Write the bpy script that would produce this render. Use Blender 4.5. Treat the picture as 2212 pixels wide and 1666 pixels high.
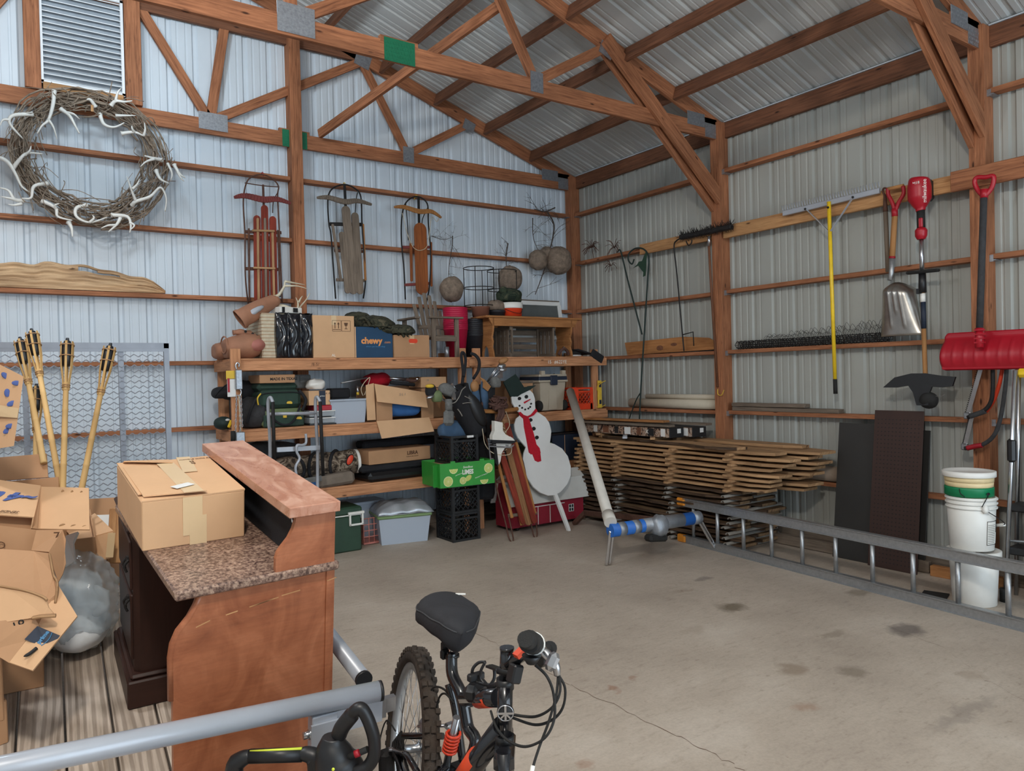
import bpy, math, random
from mathutils import Vector, Matrix
C = bpy.context.scene
for o in list(bpy.data.objects): bpy.data.objects.remove(o)
rng = random.Random(11)
PI = math.pi
V = Vector

# ------------------------------------------------------------------ camera, daylight, rear lamp, fill lights, exposure
cam = bpy.data.cameras.new('camera'); cam_o = bpy.data.objects.new('camera', cam); C.collection.objects.link(cam_o)
cam.sensor_fit = 'HORIZONTAL'; cam.sensor_width = 36.0; cam.lens = 36.0*1603.6/2212; cam.clip_start = .05
_r, _u, _f = V((.82154124,-.5696633,-.02353102)), V((.02698258,-.00237876,.99963307)), V((.56951025,.82187472,-.01341674))
cam_o.matrix_world = Matrix(((_r.x,_u.x,-_f.x,-6.1672),(_r.y,_u.y,-_f.y,-7.4215),(_r.z,_u.z,-_f.z,1.6302),(0,0,0,1)))
C.camera = cam_o
w = bpy.data.worlds.new('world'); C.world = w; w.use_nodes = True
bg = w.node_tree.nodes['Background']; bg.inputs[0].default_value = (.72,.87,1.0,1); bg.inputs[1].default_value = 4.4
def bulb(name, loc, power, col, r=.16):
    l = bpy.data.lights.new(name,'POINT'); l.energy=power; l.color=col; l.shadow_soft_size=r
    o = bpy.data.objects.new(name,l); o.location=loc; C.collection.objects.link(o)
bulb('lamp_rear', (-5.4,-1.7,4.6), 52, (.70,.88,1.0))
bulb('fill_middle', (-7.0,-3.6,4.4), 150, (.92,.96,1.0))  # unseen fill, added to brighten the trailer load and left side
bulb('fill_front', (-6.4,-7.3,4.3), 340, (1.0,.93,.84))  # unseen fill, added to lift the near floor and camera-facing sides
C.view_settings.view_transform = 'Standard'; C.view_settings.look = 'None'
C.view_settings.exposure = 0.0; C.view_settings.gamma = 1.0; C.view_settings.use_curve_mapping = False

# ------------------------------------------------------------------ materials
MATS = {}
def srgb(c):
    return tuple(((x/255)/12.92 if x/255<=.04045 else ((x/255+.055)/1.055)**2.4) for x in c)
def _new(name):
    m = bpy.data.materials.new(name); m.use_nodes = True
    return m, m.node_tree, m.node_tree.nodes['Principled BSDF']
def _setb(b, rough, metal, spec=.5, coat=0):
    b.inputs['Roughness'].default_value = rough; b.inputs['Metallic'].default_value = metal
    b.inputs['Specular IOR Level'].default_value = spec; b.inputs['Coat Weight'].default_value = coat
def _nd(nt, kind, **kw):
    n = nt.nodes.new(kind)
    for k, v in kw.items(): setattr(n, k, v)
    return n
def _ramp(nt, fac, stops):
    r = _nd(nt,'ShaderNodeValToRGB'); e = r.color_ramp.elements
    while len(e) < len(stops): e.new(.5)
    for i, (p, c) in enumerate(stops):
        e[i].position = p; e[i].color = (*c,1)
    nt.links.new(fac, r.inputs[0]); return r
def _noise(nt, vec, scale, detail=4, rough=.6, dist=0):
    n = _nd(nt,'ShaderNodeTexNoise'); n.inputs['Scale'].default_value = scale; n.inputs['Detail'].default_value = detail
    n.inputs['Roughness'].default_value = rough; n.inputs['Distortion'].default_value = dist
    if vec is not None: nt.links.new(vec, n.inputs['Vector'])
    return n
def _mapv(nt, src, scale):
    tc = _nd(nt,'ShaderNodeTexCoord'); mp = _nd(nt,'ShaderNodeMapping'); mp.inputs['Scale'].default_value = scale
    nt.links.new(tc.outputs[src], mp.inputs[0]); return mp.outputs[0]
def _mix(nt, a, b, fac, mode='MIX'):
    m = _nd(nt,'ShaderNodeMix', data_type='RGBA', blend_type=mode)
    for s, v in ((0,fac),(6,a),(7,b)):
        if hasattr(v,'is_linked'): nt.links.new(v, m.inputs[s])
        else: m.inputs[s].default_value = v if s==0 else (*v,1)
    return m.outputs[2]
def plain(name, col, rough=.6, metal=0, var=.12, scale=9, bump=0, spec=.5, coat=0):
    """one colour with faint blotches and optional fine relief; col is sRGB 0-255"""
    m, nt, b = _new(name); _setb(b, rough, metal, spec, coat); c = srgb(col)
    n = _noise(nt, _mapv(nt,'Object',(1,1,1)), scale, 5)
    r = _ramp(nt, n.outputs[0], [(.3,tuple(x*(1-var) for x in c)),(.7,tuple(min(1,x*(1+var)) for x in c))])
    nt.links.new(r.outputs[0], b.inputs['Base Color'])
    if bump:
        n2 = _noise(nt, _mapv(nt,'Object',(1,1,1)), scale*8, 3); bp = _nd(nt,'ShaderNodeBump'); bp.inputs['Strength'].default_value = bump
        bp.inputs['Distance'].default_value = .004
        nt.links.new(n2.outputs[0], bp.inputs['Height']); nt.links.new(bp.outputs[0], b.inputs['Normal'])
    MATS[name] = m; return m
def wood(name, light, dark, rough=.75, scale=1.0, knots=True, bump=.25, ring=0):
    """grain runs along U of the UV map"""
    m, nt, b = _new(name); _setb(b, rough, 0, .3); l, d = srgb(light), srgb(dark)
    v = _mapv(nt,'UV',(1.6*scale,26*scale,1)); n = _noise(nt, v, 2.2, 6, .65, .6)
    mid = tuple((x+y)/2 for x,y in zip(l,d))
    r = _ramp(nt, n.outputs[0], [(.28,d),(.45,mid),(.68,l)])
    v2 = _mapv(nt,'UV',(.9,2.5,1)); n2 = _noise(nt, v2, 1.7, 3)
    r2 = _ramp(nt, n2.outputs[0], [(.3,(.68,.66,.64)),(.7,(1.12,1.1,1.08))])
    col = _mix(nt, r.outputs[0], r2.outputs[0], 1.0, 'MULTIPLY')
    if knots:
        v3 = _mapv(nt,'UV',(2.2,7,1)); vo = _nd(nt,'ShaderNodeTexVoronoi'); vo.inputs['Scale'].default_value = 1.6
        nt.links.new(v3, vo.inputs['Vector'])
        r3 = _ramp(nt, vo.outputs['Distance'], [(.05,(1,1,1)),(.12,(0,0,0))])
        col = _mix(nt, col, tuple(x*.35 for x in d), r3.outputs[0])
    if ring:
        wv = _nd(nt,'ShaderNodeTexWave', wave_type='BANDS', bands_direction='Y'); wv.inputs['Scale'].default_value = ring
        wv.inputs['Distortion'].default_value = 9; wv.inputs['Detail'].default_value = 2; wv.inputs['Detail Scale'].default_value = .55
        nt.links.new(_mapv(nt,'UV',(.16,1,1)), wv.inputs['Vector'])
        rr = _ramp(nt, wv.outputs[0], [(.25,(.45,.42,.4)),(.6,(1,1,1))])
        col = _mix(nt, col, rr.outputs[0], .6, 'MULTIPLY')
    nt.links.new(col, b.inputs['Base Color'])
    if bump:
        bp = _nd(nt,'ShaderNodeBump'); bp.inputs['Strength'].default_value = bump; bp.inputs['Distance'].default_value = .003
        nt.links.new(n.outputs[0], bp.inputs['Height']); nt.links.new(bp.outputs[0], b.inputs['Normal'])
    MATS[name] = m; return m
M = MATS

# ------------------------------------------------------------------ mesh builder
class MB:
    def __init__(s): s.v=[]; s.f=[]; s.g=[]; s.sm=[]
    def add(s, vs, fs, grain=(1,0,0), smooth=False):
        k = len(s.v); s.v += [V(p) for p in vs]; g = V(grain)
        for f in fs: s.f.append([i+k for i in f]); s.g.append(g); s.sm.append(smooth)
        return s
    def box(s, c, size, rot=None, grain=None, bev=0):
        hx,hy,hz = (x/2 for x in size); rot = rot or Matrix.Identity(3); c = V(c)
        g = grain or [V((1,0,0)),V((0,1,0)),V((0,0,1))][max(range(3),key=lambda i:size[i])]
        g = rot@V(g)
        if not bev:
            vs=[c+rot@V((x*hx,y*hy,z*hz)) for x in(-1,1) for y in(-1,1) for z in(-1,1)]
            return s.add(vs,[(0,1,3,2),(4,6,7,5),(0,4,5,1),(2,3,7,6),(0,2,6,4),(1,5,7,3)],g)
        b=min(bev,hx*.9,hy*.9,hz*.9); vs=[]; idx={}
        for x in(-1,1):
            for y in(-1,1):
                for z in(-1,1):
                    for a in range(3):
                        q=[x*(hx-b),y*(hy-b),z*(hz-b)]; q[a]=(x*hx,y*hy,z*hz)[a]
                        idx[(x,y,z,a)]=len(vs); vs.append(c+rot@V(q))
        fs=[]
        for a in range(3):
            o=[i for i in range(3) if i!=a]
            for sg in(-1,1):
                q=[]
                for (p,r) in((-1,-1),(1,-1),(1,1),(-1,1)):
                    k=[0,0,0]; k[a]=sg; k[o[0]]=p; k[o[1]]=r; q.append(idx[(*k,a)])
                fs.append(q)
        for a in range(3):
            o=[i for i in range(3) if i!=a]
            for p in(-1,1):
                for r in(-1,1):
                    k0=[0,0,0];k1=[0,0,0]; k0[a]=-1;k1[a]=1
                    for k in(k0,k1): k[o[0]]=p;k[o[1]]=r
                    fs.append((idx[(*k0,o[0])],idx[(*k1,o[0])],idx[(*k1,o[1])],idx[(*k0,o[1])]))
        for x in(-1,1):
            for y in(-1,1):
                for z in(-1,1): fs.append(tuple(idx[(x,y,z,a)] for a in range(3)))
        return s.add(vs,fs,g)
    def beam(s, p0, p1, w, h, up=(0,0,1), bev=0):
        """box from p0 to p1; h measured along up, w across"""
        p0,p1=V(p0),V(p1); x=(p1-p0); L=x.length; x.normalize(); up=V(up)
        y=up.cross(x)
        if y.length<1e-4: y=V((0,1,0)).cross(x)
        y.normalize(); z=x.cross(y)
        rot=Matrix((x,y,z)).transposed()
        return s.box((p0+p1)/2,(L,w,h),rot,(1,0,0),bev)
    def tube(s, pts, r, seg=8, cap=True, closed=False, smooth=True):
        pts=[V(p) for p in pts]; n=len(pts); rs=r if isinstance(r,(list,tuple)) else [r]*n
        k=len(s.v); prev=None; vs=[]; T=[]
        for i in range(n):
            a=pts[(i-1)%n] if (closed or i>0) else pts[i]; b=pts[(i+1)%n] if (closed or i<n-1) else pts[i]
            t=(b-a); t=t.normalized() if t.length>1e-9 else V((0,0,1)); T.append(t)
            if prev is None:
                u=t.orthogonal().normalized()
            else:
                u=prev-t*prev.dot(t); u=u.normalized() if u.length>1e-6 else t.orthogonal().normalized()
            prev=u; w_=t.cross(u)
            for j in range(seg):
                a_=2*PI*j/seg; vs.append(pts[i]+(u*math.cos(a_)+w_*math.sin(a_))*rs[i])
        fs=[]
        for i in range(n if closed else n-1):
            i2=(i+1)%n
            for j in range(seg):
                j2=(j+1)%seg; fs.append((i*seg+j,i*seg+j2,i2*seg+j2,i2*seg+j))
        g=(pts[-1]-pts[0]); g=g.normalized() if g.length>1e-6 else V((1,0,0))
        s.add(vs,fs,g,smooth)
        if cap and not closed:
            s.f.append([k+j for j in reversed(range(seg))]); s.g.append(g); s.sm.append(False)
            s.f.append([k+(n-1)*seg+j for j in range(seg)]); s.g.append(g); s.sm.append(False)
        return s
    def lathe(s, prof, M4=None, seg=24, smooth=True, cap=True):
        """profile (r,z) turned about local z"""
        M4=M4 or Matrix.Identity(4); vs=[];fs=[]; n=len(prof)
        for r,z in prof:
            for j in range(seg):
                a=2*PI*j/seg; vs.append(M4@V((r*math.cos(a),r*math.sin(a),z)))
        for i in range(n-1):
            for j in range(seg):
                j2=(j+1)%seg; fs.append((i*seg+j,i*seg+j2,(i+1)*seg+j2,(i+1)*seg+j))
        g=M4.to_3x3()@V((0,0,1)); s.add(vs,fs,g,smooth); k=len(s.v)-n*seg
        if not cap: return s
        if prof[0][0]>1e-4: s.f.append([k+j for j in reversed(range(seg))]); s.g.append(V((1,0,0))); s.sm.append(False)
        if prof[-1][0]>1e-4: s.f.append([k+(n-1)*seg+j for j in range(seg)]); s.g.append(V((1,0,0))); s.sm.append(False)
        return s
    def prism(s, poly, t, M4=None, grain=(1,0,0)):
        """polygon in local xy extruded from z=0 to z=t"""
        M4=M4 or Matrix.Identity(4); n=len(poly); vs=[M4@V((x,y,0)) for x,y in poly]+[M4@V((x,y,t)) for x,y in poly]
        fs=[tuple(reversed(range(n))),tuple(range(n,2*n))]+[(i,(i+1)%n,n+(i+1)%n,n+i) for i in range(n)]
        return s.add(vs,fs,M4.to_3x3()@V(grain))
    def surf(s, fn, nu, nv, cu=False, cv=False, smooth=True, grain=(1,0,0)):
        vs=[V(fn(i/(nu if cu else nu-1) if nu>1 else 0, j/(nv if cv else nv-1))) for i in range(nu) for j in range(nv)]
        fs=[]
        for i in range(nu if cu else nu-1):
            for j in range(nv if cv else nv-1):
                a,b=(i+1)%nu,(j+1)%nv; fs.append((i*nv+j,a*nv+j,a*nv+b,i*nv+b))
        return s.add(vs,fs,grain,smooth)
    def ell(s, c, r, rot=None, nu=16, nv=10, wob=0, seed=0, fn=None):
        rot=rot or Matrix.Identity(3); c=V(c); rr=random.Random(seed); ph=[rr.uniform(0,6.3) for _ in range(6)]
        vs=[];fs=[]
        for j in range(nv+1):
            th=PI*j/nv
            for i in range(nu):
                a=2*PI*i/nu; d=V((math.sin(th)*math.cos(a),math.sin(th)*math.sin(a),math.cos(th)))
                k=1+wob*(math.sin(3*a+ph[0]+2*th)*.4+math.sin(5*th+ph[1]+2*a)*.35+math.sin(7*a+ph[2]-3*th)*.25) if 0<j<nv else 1
                q=V((d.x*r[0],d.y*r[1],d.z*r[2]))*k
                if fn: q=fn(q)
                vs.append(c+rot@q)
        for j in range(nv):
            for i in range(nu):
                i2=(i+1)%nu; fs.append((j*nu+i,(j+1)*nu+i,(j+1)*nu+i2,j*nu+i2))
        return s.add(vs,fs,rot@V((1,0,0)),True)
    def merge(s, o, M4=None):
        k=len(s.v); s.v += [M4@p if M4 else p.copy() for p in o.v]
        for f,g,sm in zip(o.f,o.g,o.sm):
            s.f.append([i+k for i in f]); s.g.append((M4.to_3x3()@g) if M4 else g); s.sm.append(sm)
        return s

ORG = {}
def origin(o): return ORG.get(o.name, V((0,0,0))) if o else V((0,0,0))
def mesh_from(mb, name, mats, org=V((0,0,0)), M4=None):
    me = bpy.data.meshes.new(name)
    vs=[(M4@p if M4 else p)-org for p in mb.v]
    me.from_pydata([tuple(p) for p in vs],[],mb.f); me.validate(clean_customdata=False)
    if len(me.polygons)==len(mb.f):
        uv=me.uv_layers.new(name='UVMap'); data=[0.0]*(2*len(me.loops)); ou,ov=rng.uniform(0,40),rng.uniform(0,40)
        R3=M4.to_3x3() if M4 else None
        for p,g,sm in zip(me.polygons,mb.g,mb.sm):
            g=R3@g if R3 else g; n=p.normal; t=g-n*g.dot(n)
            if t.length<.15: t=n.orthogonal()
            t.normalize(); b=n.cross(t); p.use_smooth=sm
            for li in p.loop_indices:
                q=vs[me.loops[li].vertex_index]; data[2*li]=q.dot(t)+ou; data[2*li+1]=q.dot(b)+ov
        uv.data.foreach_set('uv',data)
    for m in (mats if isinstance(mats,(list,tuple)) else [mats]): me.materials.append(M[m] if isinstance(m,str) else m)
    me.update(); return me
def link(o, parent=None):
    C.collection.objects.link(o)
    if parent: o.parent=parent
    return o
def part(name, mb, mat, parent=None, M4=None, label=None, solid=0, stuff=False):
    org=origin(parent); o=bpy.data.objects.new(name, mesh_from(mb,name,mat,org,M4)); link(o,parent); ORG[o.name]=org
    if label: o['label']=label
    if solid:
        md=o.modifiers.new('solid','SOLIDIFY'); md.thickness=solid; md.offset=0
    if stuff: o['kind']='stuff'
    return o
def tag(o, label=None, cat=None, group=None, kind=None):
    for k,v in (('label',label),('category',cat),('group',group),('kind',kind)):
        if v: o[k]=v
    return o
def thing(name, label, cat, loc=(0,0,0), group=None):
    o=bpy.data.objects.new(name,None); o.empty_display_size=.05; o.location=loc; link(o); ORG[o.name]=V(loc)
    return tag(o,label,cat,group)
def solo(name, mb, mat, label, cat, loc=None, group=None, M4=None, solid=0):
    """a thing that is one mesh, with its origin at loc"""
    org=V(loc) if loc else V((0,0,0)); o=bpy.data.objects.new(name, mesh_from(mb,name,mat,org,M4)); o.location=org; link(o)
    ORG[o.name]=org
    if solid:
        md=o.modifiers.new('solid','SOLIDIFY'); md.thickness=solid; md.offset=0
    return tag(o,label,cat,group)
def struct(name, mb, mat, parent=None):
    o=part(name,mb,mat,parent); o['kind']='structure'; return o
def dup(o, parent, offset=(0,0,0)):
    c=o.copy(); link(c,parent); c.location=o.location+V(offset); ORG[c.name]=origin(o); return c
def frame(o, x, y=None, z=None):
    """4x4 from origin and two of the axes"""
    x=V(x).normalized()
    if z is not None:
        z=V(z).normalized(); y=z.cross(x).normalized(); x=y.cross(z)
    else:
        y=V(y).normalized(); z=x.cross(y).normalized(); y=z.cross(x)
    return Matrix(((x.x,y.x,z.x,o[0]),(x.y,y.y,z.y,o[1]),(x.z,y.z,z.z,o[2]),(0,0,0,1)))
def T(x,y,z): return Matrix.Translation((x,y,z))
def RZ(a): return Matrix.Rotation(a,4,'Z')
def RX(a): return Matrix.Rotation(a,4,'X')
def RY(a): return Matrix.Rotation(a,4,'Y')
def arc(c, r, a0, a1, n, e1, e2):
    c,e1,e2=V(c),V(e1),V(e2)
    return [c+(e1*math.cos(a0+(a1-a0)*i/n)+e2*math.sin(a0+(a1-a0)*i/n))*r for i in range(n+1)]
def lerp(a,b,t): return V(a)+(V(b)-V(a))*t
def spline(pts, n=6):
    """Catmull-Rom through pts"""
    P=[V(p) for p in pts]; out=[]
    for i in range(len(P)-1):
        p0=P[max(i-1,0)];p1=P[i];p2=P[i+1];p3=P[min(i+2,len(P)-1)]
        for k in range(n):
            t=k/n; out.append(.5*((2*p1)+(-p0+p2)*t+(2*p0-5*p1+4*p2-p3)*t*t+(-p0+3*p1-3*p2+p3)*t**3))
    out.append(P[-1]); return out
def text(s, size, mat, parent, M4, name='lettering', ext=.0006, align='CENTER', xs=1.0, shear=0, bold=0):
    cu=bpy.data.curves.new('t','FONT'); cu.body=s; cu.size=size; cu.align_x=align; cu.align_y='CENTER'; cu.extrude=ext; cu.shear=shear; cu.resolution_u=2
    cu.offset=bold
    o=bpy.data.objects.new('t',cu); C.collection.objects.link(o)
    me=bpy.data.meshes.new_from_object(o.evaluated_get(bpy.context.evaluated_depsgraph_get())); bpy.data.objects.remove(o); bpy.data.curves.remove(cu)
    org=origin(parent); X=Matrix.Translation(-org)@M4@Matrix.Diagonal((xs,1,1,1)); me.transform(X)
    me.materials.clear(); me.materials.append(M[mat]); me.name=name
    t=bpy.data.objects.new(name,me); link(t,parent); ORG[t.name]=org; return t
# palette
wood('stud',(184,124,88),(112,68,46)); wood('stud_dark',(136,92,68),(84,54,40)); wood('stud_new',(204,158,110),(150,104,66))
wood('shelf_wood',(218,160,118),(158,106,74)); wood('sawn',(190,152,112),(132,98,68),scale=.8); wood('sawn_dark',(150,122,92),(96,74,54),scale=.8); wood('bark',(96,74,56),(40,30,24),knots=False,bump=.8,scale=.6)
wood('grey_wood',(136,122,108),(84,74,66),scale=.9,knots=False); wood('driftwood',(226,192,152),(158,124,92),scale=.5,bump=.8)
wood('sled_red',(150,62,44),(96,36,28),knots=False); wood('sled_grey',(140,126,112),(92,82,74),knots=False); wood('sled_worn',(156,116,78),(100,62,44),knots=False); wood('sled_tan',(190,134,78),(130,82,44),knots=False)
wood('sled_brown',(158,92,48),(112,60,32),knots=False,rough=.45)
wood('pine',(190,134,84),(140,90,52)); wood('plank',(226,212,198),(164,148,132),rough=.85,scale=.5,knots=False,bump=.6,ring=11)
wood('cabinet_dark',(66,42,36),(44,28,24),rough=.42,scale=.3,knots=False,bump=0)
wood('bamboo',(226,192,136),(188,148,90),scale=.4,knots=False); wood('handle_wood',(200,150,98),(156,106,62),scale=.5,knots=False)
plain('white_metal',(202,212,221),.42,var=.03,scale=2.2,spec=.4); plain('side_metal_shaded',(164,165,159),.42,var=.03,scale=2.2,spec=.4); plain('roof_metal',(190,194,194),.36,var=.04,scale=2,spec=.5)  # right-wall sheet: same metal, with its dimmer light put into the colour
plain('galv',(160,164,170),.42,.75,var=.2,scale=60); plain('plate_green',(22,112,78),.55,.2,var=.15,scale=60)
plain('cardboard',(210,168,128),.85,var=.05,scale=5); plain('cardboard_dark',(180,138,102),.88,var=.07,scale=5); plain('cardboard_edge',(160,118,80),.9)
plain('tape',(218,188,146),.35,var=.04); plain('white_paint',(222,222,220),.6,var=.03,scale=6); plain('white_plastic',(232,230,224),.4,var=.03)
plain('cream_plastic',(226,204,158),.45); plain('green_plastic',(12,124,78),.42); plain('black_plastic',(28,28,30),.42,var=.1); plain('black_rubber',(30,29,28),.8,var=.15,scale=30,bump=.3)
plain('black_cloth',(30,30,34),.9,var=.2,scale=20,bump=.4); plain('charcoal_cloth',(58,58,60),.92,var=.2,scale=25,bump=.5); plain('grey_cloth',(110,110,108),.95,var=.2,scale=40,bump=.6)
plain('grey_paint',(168,172,180),.35,.15,var=.04,spec=.6,coat=.3); plain('steel',(190,192,196),.28,.95,var=.08,scale=30); plain('chrome',(220,222,226),.1,1,var=.02)
plain('alu',(172,174,176),.42,.8,var=.12,scale=40); plain('alu_scoop',(178,174,168),.3,.9,var=.22,scale=7); plain('iron',(44,42,42),.65,.5,var=.25,scale=30); plain('rust',(92,62,50),.8,.2,var=.3,scale=25)
plain('pink_plastic',(206,130,118),.5); plain('red_plastic',(170,20,38),.38,var=.06); plain('red_paint',(160,18,34),.5,var=.1); plain('red_cloth',(188,16,40),.95,var=.15,scale=60,bump=.7); plain('magenta_plastic',(184,26,66),.42,var=.06)
plain('yellow_plastic',(236,196,40),.42); plain('orange_plastic',(224,140,40),.45); plain('red_orange',(222,66,32),.45)
plain('green_black',(26,44,40),.7,var=.15); plain('dark_green',(38,66,48),.5,var=.1); plain('green_cloth',(44,66,56),.85,var=.15,scale=20,bump=.3); plain('olive',(104,118,80),.7,var=.1); plain('navy',(30,40,58),.6)
plain('blue_box',(28,66,98),.7,var=.06); plain('blue_plastic',(36,104,190),.5); plain('blue_cloth',(52,100,158),.85,var=.15); plain('denim',(66,92,120),.85,var=.15)
plain('orange_ink',(226,150,84),.6); plain('brown_ink',(92,62,40),.7); plain('black_ink',(24,24,26),.7); plain('white_ink',(236,234,226),.6); plain('blue_ink',(70,90,150),.7); plain('prime_ink',(70,128,170),.6); plain('grey_ink',(140,134,126),.7)
plain('lime_green',(52,150,58),.5,var=.06); plain('lime_flesh',(196,206,110),.55,var=.1); plain('lime_rind',(226,226,168),.55)
plain('tan_canvas',(122,110,98),.92,var=.1,scale=15,bump=.3); plain('tape_silver',(150,154,160),.34,.5,var=.12,scale=20,bump=.5); plain('tarp_silver',(176,180,186),.32,.45,var=.1,scale=12,bump=.4)
plain('antler',(206,196,172),.5,var=.12,scale=14); plain('antler_pale',(222,220,214),.45,var=.08,scale=10); plain('red_worn',(118,50,46),.7,var=.15); plain('twig',(138,122,106),.85,var=.35,scale=20,bump=.4); plain('twig_dark',(74,64,58),.85,var=.3,scale=20)
plain('deer_foam',(160,112,86),.75,var=.16,scale=7,bump=.2); plain('deer_pink',(172,108,96),.7,var=.1,scale=9); plain('foam_layer',(196,184,160),.9,var=.12,scale=25); plain('black_wrap',(22,24,30),.16,var=.2,scale=4,coat=.6)
plain('nest',(128,112,98),.95,var=.35,scale=26,bump=.9); plain('terracotta',(120,74,56),.8); plain('pot_black',(34,36,42),.5); plain('glass_grey',(92,96,96),.25,var=.15,scale=3)
plain('pvc',(206,200,190),.45,var=.06,scale=8); plain('barn_red',(138,24,44),.6,var=.08); plain('barn_roof',(204,202,196),.6,var=.05); plain('paper_roll',(196,184,164),.75,var=.07); plain('carpet_roll',(150,132,116),.9,var=.08,scale=20,bump=.4)
plain('panel_black',(46,44,42),.5,var=.14,scale=3); plain('panel_brown',(58,38,32),.7,var=.12,scale=5); plain('tan_plastic',(176,164,146),.55,var=.05); plain('crate_black',(30,31,33),.5,var=.12)
plain('tote_green_lid',(120,146,96),.5); plain('sock_yellow',(222,184,60),.6); plain('leather_tan',(168,120,76),.6,var=.1); plain('leather_brown',(84,56,48),.85,var=.25,scale=18,bump=.5); plain('skate_white',(226,222,214),.45,var=.05)
plain('seat_cloth',(34,34,38),.8,var=.15,scale=12,bump=.2); plain('tyre',(64,54,46),.9,var=.3,scale=30,bump=.5); plain('rim',(206,208,210),.3,.7); plain('frame_black',(26,26,30),.22,.2,var=.1,coat=.8); plain('decal_orange',(212,72,36),.4); plain('spring_red',(214,64,36),.4)
plain('rope',(200,186,160),.9,var=.15,scale=40); plain('vent_white',(226,230,234),.45,var=.03); plain('vent_back',(150,158,166),.6); plain('fluoro_yellow',(206,216,60),.5)
plain('lamp_body',(230,230,230),.5)
def clear(name, col, rough, alpha, trans):
    m,nt,b=_new(name); _setb(b,rough,0,.5); b.inputs['Base Color'].default_value=(*srgb(col),1)
    b.inputs['Transmission Weight'].default_value=trans; b.inputs['Alpha'].default_value=alpha; b.inputs['IOR'].default_value=1.25; MATS[name]=m
plain('gate_steel',(128,132,140),.4,.3,var=.1); plain('bag_linen',(232,238,242),.8,var=.1,scale=12)
clear('tote_clear',(196,206,220),.4,.72,0);  clear('drawer_clear',(190,198,204),.3,.6,0)
def emis(name,col,s):
    m,nt,b=_new(name); b.inputs['Emission Color'].default_value=(*srgb(col),1); b.inputs['Emission Strength'].default_value=s; MATS[name]=m
emis('lamp_glow',(240,246,255),3.0)
def camo(name, cols, scale=9):
    m,nt,b=_new(name); _setb(b,.9,0,.3); n=_noise(nt,_mapv(nt,'Object',(1,1,1)),scale,3,.6,.8)
    r=_ramp(nt,n.outputs[0],[(.36,srgb(cols[0])),(.44,srgb(cols[1])),(.54,srgb(cols[2])),(.62,srgb(cols[3]))]); r.color_ramp.interpolation='CONSTANT'
    nt.links.new(r.outputs[0],b.inputs['Base Color']); MATS[name]=m
camo('camo_brown',((52,44,38),(104,90,76),(150,136,120),(70,58,48)),14); camo('camo_dark',((38,40,32),(70,68,54),(52,54,42),(96,88,70)),12); camo('camo_green',((34,44,36),(56,66,50),(44,54,44),(78,80,62)),14)
camo('print_brown',((48,38,34),(150,120,100),(176,156,140),(90,66,54)),26)
def granite():
    m,nt,b=_new('granite'); _setb(b,.28,0,.5); v=_mapv(nt,'Object',(1,1,1)); n=_noise(nt,v,85,3,.7); n2=_noise(nt,v,18,3)
    r=_ramp(nt,n.outputs[0],[(.36,srgb((74,54,48))),(.5,srgb((136,108,94))),(.62,srgb((176,148,128)))]); r2=_ramp(nt,n2.outputs[0],[(.3,(.75,.75,.75)),(.7,(1.1,1.1,1.1))])
    nt.links.new(_mix(nt,r.outputs[0],r2.outputs[0],1.0,'MULTIPLY'),b.inputs['Base Color']); MATS['granite']=m
granite()
def maple():
    m,nt,b=_new('desk_maple'); _setb(b,.36,0,.5); n=_noise(nt,_mapv(nt,'Object',(3,3,1.6)),2.2,5,.6,1.5); n2=_noise(nt,_mapv(nt,'Object',(6,6,60)),2,3,.6)
    r=_ramp(nt,n.outputs[0],[(.3,srgb((140,80,52))),(.5,srgb((160,96,64))),(.7,srgb((178,112,78)))]); r2=_ramp(nt,n2.outputs[0],[(.3,(.86,.85,.84)),(.7,(1.08,1.07,1.06))])
    nt.links.new(_mix(nt,r.outputs[0],r2.outputs[0],.8,'MULTIPLY'),b.inputs['Base Color']); MATS['desk_maple']=m
maple()
def film():
    m=bpy.data.materials.new('bag_film'); m.use_nodes=True; nt=m.node_tree; out=nt.nodes['Material Output']; nt.nodes.remove(nt.nodes['Principled BSDF'])
    tr=_nd(nt,'ShaderNodeBsdfTransparent'); df=_nd(nt,'ShaderNodeBsdfTranslucent'); d2=_nd(nt,'ShaderNodeBsdfDiffuse'); gl=_nd(nt,'ShaderNodeBsdfGlossy'); gl.inputs['Roughness'].default_value=.16
    tr.inputs[0].default_value=(.93,.97,1,1); df.inputs[0].default_value=(.86,.92,.95,1); d2.inputs[0].default_value=(.82,.88,.92,1)
    sc_=_nd(nt,'ShaderNodeMath',operation='MULTIPLY'); sc_.inputs[1].default_value=.35
    a=_nd(nt,'ShaderNodeMixShader'); b_=_nd(nt,'ShaderNodeMixShader'); c=_nd(nt,'ShaderNodeMixShader'); fr=_nd(nt,'ShaderNodeLayerWeight'); fr.inputs[0].default_value=.35
    a.inputs[0].default_value=.5; nt.links.new(df.outputs[0],a.inputs[1]); nt.links.new(d2.outputs[0],a.inputs[2]); b_.inputs[0].default_value=.34; nt.links.new(tr.outputs[0],b_.inputs[1]); nt.links.new(a.outputs[0],b_.inputs[2])
    nt.links.new(fr.outputs[1],sc_.inputs[0]); nt.links.new(sc_.outputs[0],c.inputs[0]); nt.links.new(b_.outputs[0],c.inputs[1]); nt.links.new(gl.outputs[0],c.inputs[2]); nt.links.new(c.outputs[0],out.inputs[0]); MATS['bag_film']=m
film()
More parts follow.
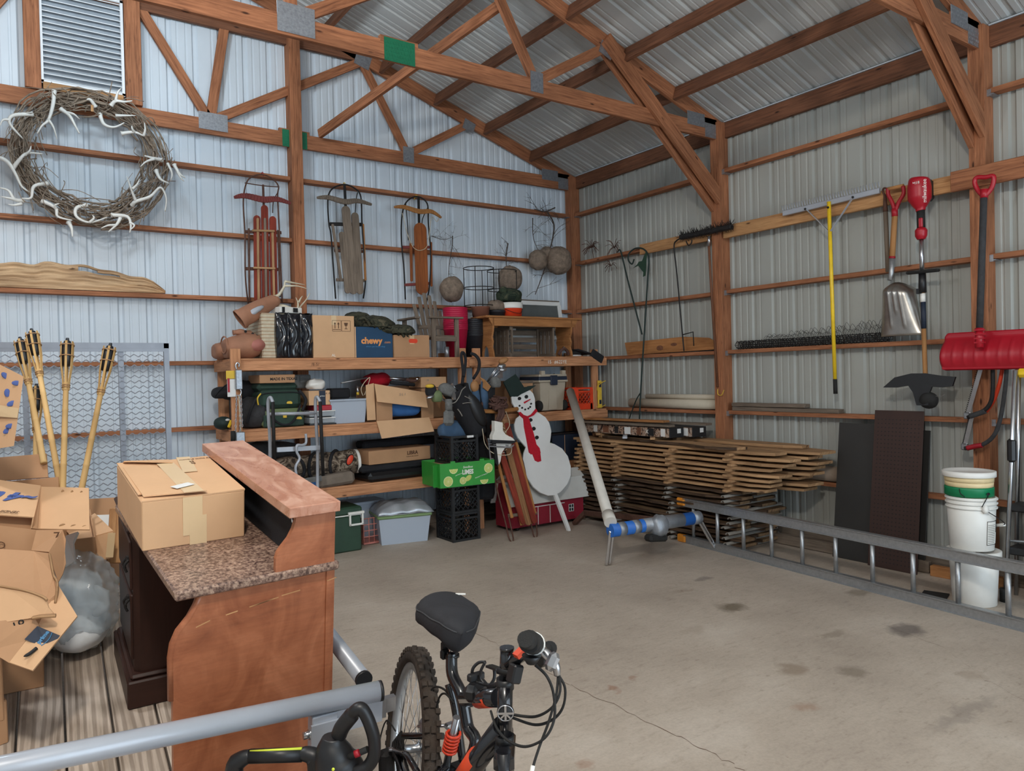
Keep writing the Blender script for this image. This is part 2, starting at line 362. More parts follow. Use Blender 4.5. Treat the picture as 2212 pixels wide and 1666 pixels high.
def ledge():
    m,nt,b=_new('ledge_dusty'); _setb(b,.3,0,.5); v=_mapv(nt,'Object',(1,1,1)); n=_noise(nt,_mapv(nt,'Object',(5,2,5)),3,5,.6,1.2)
    r=_ramp(nt,n.outputs[0],[(.34,srgb((178,122,98))),(.5,srgb((190,138,114))),(.68,srgb((208,164,142)))])
    nt.links.new(r.outputs[0],b.inputs['Base Color']); r2=_ramp(nt,n.outputs[0],[(.35,(.22,.22,.22)),(.65,(.45,.45,.45))]); nt.links.new(r2.outputs[0],b.inputs['Roughness']); MATS['ledge_dusty']=m
ledge()
def concrete():
    m,nt,b=_new('concrete'); _setb(b,.62,0,.35); v=_mapv(nt,'Object',(1,1,1))
    n=_noise(nt,v,1.3,6,.65); n2=_noise(nt,_mapv(nt,'Object',(3,9,1)),3.5,6,.7); n3=_noise(nt,v,60,2)
    r=_ramp(nt,n.outputs[0],[(.3,srgb((166,152,138))),(.55,srgb((182,168,153))),(.72,srgb((195,182,168)))])
    r2=_ramp(nt,n2.outputs[0],[(.32,(.82,.80,.78)),(.44,(.97,.97,.97)),(.7,(1.05,1.05,1.05))])
    col=_mix(nt,r.outputs[0],r2.outputs[0],1.0,'MULTIPLY'); r3=_ramp(nt,n3.outputs[0],[(.3,(.93,.93,.93)),(.6,(1.03,1.03,1.03))]); col=_mix(nt,col,r3.outputs[0],1.0,'MULTIPLY')
    n4=_noise(nt,v,11,4,.6); r4=_ramp(nt,n4.outputs[0],[(.27,(.66,.62,.58)),(.33,(1,1,1))]); col=_mix(nt,col,r4.outputs[0],.8,'MULTIPLY')
    tc=_nd(nt,'ShaderNodeTexCoord'); nz=_noise(nt,v,9,3); off=_nd(nt,'ShaderNodeVectorMath',operation='MULTIPLY_ADD'); nt.links.new(nz.outputs['Color'],off.inputs[0]); off.inputs[1].default_value=(.16,.16,0); nt.links.new(tc.outputs['Object'],off.inputs[2])
    for (x,y,rx,ry,k,c) in STAINS:
        mp=_nd(nt,'ShaderNodeMapping'); mp.vector_type='POINT'; mp.inputs['Location'].default_value=(-(x+.08)/rx,-(y+.08)/ry,0); mp.inputs['Scale'].default_value=(1/rx,1/ry,0)
        nt.links.new(off.outputs[0],mp.inputs[0]); ln=_nd(nt,'ShaderNodeVectorMath',operation='LENGTH'); nt.links.new(mp.outputs[0],ln.inputs[0])
        rr=_ramp(nt,ln.outputs['Value'],[(.45,(k,k,k)),(1.0,(0,0,0))]); col=_mix(nt,col,srgb(c),rr.outputs[0])
    nt.links.new(col,b.inputs['Base Color']); bp=_nd(nt,'ShaderNodeBump'); bp.inputs['Strength'].default_value=.15; bp.inputs['Distance'].default_value=.003; nt.links.new(n3.outputs[0],bp.inputs['Height']); nt.links.new(bp.outputs[0],b.inputs['Normal'])
    MATS['concrete']=m
G1=(96,84,66); G2=(128,108,88); G3=(92,84,82)
STAINS=[(*(-2.052,-4.082,0)[:2],.13,.10,.75,G1),(*(-1.08,-4.428,0)[:2],.13,.09,.5,G1),(*(-1.593,-5.042,0)[:2],.16,.12,.7,G3),(*(-2.667,-4.985,0)[:2],.11,.10,.55,G2),(*(-2.44,-5.194,0)[:2],.10,.09,.45,G1),
 (*(-3.607,-4.567,0)[:2],.05,.045,.55,(140,96,70)),(*(-3.416,-4.532,0)[:2],.05,.03,.5,(140,100,76)),(*(-1.668,-3.499,0)[:2],.11,.05,.5,G3),(*(-3.02,-5.29,0)[:2],.09,.06,.4,(150,112,86)),(*(-2.592,-4.221,0)[:2],.12,.08,.25,G2),
 (*(-4.201,-5.055,0)[:2],.06,.05,.4,(150,110,86)),(*(-2,-4.8,0)[:2],.14,.05,.35,G1),(*(-2.49,-5.762,0)[:2],.4,.06,.3,G3),(*(-2.003,-3.611,0)[:2],.12,.05,.3,G2),(*(-2.01,-5.593,0)[:2],.1,.08,.3,G2)]
concrete()
# ------------------------------------------------------------------ the building
EAVE=4.145; HALF=5.486; YF=-10.4
def roof_z(x): return EAVE+min(-x,2*HALF+x)/3
f=struct('floor',MB().box((-HALF,YF/2,-.06),(2*HALF+.3,-YF+.3,.12)),'concrete')
def crack(pts,w):
    m=MB(); P_=[]
    for i in range(len(pts)-1):
        for k in range(8):
            q=lerp(pts[i],pts[i+1],k/8); P_.append(q+V((rng.uniform(-.012,.012),rng.uniform(-.012,.012),0)))
    P_.append(V(pts[-1])); vs=[];fs=[]
    for i,q in enumerate(P_):
        ww=w*rng.uniform(.5,1.3); vs+=[q+V((-ww*.7,-ww*.7,.001)),q+V((ww*.7,ww*.7,.001))]
        if i: fs.append((2*i-2,2*i-1,2*i+1,2*i))
    m.add(vs,fs); part('floor_crack',m,'brown_ink',f)
crack([(-3.744,-4.388,0),(-3.719,-4.749,0),(-3.714,-5.104,0),(-3.71,-5.359,0),(-3.721,-5.573,0)],.0022)
crack([(-3.717,-3.43,0),(-3.713,-3.833,0),(-3.744,-4.388,0)],.0014)
crack([(-1.584,-4.861,0),(-1.719,-5.319,0),(-2.017,-5.663,0),(-2.133,-5.914,0)],.0016)
# corrugated panels: nine inch ribs pressed outwards
def rib_profile(w=.9144):
    pr=[(0,0)]
    for k in range(4):
        c=.1143+.2286*k
        for mx in (-.0762,):
            pass
        pr+=[(c-.028,0),(c-.013,.019),(c+.013,.019),(c+.028,0)]
        for m in (.0762,.1524):
            q=c+m
            if q<w-.03: pr+=[(q-.012,0),(q-.006,.0045),(q+.006,.0045),(q+.012,0)]
    pr.append((w,0)); return pr
PROF=rib_profile()
def wall_panel(x0, out, along, ztop, z0=.03):
    """one sheet; x0 start along wall, out = outward dir, along = dir along wall"""
    m=MB(); vs=[];fs=[]; al,ou=V(along),V(out)
    for i,(a,d) in enumerate(PROF):
        q=al*(x0+a)+ou*d; zt=ztop(q); vs+=[q+V((0,0,z0)),q+V((0,0,zt))]
        if i: fs.append((2*i-2,2*i,2*i+1,2*i-1))
    return m.add(vs,fs,(0,0,1))
wb=struct('wall_back',MB().box((-HALF,.06,EAVE/2),(2*HALF+.2,.03,EAVE)).prism([(-2*HALF,0),(0,0),(-HALF,HALF/3)],.03,Matrix(((1,0,0,0),(0,0,-1,.075),(0,1,0,EAVE),(0,0,0,1)))),'white_metal')
for k in range(12):
    part('metal_panel',wall_panel(-.128+.9144*k,(0,1,0),(-1,0,0),lambda q:roof_z(q.x)),'white_metal',wb,solid=.0012)
wr=struct('wall_right',MB().box((.06,YF/2,EAVE/2),(.03,-YF,EAVE)),'side_metal_shaded')
first=None
for k in range(12):
    if first is None: first=part('metal_panel',wall_panel(.1277-.9144*0,(1,0,0),(0,-1,0),lambda q:EAVE+.02),'side_metal_shaded',wr,solid=.0012)
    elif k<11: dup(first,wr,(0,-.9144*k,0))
wl=struct('wall_left',MB().box((-2*HALF-.05,YF/2,EAVE/2),(.06,-YF,EAVE)),'white_metal')
wf=struct('wall_front',MB().box((-.5,YF,EAVE/2),(1.0,.06,EAVE)).box((-2*HALF+2.75,YF,EAVE/2),(5.5,.06,EAVE)).box((-HALF,YF,4.0),(2*HALF,.06,.5)).prism([(-2*HALF,0),(0,0),(-HALF,HALF/3)],.06,Matrix(((1,0,0,0),(0,0,-1,YF+.03),(0,1,0,EAVE),(0,0,0,1)))),'white_metal')
# roof: two slopes, sheets ribbed upwards
L=math.hypot(HALF+.3,(HALF+.3)/3); sl=math.atan(1/3)
ce=MB()
for sgn in (1,-1):
    a=V((-HALF,0,EAVE+HALF/3+.055)); b=a+V((sgn*(HALF+.3),0,-(HALF+.3)/3))
    ce.beam((a+b)/2+V((0,.15,0)),(a+b)/2+V((0,YF-.15,0)),L,.02,(sgn*math.sin(sl),0,math.cos(sl)))
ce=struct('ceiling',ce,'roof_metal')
for sgn in (1,-1):
    base=None
    for k in range(12):
        if base is None:
            m=MB(); vs=[];fs=[]; nrm=V((sgn*math.sin(sl),0,math.cos(sl)))
            for i,(a_,d) in enumerate(PROF):
                for xx in (-HALF,-HALF+sgn*(HALF+.25)):
                    q=V((xx,-.0945+.17-a_,EAVE+HALF/3-abs(xx+HALF)/3+.001))+nrm*d*.95; vs.append(q)
                if i: fs.append((2*i-2,2*i-1,2*i+1,2*i))
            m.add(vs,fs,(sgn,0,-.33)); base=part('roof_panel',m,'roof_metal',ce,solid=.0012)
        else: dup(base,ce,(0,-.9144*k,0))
# posts (three-ply), girts, skirt, eave boards
PY=[-.07,-2.418,-4.86,-7.3,-9.75]
def post(x,y,ztop,wall,axis):
    m=MB()
    for k in (-1,0,1):
        c=(x,y+k*.038,ztop/2) if axis=='y' else (x+k*.038,y,ztop/2)
        s=(.14,.0375,ztop) if axis=='y' else (.0375,.14,ztop)
        m.box(c,s,None,(0,0,1),.002)
    return part('post',m,'stud',wall)
for y in PY: post(-.071,y,EAVE-.005 if y<-.2 else EAVE-.01,wr,'y')
post(-3.655,-.071,roof_z(-3.655)-.01,wb,'x'); post(-7.31,-.071,roof_z(-7.31)-.01,wb,'x')
for k in range(1,7):
    z=.6096*k-.0139
    for a,b in zip(PY[:-1],PY[1:]):
        y0=a-(.057 if a<-.2 else .07); y1=b+.057
        m=MB(); m.box((-.052,(y0+y1)/2,z+rng.uniform(-.004,.004)),(.094,y0-y1,.038),None,(0,1,0),.002); part('girt',m,'stud',wr)
        if k!=5 and a in (-2.418,-4.86):
            h=MB(); h.box((-.055,y0-.02,z-.024),(.1,.05,.006)).box((-.098,y0-.012,z-.01),(.012,.03,.05)); part('joist_hanger',h,'galv',wr)
    for x0,x1 in ((-.142,-3.597),(-3.713,-7.25),(-7.37,-10.9)):
        if k==6 and x0>-1: z2=z
        m=MB(); m.box(((x0+x1)/2,-.049,z+rng.uniform(-.003,.003)),(x0-x1,.094,.038),None,(1,0,0),.002); part('girt',m,'stud',wb)
    h=MB(); h.box((-.165,-.055,z-.024),(.05,.1,.006)); part('joist_hanger',h,'galv',wb)
    h=MB(); h.box((-.055,-.165,z-.024),(.1,.05,.006)); part('joist_hanger',h,'galv',wr)
part('skirt_board',MB().box((-.052,YF/2,.07),(.094,-YF-.2,.13),None,(0,1,0)),'grey_wood',wr)
part('skirt_board',MB().box((-HALF,-.052,.07),(2*HALF-.2,.094,.13),None,(1,0,0)),'grey_wood',wb)
for a,b in zip(PY[:-1],PY[1:]):
    part('eave_board',MB().box((-.03,(a+b)/2,4.062),(.04,a-b-.115,.155),None,(0,1,0),.002),'stud_dark',wr)
    part('eave_trim',MB().box((-.03,(a+b)/2,4.146),(.06,a-b-.115,.008)),'white_metal',wr)
# the extra face board the tools hang on, and the beam over the third post
part('tool_board',MB().box((-.117,-3.62,3.02),(.036,2.24,.125),None,(0,1,0),.004),'stud_new',wr)
part('tool_board',MB().box((-.117,-1.83,3.025),(.036,1.02,.115),None,(0,1,0),.004),'stud_new',wr)
part('tool_board',MB().box((-.165,-6.0,3.02),(.045,2.62,.15),None,(0,1,0),.004),'stud',wr)
# purlins hang between the trusses
for sgn in (1,-1):
    for k in range(8):
        d=.70+.655*k
        if d>HALF-.1: continue
        x=-d if sgn==1 else -2*HALF+d; z=roof_z(x)-.006; n=V((sgn*math.sin(sl),0,math.cos(sl)))
        for a,b in ((-.09,-2.395),(-2.445,-4.84),(-4.88,-7.28)):
            if sgn==-1 and a<-3: continue
            p0=V((x,a,z))-n*.068; p1=V((x,b,z))-n*.068
            part('purlin',MB().beam(p0,p1,.038,.136,n,.002),'stud_dark',ce)
# trusses
def truss(y, label, gable=False):
    t=thing('roof_truss',label,'roof truss',(-HALF,y,3.965)); th=.037
    def mem(name,a,b,h,mat='stud',dy=0):
        part(name,MB().beam((a[0],y+dy,a[1]),(b[0],y+dy,b[1]),th,h,(0,0,1),.002),mat,t)
    def plate(x,z,w_,h_,mat='galv',ang=0):
        m=MB(); Rm=Matrix.Rotation(ang,3,'Y'); m.box((x,y-th/2-.0025,z),(w_,.004,h_),Rm)
        for i in range(int(w_/.022)):
            for j in range(int(h_/.03)):
                q=V((-w_/2+.012+i*.022+(.01 if j%2 else 0),-th/2-.005,-h_/2+.015+j*.03)); m.box(V((x,y,z))+Rm@q,(.011,.003,.016),Rm)
        part('gusset_plate',m,mat,t)
    mem('bottom_chord',(-.13,4.037),(-3.64,4.037),.142); mem('bottom_chord',(-3.645,4.037),(-7.31,4.037),.142); mem('bottom_chord',(-7.315,4.037),(-10.84,4.037),.142)
    for s in (1,-1):
        fx=lambda x:x if s==1 else -2*HALF-x
        off=.0735
        mem('rafter',(fx(-.0),roof_z(0)-off-.003),(fx(-HALF+.003),roof_z(-HALF)-off-.003),.14)
        mem('heel_block',(fx(-.5),4.12),(fx(-.12),4.12),.09)
        A,B=(-4.454,4.09),(-2.394,4.09); Cc,D=(-2.907,4.99),(-1.61,4.55)
        for a,b in ((A,(-5.04,5.02)),(A,(-4.30,5.02)),(A,Cc),(B,Cc),(B,D)):
            if not gable and a==A and b!=Cc: continue
            mem('web',(fx(a[0]),a[1]),(fx(b[0]),b[1]),.086,dy=.001)
        if not gable: mem('web',(fx(A[0]),A[1]),(fx(-4.55),5.6),.086,dy=.001)
        plate(fx(-4.43),4.085,.26,.16 if gable else .2); plate(fx(-2.39),4.08,.13,.17); plate(fx(-2.9),5.0,.17,.15,ang=.3*s); plate(fx(-1.60),4.53,.15,.12,ang=.35*s)
        plate(fx(-.43),4.12,.25,.13); plate(fx(-.22),4.04,.16,.14)
        mem('splice_block',(fx(-3.5),4.115),(fx(-3.81),4.115),.05,dy=-.001); plate(fx(-3.655),4.045,.25,.17,'plate_green')
    if gable: mem('collar_tie',(-2.93,5.05),(-8.05,5.05),.14,'stud_dark')
    return t
gt=truss(-.062,'gable truss flat against the louvred back wall, webs crossing pale metal siding',True)
t1=truss(-2.42,'long roof truss crossing the top of the room, green splice plate on its chord')
t2=truss(-4.86,'roof truss nearest the camera, only its heel seen at the upper right')
# sway brace and knee braces: top end on the truss
def brace(t,a,b,w_=.038,h=.088,up=(0,0,1)):
    part('knee_brace',MB().beam(a,b,w_,h,up,.002),'stud',t)
brace(t1,(-3.416,-0.13,4.123),(-2.667,-2.38,4.696)); 
for t,y in ((t1,-2.418),(t2,-4.86)):
    brace(t,(-.10,y-.038,3.36),(-1.62,y-.038,4.62),.037,.14); brace(t,(-.10,y+.038,3.30),(-1.58,y+.038,4.58),.037,.14)
    # mirrored pair is out of the photograph
# gable louvre
vt=thing('gable_vent','white louvred gable vent framed in orange brown wood above the antler wreath','vent',(-5.485,-.02,4.16))
fr=MB()
for x in (-5.79,-5.182): fr.box((x,-.075,4.59),(.022,.05,.84),None,(0,0,1))
for z in (4.185,5.0): fr.box((-5.486,-.075,z),(.63,.05,.022))
part('vent_frame',fr,'vent_white',vt)
part('vent_screen',MB().box((-5.486,-.035,4.59),(.61,.006,.82)),'vent_back',vt)
sl0=None
for k in range(17):
    if sl0 is None: sl0=part('slat',MB().box((-5.486,-.068,4.215),(.60,.055,.0065),Matrix.Rotation(math.radians(24),3,'X')),'vent_white',vt)
    else: dup(sl0,vt,(0,0,.048*k))
part('frame_stud',MB().box((-5.855,-.075,4.62),(.115,.09,1.02),None,(0,0,1),.003),'stud',vt); part('frame_stud',MB().box((-5.10,-.075,4.62),(.13,.09,1.02),None,(0,0,1),.003),'stud',vt)
part('frame_sill',MB().box((-5.486,-.075,4.145),(.60,.09,.06),None,None,.003),'stud_new',vt)
# ------------------------------------------------------------------ things on the back wall
def antler_mb(pts, r=.016, tines=()):
    m=MB(); sp=spline(pts,5); n=len(sp); m.tube(sp,[r*(1-.75*i/(n-1))*(1.25 if i==0 else 1) for i in range(n)],7)
    for t in tines:
        s2=spline(t,4); k=len(s2); m.tube(s2,[r*.75*(1-.8*i/(k-1)) for i in range(k)],6)
    return m
wc=V((-5.466,-0.2,3.562))
wr_=thing('antler_wreath','large round wreath of grapevine and shed antlers hung below the gable vent','wreath',(wc.x,-.2,wc.z))
m=MB(); Rw=.485
for i in range(120):
    a0=rng.uniform(0,2*PI); span=rng.uniform(.7,2.4); n=12; r0=rng.uniform(.0,.125); ph=rng.uniform(0,6.28); tw=rng.uniform(-1.2,1.2); q=[]
    for k in range(n+1):
        a=a0+span*k/n; b=ph+tw*k/n*2; rr=Rw+r0*math.cos(b)+rng.uniform(-.012,.012)
        q.append(wc+V((rr*math.cos(a)*1.03,r0*.55*math.sin(b)-.02,rr*math.sin(a)+rng.uniform(-.01,.01))))
    if rng.random()<.28: q[-1]=q[-1]+V((rng.uniform(-.09,.09),rng.uniform(-.06,.02),rng.uniform(-.09,.09)))
    rr=rng.uniform(.004,.012); m.tube(q,[rr*(1-.5*k/n) for k in range(n+1)],5)
part('vine_bundle',m,'twig',wr_,stuff=True)
m=MB()
for i in range(130):
    a=rng.uniform(0,2*PI); b=a+rng.uniform(-.5,.9); r1=Rw+rng.uniform(-.1,.1); r2=Rw+rng.uniform(-.17,.2); p0=wc+V((r1*math.cos(a),-.06,r1*math.sin(a))); p1=wc+V((r2*math.cos(b),-.1,r2*math.sin(b)))
    m.tube(spline([p0,lerp(p0,p1,.5)+V((rng.uniform(-.06,.06),-.05,rng.uniform(-.06,.06))),p1],4),rng.uniform(.002,.0045),4)
part('loose_twigs',m,'twig',wr_,stuff=True)
for pts,t in (
 ([(-5.875,-0.3,3.83),(-6.008,-0.34,3.783),(-6.033,-0.34,3.722),(-5.983,-0.33,3.653),(-5.935,-0.3,3.612)],[[(-6.028,-0.34,3.745),(-6.075,-0.36,3.731),(-6.095,-0.36,3.682)]]),
 ([(-5.72,-0.3,4.047),(-5.735,-0.33,3.917),(-5.77,-0.35,3.788),(-5.816,-0.36,3.73),(-5.85,-0.36,3.661)],[[(-5.77,-0.35,3.788),(-5.738,-0.37,3.729),(-5.715,-0.37,3.634)]]),
 ([(-5.679,-0.31,3.904),(-5.621,-0.34,3.852),(-5.584,-0.36,3.77),(-5.555,-0.36,3.71)],[[(-5.64,-0.33,3.876),(-5.592,-0.36,3.864),(-5.551,-0.36,3.829)]]),
 ([(-5.396,-0.3,3.917),(-5.37,-0.33,3.828),(-5.296,-0.34,3.813),(-5.218,-0.34,3.863)],[[(-5.281,-0.33,3.916),(-5.206,-0.35,3.924),(-5.128,-0.35,3.938)]]),
 ([(-5.238,-0.31,3.776),(-5.142,-0.34,3.796),(-5.062,-0.33,3.775)],[[(-5.142,-0.34,3.796),(-5.162,-0.37,3.815),(-5.165,-0.37,3.839)],[(-5.068,-0.33,3.78),(-5.06,-0.36,3.823),(-5.064,-0.36,3.884)]]),
 ([(-5.309,-0.31,4.003),(-5.279,-0.34,4.036),(-5.214,-0.35,4.039),(-5.153,-0.35,4.059)],[[(-5.279,-0.34,4.036),(-5.263,-0.36,4.106),(-5.234,-0.36,4.148)]]),
 ([(-6.023,-0.3,3.368),(-5.969,-0.34,3.447),(-5.92,-0.35,3.497),(-5.817,-0.35,3.506)],[[(-5.939,-0.34,3.48),(-5.906,-0.37,3.511),(-5.895,-0.37,3.553)]]),
 ([(-6.102,-0.3,3.449),(-6.046,-0.33,3.404),(-6.001,-0.33,3.318),(-5.965,-0.32,3.234),(-5.912,-0.31,3.196)],[]),
 ([(-5.958,-0.3,3.124),(-6.016,-0.34,3.12),(-6.053,-0.35,3.182),(-6.109,-0.35,3.198)],[[(-6.016,-0.34,3.12),(-6.064,-0.36,3.122),(-6.106,-0.36,3.128)],[(-5.969,-0.33,3.093),(-6.018,-0.35,3.072),(-6.06,-0.35,3.073)]]),
 ([(-5.17,-0.3,3.176),(-5.147,-0.34,3.202),(-5.036,-0.36,3.254),(-4.955,-0.37,3.339),(-4.909,-0.36,3.256),(-4.916,-0.33,3.142)],[[(-5.147,-0.34,3.202),(-5.189,-0.38,3.305),(-5.216,-0.38,3.4)],[(-5.178,-0.38,3.295),(-5.139,-0.39,3.34),(-5.121,-0.39,3.388)]]),
 ([(-4.924,-0.3,3.599),(-5,-0.34,3.595),(-5.07,-0.35,3.603)],[[(-4.989,-0.34,3.59),(-5.062,-0.36,3.549),(-5.106,-0.36,3.5)]]),
 ([(-4.974,-0.3,3.501),(-4.948,-0.34,3.42),(-4.878,-0.34,3.391)],[[(-4.884,-0.33,3.57),(-4.854,-0.35,3.48),(-4.868,-0.35,3.415)]]),
 ([(-4.825,-0.3,3.573),(-4.791,-0.33,3.494),(-4.742,-0.33,3.459)],[[(-4.803,-0.33,3.505),(-4.782,-0.34,3.454),(-4.753,-0.34,3.425)]]),
 ([(-5.83,-0.3,3.138),(-5.738,-0.33,3.084),(-5.725,-0.34,3.013),(-5.624,-0.34,2.993)],[[(-5.733,-0.33,3.072),(-5.744,-0.36,3.1),(-5.714,-0.36,3.116)]]),
 ([(-5.513,-0.3,3.138),(-5.59,-0.33,3.1),(-5.592,-0.34,3.026),(-5.501,-0.35,2.986),(-5.372,-0.35,3.041)],[[(-5.501,-0.35,2.986),(-5.47,-0.37,3.021),(-5.48,-0.37,3.044)]]),
 ([(-5.647,-0.3,2.981),(-5.63,-0.33,2.929),(-5.626,-0.34,2.857)],[]),
 ([(-5.256,-0.3,3.081),(-5.296,-0.34,2.995),(-5.364,-0.35,2.92)],[[(-5.307,-0.34,2.982),(-5.364,-0.36,2.973),(-5.418,-0.36,2.944)]]),
 ([(-5.333,-0.3,3.073),(-5.217,-0.34,3.065),(-5.193,-0.35,2.991),(-5.203,-0.35,2.926)],[[(-5.204,-0.35,3.015),(-5.167,-0.36,2.992),(-5.196,-0.36,2.952)]]),
 ([(-5.428,-0.31,3.969),(-5.467,-0.34,4.012),(-5.493,-0.34,4.007)],[]),([(-5.785,-0.28,3.289),(-5.882,-0.33,3.242),(-5.905,-0.33,3.147),(-5.968,-0.33,3.137)],[])):
    part('antler',antler_mb(pts,.0185,t),'antler_pale',wr_)
part('hang_tag',MB().box((-5.454,-0.33,3.946),(.02,.003,.055)),'stud_new',wr_)

# three old sleds, hung upside down by their runners
def sled(label, hook, rails, posts, slats, bars, cross, mats, hook_mat='rope'):
    t=thing('wooden_sled',label,'sled',hook,'old wooden sleds on the back wall' if False else None)
    for q,r in rails: part('runner',MB().tube(spline(q,6),r,7),mats[0],t)
    for a,b,w_ in posts: part('steering_post',MB().beam(a,b,w_,.016,(0,1,0),.003),mats[0],t)
    for a,b,w_,mt in slats:
        a,b=V(a),V(b); d=(b-a); Lh=d.length; x=d.normalized(); pl=[]
        for k in range(9): an=PI/2+PI*k/8; pl.append((w_/2+math.cos(an)*w_/2,math.sin(an)*w_/2))
        for k in range(9): an=-PI/2+PI*k/8; pl.append((Lh-w_/2+math.cos(an)*w_/2,math.sin(an)*w_/2))
        part('slat',MB().prism(pl,.013,frame(a,x,z=(0,-1,0))),mt,t)
    for a,b,w_,mt in bars: part('cross_bar',MB().beam(a,b,.022,w_,(0,0,1),.003),mt,t)
    q,w_,mt=cross; sp=spline(q,6); m=MB(); n=len(sp)
    for i in range(n-1): m.beam(sp[i],lerp(sp[i],sp[i+1],1.03),.02,w_*(1-.55*abs(2*i/(n-2)-1)**2),(0,0,1),.004)
    part('steering_bar',m,mt,t)
    part('hook',MB().tube(arc(V(hook)+V((0,.02,-.01)),.035,-.4,PI+.3,8,(0,-1,0),(0,0,1)),.004,5),hook_mat,t); return t
sled('wooden sled with red, cream and grey slats hung left of the middle post',(-3.999,-0.14,3.637),
 [([(-4.17,-0.13,2.377),(-4.208,-0.2,2.63),(-4.207,-0.22,3.016),(-4.207,-0.2,3.343),(-4.165,-0.17,3.526),(-4.096,-0.16,3.602),(-4.001,-0.16,3.626),(-3.916,-0.16,3.601),(-3.861,-0.17,3.531),(-3.881,-0.2,3.414),(-3.879,-0.22,3.045),(-3.867,-0.2,2.649),(-3.843,-0.13,2.406)],.007),
  ([(-3.918,-0.15,3.27),(-3.909,-0.16,3.386),(-3.868,-0.17,3.472)],.005),([(-4.181,-0.17,3.523),(-4.007,-0.17,3.518),(-3.867,-0.17,3.525)],.005),([(-4.163,-0.2,3.088),(-4.169,-0.2,2.762),(-4.176,-0.2,2.403)],.009),([(-3.888,-0.2,3.097),(-3.885,-0.2,2.781),(-3.884,-0.2,2.448)],.009)],
 [((-4.012,-0.18,3.526),(-4.016,-0.2,3.266),.02)],
 [((-4.086,-0.2,3.218),(-4.102,-0.2,2.39),.064,'sled_red'),((-4.013,-0.205,3.323),(-4.027,-0.205,2.392),.066,'sled_red'),((-3.936,-0.2,3.225),(-3.945,-0.2,2.396),.064,'sled_red'),((-4.084,-0.214,3.191),(-4.097,-0.214,2.397),.021,'sawn'),((-3.947,-0.214,3.086),(-3.949,-0.214,2.427),.021,'sawn'),((-4.017,-0.219,3.197),(-4.027,-0.219,2.399),.02,'sled_grey')],
 [((-4.198,-0.185,3.055),(-3.85,-0.185,3.078),.03,'rust'),((-4.202,-0.185,2.705),(-3.86,-0.185,2.718),.03,'rust'),((-4.139,-0.225,3.066),(-3.929,-0.225,3.079),.02,'sawn'),((-4.139,-0.225,2.712),(-3.931,-0.225,2.718),.02,'sawn')],
 ([(-4.295,-0.215,3.362),(-4.192,-0.215,3.391),(-4.024,-0.215,3.374),(-3.892,-0.215,3.393),(-3.756,-0.215,3.367)],.06,'red_worn'),('rust',),'red_plastic')
sled('bleached grey wooden sled with three split slats hung right of the middle post',(-3.163,-0.14,3.643),
 [([(-3.287,-0.12,2.463),(-3.335,-0.2,2.783),(-3.357,-0.22,3.091),(-3.377,-0.22,3.21),(-3.368,-0.19,3.459),(-3.312,-0.17,3.574),(-3.181,-0.16,3.636),(-3.069,-0.16,3.615),(-3.008,-0.18,3.529),(-3.02,-0.22,3.245),(-3.008,-0.22,2.979),(-2.989,-0.2,2.663),(-2.983,-0.12,2.478)],.008),([(-3.067,-0.16,3.349),(-3.054,-0.17,3.499),(-3.037,-0.17,3.572)],.005)],
 [((-3.183,-0.18,3.64),(-3.185,-0.2,3.399),.026)],
 [((-3.191,-0.205,3.406),(-3.127,-0.205,2.505),.09,'sled_grey'),((-3.09,-0.2,3.351),(-3.053,-0.2,2.508),.078,'sled_grey'),((-3.239,-0.2,3.139),(-3.188,-0.2,2.511),.062,'sled_grey'),((-3.338,-0.21,3.207),(-3.262,-0.21,2.629),.026,'sled_grey'),((-3.006,-0.21,3.239),(-2.996,-0.21,2.652),.02,'sled_tan')],
 [((-3.353,-0.185,3.21),(-2.995,-0.185,3.239),.035,'iron'),((-3.312,-0.185,2.944),(-2.994,-0.185,2.959),.03,'rust'),((-3.302,-0.185,2.648),(-2.977,-0.185,2.656),.03,'sled_grey')],
 ([(-3.492,-0.215,3.453),(-3.372,-0.215,3.47),(-3.199,-0.215,3.447),(-3.059,-0.215,3.472),(-2.903,-0.215,3.45)],.055,'sled_grey'),('iron',),'yellow_plastic')
sled('small brown varnished sled with one broad deck board and a rope, nearest the corner',(-2.332,-0.14,3.611),
 [([(-2.493,-0.12,2.485),(-2.536,-0.19,2.799),(-2.567,-0.21,3.125),(-2.545,-0.2,3.386),(-2.474,-0.17,3.538),(-2.342,-0.16,3.612),(-2.223,-0.17,3.548),(-2.23,-0.2,3.325),(-2.217,-0.21,3.005),(-2.232,-0.2,2.666),(-2.233,-0.12,2.466)],.008),([(-2.485,-0.17,3.528),(-2.481,-0.19,3.302),(-2.481,-0.2,3.116)],.005),([(-2.218,-0.17,3.502),(-2.291,-0.19,3.377),(-2.309,-0.2,3.308)],.005)],
 [((-2.334,-0.18,3.599),(-2.345,-0.2,3.305),.026)],
 [((-2.339,-0.205,3.317),(-2.333,-0.205,2.533),.15,'sled_brown'),((-2.455,-0.2,3.09),(-2.456,-0.2,2.673),.028,'sled_brown'),((-2.206,-0.2,3.12),(-2.214,-0.2,2.629),.022,'sled_brown')],
 [((-2.547,-0.185,3.039),(-2.191,-0.185,3.067),.03,'red_worn'),((-2.528,-0.185,2.634),(-2.202,-0.185,2.669),.03,'red_worn')],
 ([(-2.645,-0.215,3.453),(-2.53,-0.215,3.466),(-2.345,-0.215,3.438),(-2.196,-0.215,3.454),(-2.073,-0.215,3.398)],.052,'sled_tan'),('iron',),'yellow_plastic')
sl3=bpy.data.objects['wooden_sled.002']
